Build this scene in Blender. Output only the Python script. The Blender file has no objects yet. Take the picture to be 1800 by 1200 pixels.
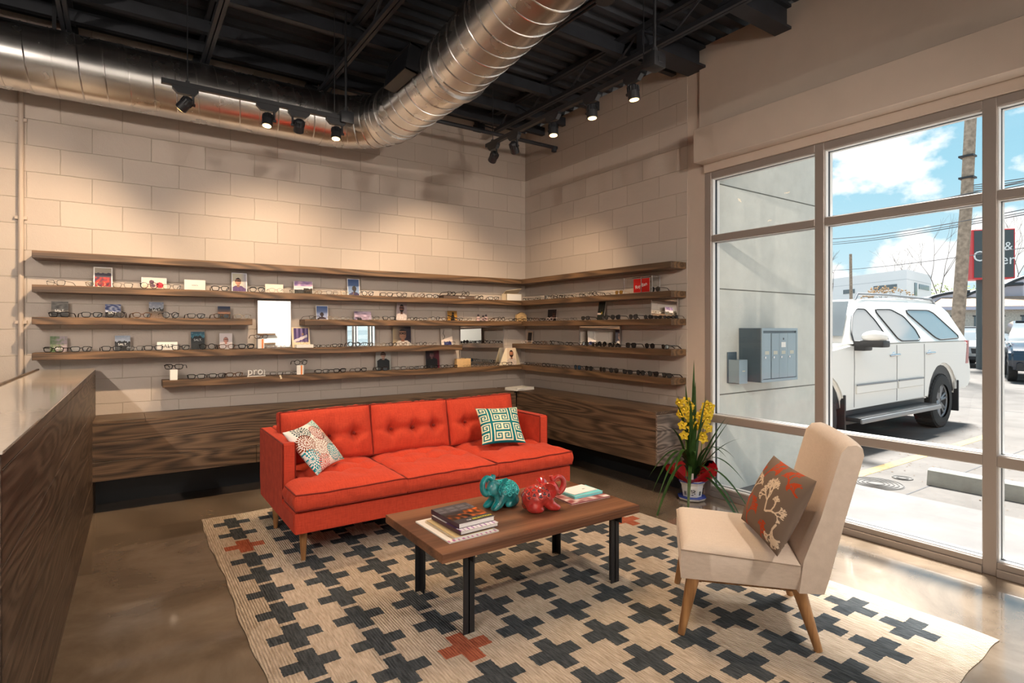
import bpy, bmesh, math, random
from mathutils import Vector, Matrix, Euler, noise
R = math.radians; PI = math.pi
random.seed(7)
SC = bpy.context.scene
COL = SC.collection

# ---------------------------------------------------------------- camera
cam_d = bpy.data.cameras.new('camera'); cam = bpy.data.objects.new('camera', cam_d); COL.objects.link(cam)
cam.location = (-4.131, -5.740, 1.4224)
cam.rotation_euler = (R(90), 0, R(-34.41))
cam_d.sensor_width = 36.0; cam_d.lens = 20.0; cam_d.shift_y = -23/1800
cam_d.clip_start = 0.05; cam_d.clip_end = 500
SC.camera = cam

# ---------------------------------------------------------------- look
SC.view_settings.view_transform = 'Standard'
try: SC.view_settings.look = 'None'
except Exception: pass
SC.view_settings.gamma = 1.0
SC.view_settings.use_curve_mapping = False
SC.view_settings.exposure = 1.05

# ---------------------------------------------------------------- sky
W = bpy.data.worlds.new('sky'); SC.world = W; W.use_nodes = True
nt = W.node_tree; nt.nodes.clear()
def N(nt, t, **kw):
    n = nt.nodes.new(t)
    for k, v in kw.items(): setattr(n, k, v)
    return n
o = N(nt, 'ShaderNodeOutputWorld'); bg = N(nt, 'ShaderNodeBackground')
tc = N(nt, 'ShaderNodeTexCoord'); sx = N(nt, 'ShaderNodeSeparateXYZ')
nt.links.new(tc.outputs['Generated'], sx.inputs[0])
gr = N(nt, 'ShaderNodeValToRGB')
gr.color_ramp.elements[0].position = 0.0; gr.color_ramp.elements[0].color = (0.50, 0.62, 0.66, 1)
gr.color_ramp.elements[1].position = 0.55; gr.color_ramp.elements[1].color = (0.12, 0.31, 0.48, 1)
e = gr.color_ramp.elements.new(0.22); e.color = (0.27, 0.49, 0.60, 1)
nt.links.new(sx.outputs['Z'], gr.inputs[0])
mp = N(nt, 'ShaderNodeMapping'); mp.inputs['Scale'].default_value = (1.0, 1.0, 1.5); mp.inputs['Location'].default_value = (0.35, 0.12, 0.0)
nt.links.new(tc.outputs['Generated'], mp.inputs[0])
nz = N(nt, 'ShaderNodeTexNoise'); nz.inputs['Scale'].default_value = 5.0; nz.inputs['Detail'].default_value = 9; nz.inputs['Roughness'].default_value = 0.52
nt.links.new(mp.outputs[0], nz.inputs[0])
cr = N(nt, 'ShaderNodeValToRGB'); cr.color_ramp.elements[0].position = 0.505; cr.color_ramp.elements[1].position = 0.555
nt.links.new(nz.outputs[0], cr.inputs[0])
mx = N(nt, 'ShaderNodeMix', data_type='RGBA')
nt.links.new(cr.outputs[0], mx.inputs[0]); nt.links.new(gr.outputs[0], mx.inputs[6])
mx.inputs[7].default_value = (0.86, 0.84, 0.82, 1)
nt.links.new(mx.outputs[2], bg.inputs[0]); bg.inputs[1].default_value = 0.78
nt.links.new(bg.outputs[0], o.inputs[0])

# ---------------------------------------------------------------- sun and room light
def link(o, parent=None):
    COL.objects.link(o)
    if parent: o.parent = parent
    return o
sd = bpy.data.lights.new('sun', 'SUN'); sd.energy = 9.5; sd.angle = R(12); sd.color = (1, 0.96, 0.90)
sun = link(bpy.data.objects.new('sun', sd))
sdir = Vector((-0.55, -0.22, -1.0)).normalized()
sun.rotation_euler = sdir.to_track_quat('-Z', 'Y').to_euler()
for i, (py, L) in enumerate(((-4.1, 2.9), (-8.3, 5.2))):     # sampling portals in the storefront openings
    ad = bpy.data.lights.new('window_portal', 'AREA'); ad.shape = 'RECTANGLE'; ad.size = 2.7; ad.size_y = L
    ad.cycles.is_portal = True
    ao = link(bpy.data.objects.new('window_portal', ad)); ao.location = (0.16, py, 1.4)
    ao.rotation_euler = (0, R(90), 0)

def spot(name, loc, target, power, size=60, blend=0.6, col=(1.0, 0.74, 0.49), parent=None, rad=0.03):
    d = bpy.data.lights.new(name, 'SPOT'); d.energy = power; d.spot_size = R(size); d.spot_blend = blend; d.color = col
    d.shadow_soft_size = rad
    ob = link(bpy.data.objects.new(name, d))
    ob.location = loc
    ob.rotation_euler = (Vector(target) - Vector(loc)).to_track_quat('-Z', 'Y').to_euler()
    return ob

# ---------------------------------------------------------------- helpers: objects
def thing(name, label, cat, loc=(0, 0, 0), rz=0.0, group=None):
    o = bpy.data.objects.new(name, None); COL.objects.link(o)
    o.location = loc; o.rotation_euler = (0, 0, R(rz)); o.empty_display_size = 0.1
    o['label'] = label; o['category'] = cat
    if group: o['group'] = group
    return o
def tag(o, label, cat, group=None):
    o['label'] = label; o['category'] = cat
    if group: o['group'] = group
    return o
def fin(bm, name, mat, parent=None, loc=(0, 0, 0), ang=35, kind=None):
    me = bpy.data.meshes.new(name)
    bmesh.ops.recalc_face_normals(bm, faces=bm.faces[:])
    bm.to_mesh(me); bm.free()
    me.shade_smooth(); me.set_sharp_from_angle(angle=R(ang))
    if mat:
        for m in (mat if isinstance(mat, (list, tuple)) else [mat]): me.materials.append(m)
    o = bpy.data.objects.new(name, me); COL.objects.link(o); o.location = loc
    if parent: o.parent = parent
    if kind: o['kind'] = kind
    return o
def dup(root, loc, rz, label=None):
    r = root.copy(); COL.objects.link(r); r.location = loc; r.rotation_euler = (0, 0, R(rz))
    if label: r['label'] = label
    for ch in root.children:
        c = ch.copy(); COL.objects.link(c); c.parent = r
        for g in ch.children:
            d = g.copy(); COL.objects.link(d); d.parent = c
    return r

# ---------------------------------------------------------------- helpers: shapes
def merge(bm, t, M=None):
    if M is not None: bmesh.ops.transform(t, matrix=M, verts=t.verts[:])
    me = bpy.data.meshes.new('tmp'); t.to_mesh(me); t.free(); bm.from_mesh(me); bpy.data.meshes.remove(me)
    return bm
def box(bm, x0, x1, y0, y1, z0, z1, bev=0.0, seg=2, M=None):
    t = bmesh.new(); bmesh.ops.create_cube(t, size=1)
    for v in t.verts: v.co = Vector(((x0+x1)/2+v.co.x*(x1-x0), (y0+y1)/2+v.co.y*(y1-y0), (z0+z1)/2+v.co.z*(z1-z0)))
    if bev > 0: bmesh.ops.bevel(t, geom=t.edges[:], offset=bev, segments=seg, profile=0.6, affect='EDGES')
    return merge(bm, t, M)
def frames(pts):
    P = [Vector(p) for p in pts]; out = []; up = None
    for i, p in enumerate(P):
        d = (P[min(i+1, len(P)-1)] - P[max(i-1, 0)])
        if d.length < 1e-9: d = Vector((0, 0, 1))
        d.normalize()
        if up is None:
            up = Vector((0, 0, 1)) if abs(d.z) < 0.9 else Vector((0, 1, 0))
        s = d.cross(up)
        if s.length < 1e-6: s = d.cross(Vector((1, 0, 0)))
        s.normalize(); up = s.cross(d).normalized()
        out.append((p, s, up))
    return out
def tube(bm, pts, r, n=8, closed=False, caps=True, flat=1.0):
    fr = frames(pts); rings = []
    for i, (p, s, u) in enumerate(fr):
        rr = r[i] if isinstance(r, (list, tuple)) else r
        rings.append([bm.verts.new(p + s*math.cos(2*PI*k/n)*rr + u*math.sin(2*PI*k/n)*rr*flat) for k in range(n)])
    m = len(rings)
    for i in range(m if closed else m-1):
        a, b = rings[i], rings[(i+1) % m]
        for k in range(n): bm.faces.new((a[k], a[(k+1) % n], b[(k+1) % n], b[k]))
    if caps and not closed:
        bm.faces.new(rings[0][::-1]); bm.faces.new(rings[-1])
    return bm
def cyl(bm, p0, p1, r0, r1=None, n=16): return tube(bm, [p0, p1], [r0, r0 if r1 is None else r1], n)
def lathe(bm, prof, n=24, c=(0, 0, 0), rot=0.0):
    rings = []
    for r, z in prof: rings.append([bm.verts.new((c[0]+r*math.cos(2*PI*k/n+rot), c[1]+r*math.sin(2*PI*k/n+rot), c[2]+z)) for k in range(n)])
    for a, b in zip(rings, rings[1:]):
        for k in range(n): bm.faces.new((a[k], a[(k+1) % n], b[(k+1) % n], b[k]))
    if prof[0][0] > 1e-4: bm.faces.new(rings[0][::-1])
    if prof[-1][0] > 1e-4: bm.faces.new(rings[-1])
    bmesh.ops.remove_doubles(bm, verts=bm.verts[:], dist=1e-5)
    return bm
def prism(bm, poly, f0, f1):
    """poly: list of 2-D points; f0, f1 map a point to the two 3-D sides."""
    a = [bm.verts.new(f0(*p)) for p in poly]; b = [bm.verts.new(f1(*p)) for p in poly]
    n = len(poly)
    for k in range(n): bm.faces.new((a[k], a[(k+1) % n], b[(k+1) % n], b[k]))
    bm.faces.new(a[::-1]); bm.faces.new(b)
    return bm
def ball(bm, c, r, s=(1, 1, 1), u=16, v=10, M=None):
    t = bmesh.new(); bmesh.ops.create_uvsphere(t, u_segments=u, v_segments=v, radius=r)
    for w in t.verts: w.co = Vector((w.co.x*s[0], w.co.y*s[1], w.co.z*s[2]))
    if M is not None: bmesh.ops.transform(t, matrix=M, verts=t.verts[:])
    for w in t.verts: w.co += Vector(c)
    return merge(bm, t)
def text_mesh(name, s, size, mat, parent, loc, rot=(R(90), 0, 0), depth=0.0008, align='CENTER', sx=1.0):
    cu = bpy.data.curves.new(name, 'FONT'); cu.body = s; cu.size = size; cu.align_x = align; cu.extrude = depth; cu.resolution_u = 3
    t = bpy.data.objects.new(name, cu); COL.objects.link(t)
    dg = bpy.context.evaluated_depsgraph_get()
    me = bpy.data.meshes.new_from_object(t.evaluated_get(dg)); bpy.data.objects.remove(t)
    me.materials.clear(); me.materials.append(mat)
    o = bpy.data.objects.new(name, me); COL.objects.link(o); o.parent = parent; o.location = loc; o.rotation_euler = rot; o.scale = (sx, 1, 1)
    return o

# ---------------------------------------------------------------- helpers: materials
def s2l(c):
    return tuple((x/12.92 if x <= 0.04045 else ((x+0.055)/1.055)**2.4) for x in c)
MATS = {}
def mat(name, col=(0.5, 0.5, 0.5), rough=0.5, metal=0.0, bump=0.0, bscale=60, var=0.0, vscale=6, spec=0.5, coat=0.0, alpha=1.0, trans=0.0, emit=None, es=0.0, sheen=0.0, coords='Object'):
    m = bpy.data.materials.new(name); m.use_nodes = True; t = m.node_tree; p = t.nodes['Principled BSDF']
    p.inputs['Base Color'].default_value = (*col, 1); p.inputs['Roughness'].default_value = rough; p.inputs['Metallic'].default_value = metal
    p.inputs['Specular IOR Level'].default_value = spec; p.inputs['Coat Weight'].default_value = coat
    p.inputs['Coat Roughness'].default_value = 0.08
    p.inputs['Alpha'].default_value = alpha; p.inputs['Transmission Weight'].default_value = trans
    if sheen: p.inputs['Sheen Weight'].default_value = sheen
    if emit: p.inputs['Emission Color'].default_value = (*emit, 1); p.inputs['Emission Strength'].default_value = es
    tc = N(t, 'ShaderNodeTexCoord')
    if var > 0:
        nz = N(t, 'ShaderNodeTexNoise'); nz.inputs['Scale'].default_value = vscale; nz.inputs['Detail'].default_value = 6
        t.links.new(tc.outputs[coords], nz.inputs[0])
        r = N(t, 'ShaderNodeMapRange'); r.inputs[1].default_value = 0.3; r.inputs[2].default_value = 0.7; r.inputs[3].default_value = 1-var; r.inputs[4].default_value = 1+var
        t.links.new(nz.outputs[0], r.inputs[0])
        h = N(t, 'ShaderNodeHueSaturation'); h.inputs['Color'].default_value = (*col, 1); t.links.new(r.outputs[0], h.inputs['Value'])
        t.links.new(h.outputs[0], p.inputs['Base Color'])
    if bump > 0:
        nb = N(t, 'ShaderNodeTexNoise'); nb.inputs['Scale'].default_value = bscale; nb.inputs['Detail'].default_value = 4
        t.links.new(tc.outputs[coords], nb.inputs[0])
        b = N(t, 'ShaderNodeBump'); b.inputs['Strength'].default_value = bump; b.inputs['Distance'].default_value = 0.004
        t.links.new(nb.outputs[0], b.inputs['Height']); t.links.new(b.outputs[0], p.inputs['Normal'])
    MATS[name] = m
    return m
def wood(name, dark, light, axis=0, grain=9.0, stretch=0.10, rough=0.45, scale=1.0, bump=0.15, fine=120, coat=0.0):
    """Cathedral grain: contour lines of a stretched noise field."""
    m = bpy.data.materials.new(name); m.use_nodes = True; t = m.node_tree; p = t.nodes['Principled BSDF']
    tc = N(t, 'ShaderNodeTexCoord'); mp = N(t, 'ShaderNodeMapping')
    sc = [scale*3.2]*3; sc[axis] = scale*3.2*stretch; mp.inputs['Scale'].default_value = sc
    t.links.new(tc.outputs['Object'], mp.inputs[0])
    # each plank row gets its own offset
    nz = N(t, 'ShaderNodeTexNoise'); nz.inputs['Scale'].default_value = 1.0; nz.inputs['Detail'].default_value = 1.5; nz.inputs['Roughness'].default_value = 0.4
    t.links.new(mp.outputs[0], nz.inputs[0])
    mu = N(t, 'ShaderNodeMath', operation='MULTIPLY'); mu.inputs[1].default_value = grain*2*PI; t.links.new(nz.outputs[0], mu.inputs[0])
    sn = N(t, 'ShaderNodeMath', operation='SINE'); t.links.new(mu.outputs[0], sn.inputs[0])
    mf = N(t, 'ShaderNodeMapping'); fs = [fine]*3; fs[axis] = fine*0.02; mf.inputs['Scale'].default_value = fs; t.links.new(tc.outputs['Object'], mf.inputs[0])
    nf = N(t, 'ShaderNodeTexNoise'); nf.inputs['Scale'].default_value = 1.0; nf.inputs['Detail'].default_value = 3; t.links.new(mf.outputs[0], nf.inputs[0])
    ad = N(t, 'ShaderNodeMath', operation='MULTIPLY_ADD'); ad.inputs[1].default_value = 0.25; t.links.new(sn.outputs[0], ad.inputs[0])
    mf2 = N(t, 'ShaderNodeMath', operation='MULTIPLY_ADD'); mf2.inputs[1].default_value = 0.9; mf2.inputs[2].default_value = 0.05; t.links.new(nf.outputs[0], mf2.inputs[0]); t.links.new(mf2.outputs[0], ad.inputs[2])
    rp = N(t, 'ShaderNodeValToRGB'); rp.color_ramp.elements[0].position = 0.15; rp.color_ramp.elements[0].color = (*dark, 1)
    rp.color_ramp.elements[1].position = 0.85; rp.color_ramp.elements[1].color = (*light, 1)
    t.links.new(ad.outputs[0], rp.inputs[0]); t.links.new(rp.outputs[0], p.inputs['Base Color'])
    b = N(t, 'ShaderNodeBump'); b.inputs['Strength'].default_value = bump; b.inputs['Distance'].default_value = 0.003
    t.links.new(ad.outputs[0], b.inputs['Height']); t.links.new(b.outputs[0], p.inputs['Normal'])
    p.inputs['Roughness'].default_value = rough; p.inputs['Coat Weight'].default_value = coat
    MATS[name] = m
    return m
def weave(name, col, col2, scale=420, rough=0.85, bump=0.3, slub=0.35, sheen=0.2):
    m = bpy.data.materials.new(name); m.use_nodes = True; t = m.node_tree; p = t.nodes['Principled BSDF']
    tc = N(t, 'ShaderNodeTexCoord')
    outs = []
    for ax in (0, 1):
        mp = N(t, 'ShaderNodeMapping'); s = [scale]*3; s[ax] = scale*0.05; s[2] = scale*(0.05 if ax else 1.0); mp.inputs['Scale'].default_value = s
        t.links.new(tc.outputs['Object'], mp.inputs[0])
        nz = N(t, 'ShaderNodeTexNoise'); nz.inputs['Scale'].default_value = 1; nz.inputs['Detail'].default_value = 2; t.links.new(mp.outputs[0], nz.inputs[0]); outs.append(nz)
    ad = N(t, 'ShaderNodeMath', operation='ADD'); t.links.new(outs[0].outputs[0], ad.inputs[0]); t.links.new(outs[1].outputs[0], ad.inputs[1])
    rp = N(t, 'ShaderNodeMapRange'); rp.inputs[1].default_value = 0.6; rp.inputs[2].default_value = 1.4
    t.links.new(ad.outputs[0], rp.inputs[0])
    mx = N(t, 'ShaderNodeMix', data_type='RGBA'); mx.inputs[6].default_value = (*col2, 1); mx.inputs[7].default_value = (*col, 1)
    t.links.new(rp.outputs[0], mx.inputs[0]); t.links.new(mx.outputs[2], p.inputs['Base Color'])
    b = N(t, 'ShaderNodeBump'); b.inputs['Strength'].default_value = bump; b.inputs['Distance'].default_value = 0.001
    t.links.new(ad.outputs[0], b.inputs['Height']); t.links.new(b.outputs[0], p.inputs['Normal'])
    p.inputs['Roughness'].default_value = rough; p.inputs['Sheen Weight'].default_value = sheen
    p.inputs['Specular IOR Level'].default_value = 0.25
    MATS[name] = m
    return m
def colattr(name, rough=0.45, spec=0.4, bump=0.0):
    m = bpy.data.materials.new(name); m.use_nodes = True; t = m.node_tree; p = t.nodes['Principled BSDF']
    a = N(t, 'ShaderNodeAttribute'); a.attribute_name = 'Print'; t.links.new(a.outputs['Color'], p.inputs['Base Color'])
    p.inputs['Roughness'].default_value = rough; p.inputs['Specular IOR Level'].default_value = spec
    if bump:
        tc = N(t, 'ShaderNodeTexCoord'); nb = N(t, 'ShaderNodeTexNoise'); nb.inputs['Scale'].default_value = 500; t.links.new(tc.outputs['Object'], nb.inputs[0])
        b = N(t, 'ShaderNodeBump'); b.inputs['Strength'].default_value = bump; b.inputs['Distance'].default_value = 0.001; t.links.new(nb.outputs[0], b.inputs['Height']); t.links.new(b.outputs[0], p.inputs['Normal'])
    return m
def block_mat(name, ux, off):
    """painted concrete block: ux = which object axis runs along the wall"""
    m = bpy.data.materials.new(name); m.use_nodes = True; t = m.node_tree; p = t.nodes['Principled BSDF']
    tc = N(t, 'ShaderNodeTexCoord'); s = N(t, 'ShaderNodeSeparateXYZ'); t.links.new(tc.outputs['Object'], s.inputs[0])
    c = N(t, 'ShaderNodeCombineXYZ'); ad = N(t, 'ShaderNodeMath', operation='ADD'); ad.inputs[1].default_value = off
    t.links.new(s.outputs[ux], ad.inputs[0]); t.links.new(ad.outputs[0], c.inputs[0]); t.links.new(s.outputs[2], c.inputs[1])
    # slight waviness of the joints
    nw = N(t, 'ShaderNodeTexNoise'); nw.inputs['Scale'].default_value = 7; nw.inputs['Detail'].default_value = 4; t.links.new(tc.outputs['Object'], nw.inputs[0])
    vm = N(t, 'ShaderNodeVectorMath', operation='MULTIPLY_ADD'); vm.inputs[1].default_value = (0.010, 0.010, 0.0); t.links.new(nw.outputs[1], vm.inputs[0]); t.links.new(c.outputs[0], vm.inputs[2])
    br = N(t, 'ShaderNodeTexBrick'); br.offset = 0.5; br.inputs['Scale'].default_value = 1.0; br.inputs['Brick Width'].default_value = 0.4064; br.inputs['Row Height'].default_value = 0.2032
    br.inputs['Mortar Size'].default_value = 0.0035; br.inputs['Mortar Smooth'].default_value = 0.6; br.inputs['Bias'].default_value = 0
    br.inputs['Color1'].default_value = (0.475, 0.410, 0.355, 1); br.inputs['Color2'].default_value = (0.520, 0.450, 0.390, 1); br.inputs['Mortar'].default_value = (0.43, 0.37, 0.30, 1)
    t.links.new(vm.outputs[0], br.inputs['Vector'])
    nf = N(t, 'ShaderNodeTexNoise'); nf.inputs['Scale'].default_value = 160; nf.inputs['Detail'].default_value = 5; t.links.new(tc.outputs['Object'], nf.inputs[0])
    n2 = N(t, 'ShaderNodeTexNoise'); n2.inputs['Scale'].default_value = 9; n2.inputs['Detail'].default_value = 8; n2.inputs['Roughness'].default_value = 0.7; t.links.new(tc.outputs['Object'], n2.inputs[0])
    h0 = N(t, 'ShaderNodeMath', operation='MULTIPLY_ADD'); h0.inputs[1].default_value = 0.22; t.links.new(nf.outputs[0], h0.inputs[0])
    h1 = N(t, 'ShaderNodeMath', operation='MULTIPLY_ADD'); h1.inputs[1].default_value = 1.1; t.links.new(br.outputs['Fac'], h1.inputs[0]); t.links.new(h0.outputs[0], h1.inputs[2])
    t.links.new(n2.outputs[0], h0.inputs[2])
    b = N(t, 'ShaderNodeBump'); b.inputs['Strength'].default_value = 0.75; b.inputs['Distance'].default_value = 0.006
    t.links.new(h1.outputs[0], b.inputs['Height']); t.links.new(b.outputs[0], p.inputs['Normal'])
    t.links.new(br.outputs['Color'], p.inputs['Base Color']); p.inputs['Roughness'].default_value = 0.55
    return m

M_wallA = block_mat('painted_block_a', 0, 0.06+40.64)
M_wallB = block_mat('painted_block_b', 1, 0.10+40.64)
M_plaster = mat('plaster', (0.52, 0.435, 0.365), 0.7, bump=0.12, bscale=140, var=0.03)
M_white = mat('white_wall', (0.80, 0.80, 0.77), 0.6)
M_shelf = wood('shelf_wood', (0.050, 0.028, 0.014), (0.215, 0.120, 0.058), 0, grain=11, stretch=0.10, scale=1.6)
M_shelfy = wood('shelf_wood_y', (0.050, 0.028, 0.014), (0.20, 0.112, 0.054), 1, grain=11, stretch=0.10, scale=1.6)
M_bench = wood('bench_wood', (0.034, 0.021, 0.013), (0.165, 0.102, 0.060), 0, grain=12, stretch=0.10, scale=1.9)
M_benchy = wood('bench_wood_y', (0.040, 0.025, 0.016), (0.165, 0.10, 0.06), 1, grain=12, stretch=0.10, scale=1.9)
M_counter = wood('counter_wood', (0.032, 0.020, 0.013), (0.150, 0.099, 0.066), 1, grain=12, stretch=0.12, scale=2.0, rough=0.4)
M_walnut = wood('walnut', (0.085, 0.032, 0.015), (0.27, 0.12, 0.06), 0, grain=5, stretch=0.12, scale=1.1, rough=0.38, bump=0.05)
M_legwood = wood('leg_wood', (0.22, 0.10, 0.035), (0.45, 0.23, 0.09), 2, grain=5, stretch=0.1, scale=2.5, rough=0.4, bump=0.05)
M_quartz = mat('white_quartz', (0.66, 0.58, 0.50), 0.10, var=0.04, vscale=40, coat=0.4)
M_black = mat('black_paint', (0.019, 0.022, 0.029), 0.55, var=0.2)
M_blackm = mat('black_metal', (0.012, 0.013, 0.016), 0.42, bump=0.05)
M_deck = mat('black_deck', (0.016, 0.019, 0.026), 0.6, var=0.25)
M_kick = mat('black_kick', (0.008, 0.011, 0.014), 0.5)
M_alum = mat('taupe_aluminium', (0.33, 0.29, 0.265), 0.42, metal=0.35, bump=0.02)
M_skylit = mat('skylit_aluminium', (0.72, 0.71, 0.70), 0.4)  # taupe frame metal with the sky's glare put into a lighter colour
M_gasket = mat('gasket', (0.01, 0.012, 0.02), 0.5)
M_chrome = mat('chrome', (0.75, 0.75, 0.76), 0.12, metal=1.0)
M_brass = mat('brass', (0.7, 0.5, 0.25), 0.3, metal=1.0)
M_mirror = mat('mirror_glass', (0.93, 0.95, 0.94), 0.01, metal=1.0)
M_paper = mat('white_paper', (0.78, 0.76, 0.72), 0.5)
M_cream = mat('cream_paper', (0.75, 0.64, 0.46), 0.6)
M_orange = mat('orange_strip', (0.75, 0.22, 0.04), 0.5)
M_print = colattr('printed_card')
M_printf = colattr('printed_fabric', 0.85, 0.2, 0.2)
M_sofa = weave('sofa_fabric', (0.66, 0.074, 0.032), (0.42, 0.036, 0.016), 380, sheen=0.05)
M_sofad = weave('sofa_piping', (0.22, 0.018, 0.009), (0.16, 0.013, 0.007), 380, sheen=0.05)
M_beige = weave('beige_linen', (0.72, 0.60, 0.495), (0.60, 0.485, 0.39), 520)
M_beiged = weave('beige_seam', (0.40, 0.31, 0.235), (0.36, 0.27, 0.2), 520)

def glassmat(name, tint=(1, 1, 1), refl=0.09):
    m = bpy.data.materials.new(name); m.use_nodes = True; t = m.node_tree; t.nodes.clear()
    o = N(t, 'ShaderNodeOutputMaterial'); a = N(t, 'ShaderNodeBsdfTransparent'); g = N(t, 'ShaderNodeBsdfGlossy'); mx = N(t, 'ShaderNodeMixShader'); f = N(t, 'ShaderNodeLayerWeight')
    a.inputs[0].default_value = (*tint, 1); g.inputs['Roughness'].default_value = 0.0; f.inputs[0].default_value = 0.5; pw = N(t, 'ShaderNodeMath', operation='POWER'); pw.inputs[1].default_value = 4.0; ma = N(t, 'ShaderNodeMath', operation='MULTIPLY_ADD'); ma.inputs[1].default_value = 0.7; ma.inputs[2].default_value = refl
    t.links.new(f.outputs['Facing'], pw.inputs[0]); t.links.new(pw.outputs[0], ma.inputs[0])
    t.links.new(ma.outputs[0], mx.inputs[0]); t.links.new(a.outputs[0], mx.inputs[1]); t.links.new(g.outputs[0], mx.inputs[2]); t.links.new(mx.outputs[0], o.inputs[0])
    return m
M_glass = glassmat('window_glass', (0.98, 0.99, 0.985), 0.035)
M_lens = glassmat('clear_lens', (0.95, 0.97, 0.97), 0.05)
M_dlens = mat('dark_lens', (0.010, 0.009, 0.009), 0.05, coat=0.5)
M_alens = mat('amber_lens', (0.20, 0.11, 0.02), 0.08, coat=0.5)
M_blens = mat('blue_lens', (0.02, 0.05, 0.09), 0.08, coat=0.5)

# galvanised duct
def galv():
    m = bpy.data.materials.new('galvanised'); m.use_nodes = True; t = m.node_tree; p = t.nodes['Principled BSDF']
    tc = N(t, 'ShaderNodeTexCoord'); v = N(t, 'ShaderNodeTexVoronoi'); v.inputs['Scale'].default_value = 38; t.links.new(tc.outputs['Object'], v.inputs[0])
    n = N(t, 'ShaderNodeTexNoise'); n.inputs['Scale'].default_value = 5; n.inputs['Detail'].default_value = 5; t.links.new(tc.outputs['Object'], n.inputs[0])
    r = N(t, 'ShaderNodeMapRange'); r.inputs[1].default_value = 0.3; r.inputs[2].default_value = 0.7; r.inputs[3].default_value = 0.23; r.inputs[4].default_value = 0.29
    t.links.new(n.outputs[0], r.inputs[0]); t.links.new(r.outputs[0], p.inputs['Roughness'])
    mx = N(t, 'ShaderNodeMix', data_type='RGBA'); mx.inputs[6].default_value = (0.60, 0.59, 0.58, 1); mx.inputs[7].default_value = (0.74, 0.73, 0.72, 1)
    t.links.new(n.outputs[0], mx.inputs[0]); t.links.new(mx.outputs[2], p.inputs['Base Color']); p.inputs['Metallic'].default_value = 1.0
    return m
M_galv = galv()

def concrete(name, c1, c2, rough, scale=1.2, coat=0.0, speck=0.0, spec=0.5):
    m = bpy.data.materials.new(name); m.use_nodes = True; t = m.node_tree; p = t.nodes['Principled BSDF']
    tc = N(t, 'ShaderNodeTexCoord'); n = N(t, 'ShaderNodeTexNoise'); n.inputs['Scale'].default_value = scale; n.inputs['Detail'].default_value = 10; n.inputs['Roughness'].default_value = 0.62; n.inputs['Distortion'].default_value = 0.5
    t.links.new(tc.outputs['Object'], n.inputs[0])
    r = N(t, 'ShaderNodeValToRGB'); r.color_ramp.elements[0].position = 0.35; r.color_ramp.elements[0].color = (*c1, 1); r.color_ramp.elements[1].position = 0.68; r.color_ramp.elements[1].color = (*c2, 1)
    t.links.new(n.outputs[0], r.inputs[0]); last = r.outputs[0]
    if speck:
        v = N(t, 'ShaderNodeTexNoise'); v.inputs['Scale'].default_value = 14; v.inputs['Detail'].default_value = 3; t.links.new(tc.outputs['Object'], v.inputs[0])
        q = N(t, 'ShaderNodeMapRange'); q.inputs[1].default_value = 0.70; q.inputs[2].default_value = 0.74; t.links.new(v.outputs[0], q.inputs[0])
        mx = N(t, 'ShaderNodeMix', data_type='RGBA'); t.links.new(q.outputs[0], mx.inputs[0]); t.links.new(last, mx.inputs[6]); mx.inputs[7].default_value = (c1[0]*speck, c1[1]*speck, c1[2]*speck, 1); last = mx.outputs[2]
    t.links.new(last, p.inputs['Base Color'])
    n2 = N(t, 'ShaderNodeTexNoise'); n2.inputs['Scale'].default_value = 3.5; n2.inputs['Detail'].default_value = 6; t.links.new(tc.outputs['Object'], n2.inputs[0])
    rr = N(t, 'ShaderNodeMapRange'); rr.inputs[3].default_value = rough*0.7; rr.inputs[4].default_value = rough*1.4; t.links.new(n2.outputs[0], rr.inputs[0]); t.links.new(rr.outputs[0], p.inputs['Roughness'])
    b = N(t, 'ShaderNodeBump'); b.inputs['Strength'].default_value = 0.08; b.inputs['Distance'].default_value = 0.003; t.links.new(n.outputs[0], b.inputs['Height']); t.links.new(b.outputs[0], p.inputs['Normal'])
    p.inputs['Coat Weight'].default_value = coat; p.inputs['Coat Roughness'].default_value = 0.06; p.inputs['Specular IOR Level'].default_value = spec
    return m
M_floor = concrete('polished_concrete', (0.135, 0.098, 0.066), (0.29, 0.225, 0.165), 0.20, 1.6, coat=0.9)
M_pave = concrete('pavement', (0.120, 0.112, 0.106), (0.168, 0.157, 0.149), 0.85, 0.9, spec=0.15)
M_stucco = mat('grey_stucco', (0.60, 0.60, 0.55), 0.9, bump=0.5, bscale=130, var=0.05, vscale=8)
M_cstop = mat('cast_concrete', (0.33, 0.34, 0.315), 0.9, bump=0.3, var=0.15, vscale=7)
# ================================================================ THE ROOM
def struct(bm, name, m, parent=None, ang=35): return fin(bm, name, m, parent, kind='structure', ang=ang)
b = bmesh.new(); box(b, -9.2, 0.2, -11.6, 0.2, -0.10, 0.0); struct(b, 'floor', M_floor)
b = bmesh.new(); box(b, -9.2, 0.0, 0.0, 0.2, 0.0, 3.84); struct(b, 'wall_back', M_wallA)
b = bmesh.new(); box(b, 0.0, 0.2, -2.457, 0.2, 0.0, 3.84); struct(b, 'wall_right', M_wallB)
b = bmesh.new(); box(b, 0.004, 0.2, -2.645, -2.457, 0.0, 3.84); box(b, -0.018, 0.0, -11.4, -2.60, 3.02, 3.84); box(b, 0.0, 0.2, -11.4, -2.645, 2.75, 3.84); box(b, 0.0, 0.2, -11.4, -11.0, 0, 2.75)
struct(b, 'wall_right_plaster', M_plaster)
b = bmesh.new(); box(b, -0.15, 0.0, -11.4, -2.64, 2.82, 3.10, 0.004, 1); struct(b, 'trim_1', M_plaster)
b = bmesh.new(); box(b, -9.2, -9.0, -11.4, 0.0, 0, 3.84); struct(b, 'wall_left', M_plaster)
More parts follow.
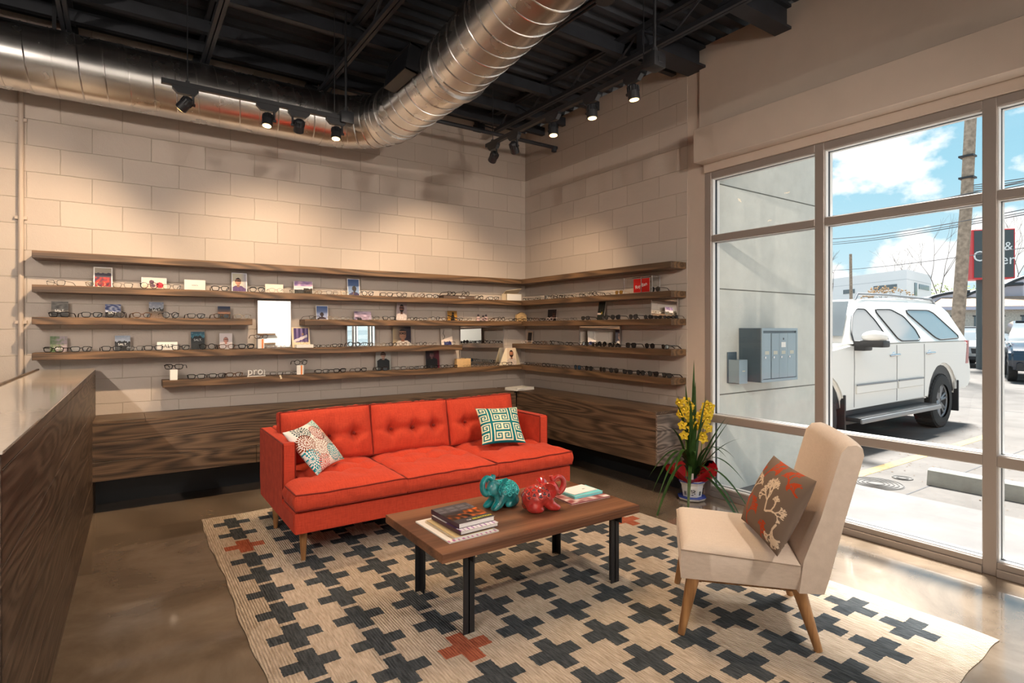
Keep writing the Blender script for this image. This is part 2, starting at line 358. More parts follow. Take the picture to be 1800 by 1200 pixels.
b = bmesh.new(); box(b, -9.2, 0.2, -11.6, -11.4, 0, 3.84); struct(b, 'wall_front', M_white)
b = bmesh.new(); box(b, -4.318, -0.0, -0.055, 0.0, 0.0, 0.27); box(b, -0.055, 0.0, -2.44, -0.055, 0.0, 0.27); struct(b, 'baseboard_back', M_kick)
# steel deck, ribs along x
b = bmesh.new(); prof = []; y = -11.4; p_ = 0.152
while y < 0:
    prof += [(y, 3.838), (y+0.052, 3.838), (y+0.070, 3.876), (y+0.134, 3.876), (y+0.152, 3.838)]; y += p_
prof = [q for q in prof if q[0] <= 0.0]
va = [b.verts.new((-9.0, q[0], q[1])) for q in prof]; vb = [b.verts.new((0.0, q[0], q[1])) for q in prof]
for i in range(len(prof)-1): b.faces.new((va[i], va[i+1], vb[i+1], vb[i]))
box(b, -9.2, 0.2, -11.6, 0.2, 3.90, 4.0)
struct(b, 'ceiling', M_deck, ang=10)

# conduit on the back wall
b = bmesh.new(); tube(b, [(0, 0, 0), (0, 0, 2.55)], 0.017, 10)
for z in (0.75, 1.55, 2.3): box(b, -0.035, 0.035, -0.005, 0.02, z-0.012, z+0.012)
c_ = fin(b, 'wall_conduit', M_plaster, None, (-4.772, -0.02, 0.72)); tag(c_, 'painted vertical conduit running up the block wall above the wooden counter', 'conduit')

# ---------------------------------------------------------------- storefront: one window per bay
ys = [-2.642, -3.615, -4.588, -5.545, -6.51, -7.475, -8.44, -9.405, -10.37, -11.0]
glass_x = 0.062
for i in range(len(ys)-1):
    a, c = ys[i], ys[i+1]
    w = bpy.data.objects.new('window_%d' % (i+1), None); COL.objects.link(w); w['kind'] = 'structure'; w.location = (0, 0, 0)
    yl = a - (0.062 if i == 0 else 0.033); yr = c + 0.033
    b = bmesh.new()
    if i == 0: box(b, 0.0, 0.112, yl, a, 0.0, 2.75, 0.003, 1)
    if i == len(ys)-2: box(b, 0.0, 0.112, c, yr, 0.0, 2.75, 0.003, 1)
    if b.verts: struct(b, 'jamb', M_alum, w)
    else: b.free()
    if i < len(ys)-2:
        b = bmesh.new(); box(b, 0.0, 0.112, c-0.033, c+0.033, 0.0, 2.75, 0.003, 1); struct(b, 'mullion', M_alum, w)
    b = bmesh.new(); box(b, -0.012, 0.112, yr, yl, 0.0, 0.045, 0.003, 1); box(b, 0.0, 0.112, yr, yl, 0.045, 0.082, 0.003, 1); struct(b, 'sill', M_alum, w)
    for nm, z0, z1 in (('lower_rail', 0.630, 0.690), ('transom', 2.160, 2.212), ('head_rail', 2.695, 2.75)):
        b = bmesh.new(); box(b, 0.0, 0.112, yr, yl, z0, z1, 0.003, 1); struct(b, nm, M_alum, w)
    for z0, z1 in ((0.082, 0.630), (0.690, 2.160), (2.212, 2.695)):
        b = bmesh.new(); g = 0.004
        box(b, glass_x-0.010, glass_x+0.014, yr, yr+g, z0, z1); box(b, glass_x-0.010, glass_x+0.014, yl-g, yl, z0, z1)
        box(b, glass_x-0.010, glass_x+0.014, yr+g, yl-g, z0, z0+g); box(b, glass_x-0.010, glass_x+0.014, yr+g, yl-g, z1-g, z1); struct(b, 'glazing_gasket', M_gasket, w)
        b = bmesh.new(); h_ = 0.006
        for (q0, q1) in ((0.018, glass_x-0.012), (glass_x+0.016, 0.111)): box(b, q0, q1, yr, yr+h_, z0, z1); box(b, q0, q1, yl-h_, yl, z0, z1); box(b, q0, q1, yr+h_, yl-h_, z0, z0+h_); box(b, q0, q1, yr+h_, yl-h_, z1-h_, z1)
        struct(b, 'skylit_glazing_stop', M_skylit, w)  # frame side faces, overexposed sky light painted as a pale colour
        b = bmesh.new(); v = [b.verts.new(q) for q in ((glass_x, yl-g, z0+g), (glass_x, yr+g, z0+g), (glass_x, yr+g, z1-g), (glass_x, yl-g, z1-g))]; b.faces.new(v); struct(b, 'glass_pane', M_glass, w)
b = bmesh.new(); box(b, -0.02, 0.112, -11.0, -2.645, 2.75, 2.822, 0.003, 1); struct(b, 'trim_2', M_plaster)

# ================================================================ CEILING STEEL
def joist(x):
    t = thing('steel_joist', '', 'joist', (x, 0, 3.602), group='open web steel joists under the deck')
    b = bmesh.new(); box(b, -0.035, -0.004, -11.3, 0.0, 0.195, 0.234); box(b, 0.004, 0.035, -11.3, 0.0, 0.195, 0.234); fin(b, 'top_chord', M_black, t)
    b = bmesh.new(); box(b, -0.03, -0.004, -11.3, -0.42, 0, 0.035); box(b, 0.004, 0.03, -11.3, -0.42, 0, 0.035); fin(b, 'bottom_chord', M_black, t)
    b = bmesh.new(); pts = [(0, -0.05, 0.20)]; k = 0; y = -0.45
    while y > -11.2: pts.append((0, y, 0.018 if k % 2 == 0 else 0.205)); y -= 0.30; k += 1
    for q, r in zip(pts, pts[1:]): tube(b, [q, r], 0.009, 6)
    fin(b, 'web', M_black, t)
    b = bmesh.new(); box(b, -0.05, 0.05, -0.10, -0.0, 0.12, 0.195); fin(b, 'bearing_seat', M_black, t)
    return t
jl = [(-0.70, 'black steel joist nearest the storefront, above the right lighting track'), (-1.66, 'black steel joist carrying the round junction box'),
      (-2.61, 'black steel joist passing over the duct elbow'), (-3.57, 'black steel joist ending on the back wall left of the elbow'), (-4.47, 'black steel joist meeting the back wall above the conduit'),
      (-5.45, 'leftmost black steel joist, partly outside the frame')]
for x, l in jl: joist(x)['label'] = l
br = [(-0.42, 'black bridging angle closest to the back wall'), (-0.80, 'second black bridging angle out from the back wall'), (-1.35, 'wide black bridging angle, third out from the back wall'),
      (-2.35, 'fourth black bridging angle from the back wall, above the ceiling duct'), (-4.10, 'black bridging angle nearest the camera')]
for y, l in br:
    b = bmesh.new(); box(b, -8.9, -0.02, -0.004, 0.004, -0.055, 0.035); box(b, -8.9, -0.02, 0, 0.05, -0.055, -0.048)
    tag(fin(b, 'bridging_angle', M_black, None, (0, y, 3.755)), l, 'steel angle', 'bridging angles under the deck')
for y0, y1, x0, l in ((-2.665, -2.463, -0.72, 'black steel outrigger beam over the end of the block wall'), (-3.42, -3.29, -0.72, 'black steel outrigger beam set in the plaster above the storefront')):
    b = bmesh.new(); hw = (y1-y0)/2
    box(b, 0, -x0+0.03, -hw, hw, 0.0, 0.02); box(b, 0, -x0+0.03, -hw, hw, 0.165, 0.185); box(b, 0, -x0+0.03, -0.03, 0.03, 0.02, 0.165)
    tag(fin(b, 'steel_beam', M_black, None, (x0, (y0+y1)/2, 3.652)), l, 'steel beam', 'outrigger beams at the storefront')
b = bmesh.new(); tube(b, [(-1.75, 0, 0), (0.02, 0, 0)], 0.022, 8); tube(b, [(-0.02, 0, 0.0), (-0.02, 0, -0.05)], 0.03, 8)
tag(fin(b, 'sprinkler_pipe', M_black, None, (-0.02, -0.62, 3.50)), 'black pipe crossing to the right block wall right of the duct', 'pipe', 'black sprinkler pipes')
b = bmesh.new(); tube(b, [(0, 0, 0), (1.6, 0, 0.0)], 0.016, 8)
box(b, 0.98, 1.12, -0.05, 0.05, -0.05, 0.06, 0.01)
for k in range(4): tube(b, [(1.05, 0, 0.04), (1.0+0.05*k, -0.05*k, 0.14), (1.02+0.05*k, -0.12*k, 0.26)], 0.008, 6)
tag(fin(b, 'sprinkler_pipe', M_black, None, (-3.62, -0.09, 3.56)), 'thin black pipe with a black valve cluster above the horizontal duct', 'pipe', 'black sprinkler pipes')
t = thing('electrical_conduit', 'black conduit with a round junction box under the right joists', 'conduit', (-1.60, -0.35, 3.56))
b = bmesh.new(); tube(b, [(0, 0, 0), (0, -6.5, 0)], 0.014, 8); tube(b, [(0.04, -0.9, 0), (0.04, -6.5, 0)], 0.010, 8)
tube(b, [(0.0, -1.30, 0), (-0.05, -1.42, 0), (-0.12, -1.47, 0), (-0.19, -1.48, 0.0)], 0.013, 8); fin(b, 'conduit_run', M_blackm, t)
b = bmesh.new(); lathe(b, [(0.001, -0.035), (0.058, -0.035), (0.06, -0.03), (0.06, 0.025), (0.001, 0.025)], 20, (0.02, -2.72, -0.01)); fin(b, 'junction_box', M_blackm, t)

# ================================================================ SPIRAL DUCT
RD = 0.236
duct = thing('spiral_duct', 'galvanised round spiral duct turning from the back wall toward the camera', 'duct', (-2.09, -0.42, 3.355))
def duct_run(name, p0, p1, r, pitch=0.150, seam=0.0048):
    b = bmesh.new(); p0 = Vector(p0); p1 = Vector(p1); L = (p1-p0).length; d = (p1-p0)/L
    tube(b, [p0, p1], r, 64)
    side = Vector((0, 0, 1)).cross(d).normalized(); up = Vector((0, 0, 1))
    n = 36; pts = []; turns = int(L/pitch)
    for k in range(turns*n): 
        a = 2*PI*k/n; pts.append(p0 + d*(pitch*k/n+0.02) + (side*math.cos(a) + up*math.sin(a))*(r+0.001))
    tube(b, pts, seam, 5)
    return fin(b, name, M_galv, duct, ang=30)
er = 0.50
duct_run('horizontal_run', (-6.9, 0, 0), (-er, 0, 0), RD)
duct_run('short_run', (0, -er, 0), (0, -1.60, 0), RD)
DD = Vector((-0.112, -1.0, 0.0)).normalized()
duct_run('long_run', (0, -1.62, 0), tuple(Vector((0, -1.62, 0)) + DD*6.0), RD+0.004)
b = bmesh.new(); ng = 7; rings = []
for k in range(ng+1):
    a = (PI/2)*k/ng; c0 = Vector((-er, -er, 0)); p = c0 + Vector((math.sin(a)*er, math.cos(a)*er, 0)); rad = Vector((math.sin(a), math.cos(a), 0))
    rings.append([b.verts.new(p + rad*math.cos(2*PI*q/48)*RD + Vector((0, 0, 1))*math.sin(2*PI*q/48)*RD) for q in range(48)])
    tube(b, [p + rad*math.cos(2*PI*q/36)*(RD+0.001) + Vector((0, 0, 1))*math.sin(2*PI*q/36)*(RD+0.001) for q in range(36)], 0.005, 5, closed=True)
for A_, B_ in zip(rings, rings[1:]):
    for q in range(48): b.faces.new((A_[q], A_[(q+1) % 48], B_[(q+1) % 48], B_[q]))
fin(b, 'elbow', M_galv, duct, ang=12)
def band(name, c, ax, r, w, m):
    b = bmesh.new(); c = Vector(c); a = Vector(ax)
    tube(b, [c-a*w/2, c+a*w/2], r, 48); fin(b, name, m, duct)
band('coupling_band', (-er-0.02, 0, 0), (1, 0, 0), RD+0.006, 0.05, M_galv)
band('coupling_band', (0, -er-0.03, 0), (0, 1, 0), RD+0.008, 0.05, M_galv)
band('coupling_band', (0, -1.62, 0), (0, 1, 0), RD+0.018, 0.075, M_galv)
band('coupling_band', (-2.05, 0, 0), (1, 0, 0), RD+0.004, 0.02, M_galv)
band('hanger_strap', (-4.32+2.09-0.22, 0, 0), (1, 0, 0), RD+0.003, 0.03, M_galv)
b = bmesh.new(); box(b, -0.012, 0.012, -0.004, 0.004, 0, 0.34); fin(b, 'hanger_rod', M_blackm, duct, (-2.45, -0.02, RD-0.02))
b = bmesh.new(); box(b, -0.005, 0.005, -0.005, 0.005, 0, 0.3); fin(b, 'hanger_rod', M_blackm, duct, (-0.18, -3.4, RD+0.02))
# side register on the long run
reg = thing('air_register', 'dark louvred air register on the side of the round duct', 'air register', (-2.09, -1.66, 3.36))
ca, sa = math.cos(R(168)), math.sin(R(168)); Mr = Matrix(((ca, 0, -sa, 0), (0, 1, 0, 0), (sa, 0, ca, 0), (0, 0, 0, 1)))
b = bmesh.new()
for (x0, x1, y0, y1, z0, z1) in ((RD-0.01, RD+0.085, -0.21, 0.21, -0.105, -0.092), (RD-0.01, RD+0.085, -0.21, 0.21, 0.092, 0.105), (RD-0.01, RD+0.085, -0.21, -0.195, -0.105, 0.105), (RD-0.01, RD+0.085, 0.195, 0.21, -0.105, 0.105)): box(b, x0, x1, y0, y1, z0, z1, 0, M=Mr)
fin(b, 'register_frame', M_blackm, reg)
b = bmesh.new()
for k in range(27): box(b, RD+0.055, RD+0.075, -0.19+k*0.0145, -0.186+k*0.0145, -0.092, 0.092, M=Mr)
fin(b, 'louvre_blades', M_blackm, reg)

# ================================================================ TRACK LIGHTS
M_lamp = mat('lamp_face', (1, 0.9, 0.7), 0.4, emit=(1.0, 0.60, 0.22), es=6)
M_lampoff = mat('lamp_face_dim', (0.25, 0.22, 0.2), 0.3)
def rail(name, p0, p1, label, rods, feeds):
    t = thing(name, label, 'lighting track', p0, group='black lighting tracks'); d = Vector(p1)-Vector(p0)
    w = 0.018
    b = bmesh.new()
    if abs(d.x) > abs(d.y): box(b, 0, d.x, -w, w, 0, 0.032, 0.002, 1)
    else: box(b, -w, w, d.y, 0, 0, 0.032, 0.002, 1)
    fin(b, 'rail', M_blackm, t)
    for q in rods:
        p = d*q; b = bmesh.new(); tube(b, [(p.x, p.y, 0.03), (p.x, p.y, 3.84-p0[2])], 0.0035, 6); box(b, p.x-0.012, p.x+0.012, p.y-0.012, p.y+0.012, 0.03, 0.045); fin(b, 'hanging_rod', M_blackm, t)
    for q in feeds:
        p = d*q; b = bmesh.new(); box(b, p.x-0.05, p.x+0.05, p.y-0.045, p.y+0.045, -0.025, 0.065, 0.008, 2); tube(b, [(p.x, p.y, 0.06), (p.x, p.y, 3.84-p0[2])], 0.009, 8); tube(b, [(p.x, p.y, 0.06), (p.x, p.y, 0.10)], 0.018, 8); fin(b, 'feed_box', M_blackm, t)
    return t
rail('lighting_track', (-3.926, -1.45, 3.0), (-2.69, -1.45, 3.0), 'short black lighting track hanging in front of the horizontal duct', (0.12, 0.90), (0.97,))
rail('lighting_track', (-1.50, -1.51, 3.0), (-1.50, -3.46, 3.0), 'black lighting track running from the back corner along the right wall', (0.05, 0.93), (0.975,))
def head(loc, aim, along, label, lit=True, power=60, size=55, col=(1.0, 0.72, 0.46)):
    """track head: adapter clipped in the rail, yoke, slotted can, lamp face"""
    t = thing('track_light', label, 'track light', loc, group='black track light heads')
    ax = Vector(along).normalized(); q = Matrix(((ax.x, -ax.y, 0, 0), (ax.y, ax.x, 0, 0), (0, 0, 1, 0), (0, 0, 0, 1)))
    b = bmesh.new(); tb = bmesh.new()
    prism(tb, [(-0.075, 0), (0.075, 0), (0.075, -0.02), (0.055, -0.045), (-0.045, -0.045), (-0.075, -0.015)], lambda x, z: (x, -0.016, z), lambda x, z: (x, 0.016, z)); merge(b, tb, q); fin(b, 'adapter', M_blackm, t)
    d = (Vector(aim)-Vector(loc)).normalized()
    piv = Vector((0, 0, -0.105)); off = ax*0.045
    b = bmesh.new(); tube(b, [off + Vector((0, 0, -0.04)), off + Vector((0, 0, -0.105))], 0.008, 8)
    tube(b, [off + Vector((0, 0, -0.105)) + ax*0.012, piv - ax*0.01], 0.010, 8); fin(b, 'yoke', M_blackm, t)
    c = piv - d*0.035
    b = bmesh.new(); tube(b, [c - d*0.012, c, c + d*0.03, c + d*0.032, c + d*0.078, c + d*0.082], [0.022, 0.033, 0.0345, 0.036, 0.037, 0.034], 20)
    f0 = d.orthogonal().normalized(); f1 = d.cross(f0)
    for k in range(12):
        a = 2*PI*k/12; s = f0*math.cos(a) + f1*math.sin(a); p = c + s*0.036
        tube(b, [p, p + d*0.032], 0.0030, 5)
    fin(b, 'lamp_can', M_blackm, t)
    b = bmesh.new(); tube(b, [c + d*0.0825, c + d*0.084], 0.0285, 20); fin(b, 'lamp_face', M_lamp if lit else M_lampoff, t)
    s = spot('track_lamp', (0, 0, 0), d, power*0.56, size, 0.7, col)
    s.location = c + d*0.093; s.rotation_euler = d.to_track_quat('-Z', 'Y').to_euler(); s.parent = t
    return t
zt = 3.0
PW = 1.0
head((-3.79, -1.45, zt), (-5.3, 0.0, 1.2), (1, 0, 0), 'track light head nearest the left end of the short track, tilted left', True, 165, 95)
head((-3.285, -1.45, zt), (-3.42, -1.62, 2.0), (1, 0, 0), 'glowing track light head second from the left on the short track', True, 60, 100)
head((-3.07, -1.45, zt), (-2.9, 0.0, 1.4), (-1, 0, 0), 'slotted track light head third from the left on the short track', True, 125, 100)
head((-2.80, -1.45, zt), (-2.90, -1.62, 2.0), (1, 0, 0), 'glowing track light head at the right end of the short track', True, 60, 100)
head((-1.50, -1.62, zt), (-1.35, 0.0, 1.75), (0, -1, 0), 'track light head at the far end of the right track, nearest the corner', True, 110, 78)
head((-1.50, -1.93, zt), (-0.10, -0.7, 1.4), (0, -1, 0), 'slotted track light head second from the corner on the right track', True, 95, 76)
head((-1.50, -2.44, zt), (-1.56, -2.55, 2.0), (0, 1, 0), 'glowing track light head in the middle of the right track', True, 55, 100)
head((-1.50, -2.86, zt), (-1.50, -2.93, 2.0), (0, 1, 0), 'glowing track light head fourth from the corner on the right track', True, 55, 110)
head((-1.50, -3.24, zt), (-1.42, -3.30, 2.0), (0, 1, 0), 'brightest track light head, next to the feed box of the right track', True, 55, 120)
# unseen tracks added left of and behind the camera as fill light
rail('lighting_track', (-5.9, -3.2, 3.0), (-5.9, -8.4, 3.0), 'unseen lighting track left of the camera, added as fill light', (0.1, 0.9), (0.5,))
rail('lighting_track', (-1.95, -5.6, 3.0), (-1.95, -9.2, 3.0), 'unseen lighting track behind the camera, added as fill light', (0.1, 0.9), (0.5,))
for i, (x, y, a, pw, n_) in enumerate(((-5.9, -3.6, (-5.4, 0, 1.2), 85, 'first head'), (-5.9, -4.6, (-3.6, -0.4, 1.0), 170, 'second head'), (-5.9, -5.6, (-3.2, -3.0, 0.0), 150, 'third head'), (-5.9, -7.0, (-4.4, -4.0, 0), 90, 'fourth head'), (-5.9, -8.0, (-3.4, -11.3, 1.5), 500, 'last head'))):
    head((x, y, zt), a, (0, 1, 0), '%s from the back wall on the unseen fill track left of the camera' % n_, True, pw*0.86, 120, (1.0, 0.88, 0.77))
for i, (x, y, a, pw, n_) in enumerate(((-1.95, -6.0, (-1.6, -1.4, 0.9), 170, 'first head'), (-1.95, -7.2, (-0.2, -4.6, 2.6), 110, 'second head'), (-1.95, -8.1, (-1.6, -11.3, 1.5), 600, 'third head'), (-1.95, -8.8, (-0.6, -11.3, 1.6), 400, 'last head'))):
    head((x, y, zt), a, (0, 1, 0), '%s from the back wall on the unseen fill track behind the camera' % n_, True, pw*0.86, 120, (1.0, 0.88, 0.77))
# ================================================================ JOINERY
# reception counter (front face turned 1.3 degrees, ends at y = -3.78)
ct = thing('reception_counter', 'dark planked wooden counter with a glossy white top at the left edge', 'counter', (-4.325, -0.06, 0), -1.25)
L = 3.72
b = bmesh.new()
box(b, -0.345, -0.004, -L, 0, 0.0, 1.055)
fin(b, 'body', M_black, ct)
b = bmesh.new()
for r_, (z0, z1) in enumerate(((0.0, 0.262), (0.266, 0.528), (0.532, 0.794), (0.798, 1.052))):
    yy = 0.0; seg = [(1.9, 1.82), (0.75, 1.6, 1.37), (2.6, 1.12), (1.35, 2.37)][r_]
    for s_ in seg: box(b, -0.004, 0.016, -min(yy+s_-0.002, L), -yy, z0, z1, 0.0015, 1); yy += s_
fin(b, 'plank_front', M_counter, ct)
b = bmesh.new(); box(b, -0.350, -0.335, -L, 0, 1.055, 1.112); box(b, -0.004, 0.016, -L, 0, 1.055, 1.096, 0.001, 1); box(b, -0.350, 0.016, -0.016, 0.0, 1.055, 1.096); box(b, -0.35, 0.016, -L, -L+0.016, 0, 1.096); fin(b, 'wood_edging', M_counter, ct)
b = bmesh.new(); box(b, -0.334, 0.020, -L-0.004, -0.0, 1.096, 1.104, 0.001, 1); fin(b, 'worktop', M_quartz, ct)

# wall-hung bench: two runs meeting in the corner
BZ0, BZ1, BD = 0.262, 0.715, 0.42
bn = thing('wall_bench', 'dark planked low wooden bench hung along the back wall', 'bench', (-2.2, 0, 0))
b = bmesh.new(); box(b, -2.12, 2.2-BD, -BD+0.016, -0.002, BZ0, BZ1-0.024); fin(b, 'carcass', M_black, bn)
b = bmesh.new()
rows = ((0.262, 0.408, (1.15, 1.9, 0.84)), (0.411, 0.553, (1.9, 1.2, 0.79)), (0.556, 0.690, (2.3, 1.59)))
for z0, z1, sg in rows:
    x = -2.12
    for s_ in sg: box(b, x, min(x+s_-0.002, 2.2-BD), -BD, -BD+0.016, z0, z1, 0.0015, 1); x += s_
fin(b, 'plank_front', M_bench, bn)
b = bmesh.new(); x = -2.12
for s_ in (0.34, 1.25, 1.2, 1.08): box(b, x, min(x+s_-0.002, 2.2-BD), -BD, -0.001, BZ1-0.024, BZ1, 0.0015, 1); x += s_
fin(b, 'bench_top', M_bench, bn)
bn = thing('wall_bench', 'dark planked low wooden bench hung along the right block wall', 'bench', (0, -1.2, 0))
b = bmesh.new(); box(b, -BD+0.016, -0.002, -1.25, 1.198, BZ0, BZ1-0.024); fin(b, 'carcass', M_black, bn)
b = bmesh.new()
for z0, z1, sg in rows:
    y = -1.266
    for s_ in (sg[0]+0.3, 1.3, 0.8):
        if y < 1.2-BD: box(b, -BD, -BD+0.016, y, min(y+s_-0.002, 1.2-BD), z0, z1, 0.0015, 1)
        y += s_
fin(b, 'plank_front', M_benchy, bn)
b = bmesh.new(); box(b, -BD, -0.001, -1.266, 0.2, BZ1-0.024, BZ1, 0.0015, 1); box(b, -BD, -0.001, 0.202, 1.199, BZ1-0.024, BZ1, 0.0015, 1); fin(b, 'bench_top', M_benchy, bn)
b = bmesh.new()
for z0, z1, sg in rows: box(b, -BD, -0.002, -1.284, -1.268, z0, z1, 0.0015, 1)
M_end = wood('bench_end_wood', (0.075, 0.055, 0.045), (0.30, 0.24, 0.20), 0, grain=12, stretch=0.3, scale=2.0)
e_ = fin(b, 'end_panel', M_end, bn); e_['label'] = 'paler grey brown plank end panel'

# shelves
SD, ST = 0.20, 0.056
SZ = {1: 2.008, 2: 1.752, 3: 1.508, 4: 1.238, 5: 0.985}
ords = {1: 'top', 2: 'second', 3: 'third', 4: 'fourth', 5: 'bottom'}
def shelf(x0, x1, z, wall, label):
    b = bmesh.new(); c = (x0+x1)/2
    if wall == 'A': box(b, x0-c, x1-c, -SD, -0.0005, -ST, 0, 0.002, 1); loc = (c, 0, z); m = M_shelf
    else: box(b, -SD, -0.0005, x0-c, x1-c, -ST, 0, 0.002, 1); loc = (0, c, z); m = M_shelfy
    o = fin(b, 'floating_shelf', m, None, loc); tag(o, label, 'shelf', 'dark wooden floating shelves on the block walls'); return o
xl = -4.69
shelf(xl, -0.002, SZ[1], 'A', 'empty top floating shelf on the back block wall')
shelf(xl, -0.002, SZ[2], 'A', 'second floating shelf from the top on the back wall, above the tall mirror')
shelf(xl, -3.165, SZ[3], 'A', 'short third floating shelf on the back wall, left of the tall mirror')
shelf(-2.71, -0.002, SZ[3], 'A', 'third floating shelf on the back wall, right of the tall mirror')
shelf(xl, -1.005, SZ[4], 'A', 'fourth floating shelf on the back wall, behind the left counter end')
shelf(-3.855, -0.002, SZ[5], 'A', 'bottom floating shelf on the back wall above the sofa')
for k, l in ((1, 'empty top floating shelf on the right block wall'), (2, 'second floating shelf on the right wall, under the red card stand'), (3, 'third floating shelf on the right wall, under the square end mirror'),
             (4, 'fourth floating shelf on the right wall, stopping short of the back wall'), (5, 'bottom floating shelf on the right wall above the bench')):
    shelf(-2.447, -0.002 if k == 4 else -SD-0.001, SZ[k], 'B', l)
# shelves on the opposite wall, seen in the tall mirror
for z, x0, x1, l in ((1.752, -4.0, -0.6, 'upper shelf on the wall opposite, seen in the tall mirror'), (1.49, -4.0, -0.6, 'middle shelf on the wall opposite, seen in the tall mirror'), (1.25, -2.2, -0.6, 'short lower shelf on the wall opposite, seen in the tall mirror')):
    b = bmesh.new(); box(b, x0, x1, 0.0, 0.2, -0.05, 0, 0.002, 1); tag(fin(b, 'floating_shelf', M_shelf, None, (0, -11.4, z)), l, 'shelf')

# mirrors
def mirror(c, w, z0, z1, wall, label, tilt=2.0, depth=0.05, yaw=0.0):
    t = thing('wall_mirror', label, 'mirror', (c, -depth, z0) if wall == 'A' else (-depth, c, z0), (0 if wall == 'A' else -90)+yaw)
    t.rotation_euler[0] = R(-tilt)
    if wall != 'A': t.rotation_euler = (Matrix.Rotation(R(-90+yaw), 3, 'Z') @ Matrix.Rotation(R(-tilt), 3, 'X')).to_euler()
    h = z1-z0
    b = bmesh.new(); v = [b.verts.new(q) for q in ((-w/2+0.004, 0, 0.004), (w/2-0.004, 0, 0.004), (w/2-0.004, 0, h-0.004), (-w/2+0.004, 0, h-0.004))]; b.faces.new(v)
    box(b, -w/2+0.004, w/2-0.004, 0.001, 0.006, 0.004, h-0.004); fin(b, 'mirror_pane', M_mirror, t)
    b = bmesh.new()
    for q in ((-w/2, -w/2+0.005, 0, h), (w/2-0.005, w/2, 0, h), (-w/2, w/2, 0, 0.005), (-w/2, w/2, h-0.005, h)): box(b, q[0], q[1], -0.004, 0.010, q[2], q[3])
    fin(b, 'mirror_frame', M_alum, t)
    return t
mirror(-2.945, 0.305, 1.242, 1.69, 'A', 'tall mirror filling the gap in the third shelf of the back wall', 1.2, 0.045)
mirror(-2.105, 0.300, 1.239, 1.450, 'A', 'small bright mirror reflecting the storefront, on the fourth shelf', 1.0, 0.04)
mirror(-0.640, 0.600, 0.986, 1.448, 'A', 'wide mirror beside the corner reflecting the sunglasses shelves', 0.6, 0.03)
mirror(-1.355, 0.62, 1.239, 1.450, 'B', 'low mirror on the right wall behind the fourth shelf sunglasses', 0.8, 0.03)
mirror(-2.235, 0.31, 1.509, 1.694, 'B', 'square mirror at the window end of the third right shelf', 1.5, 0.05)

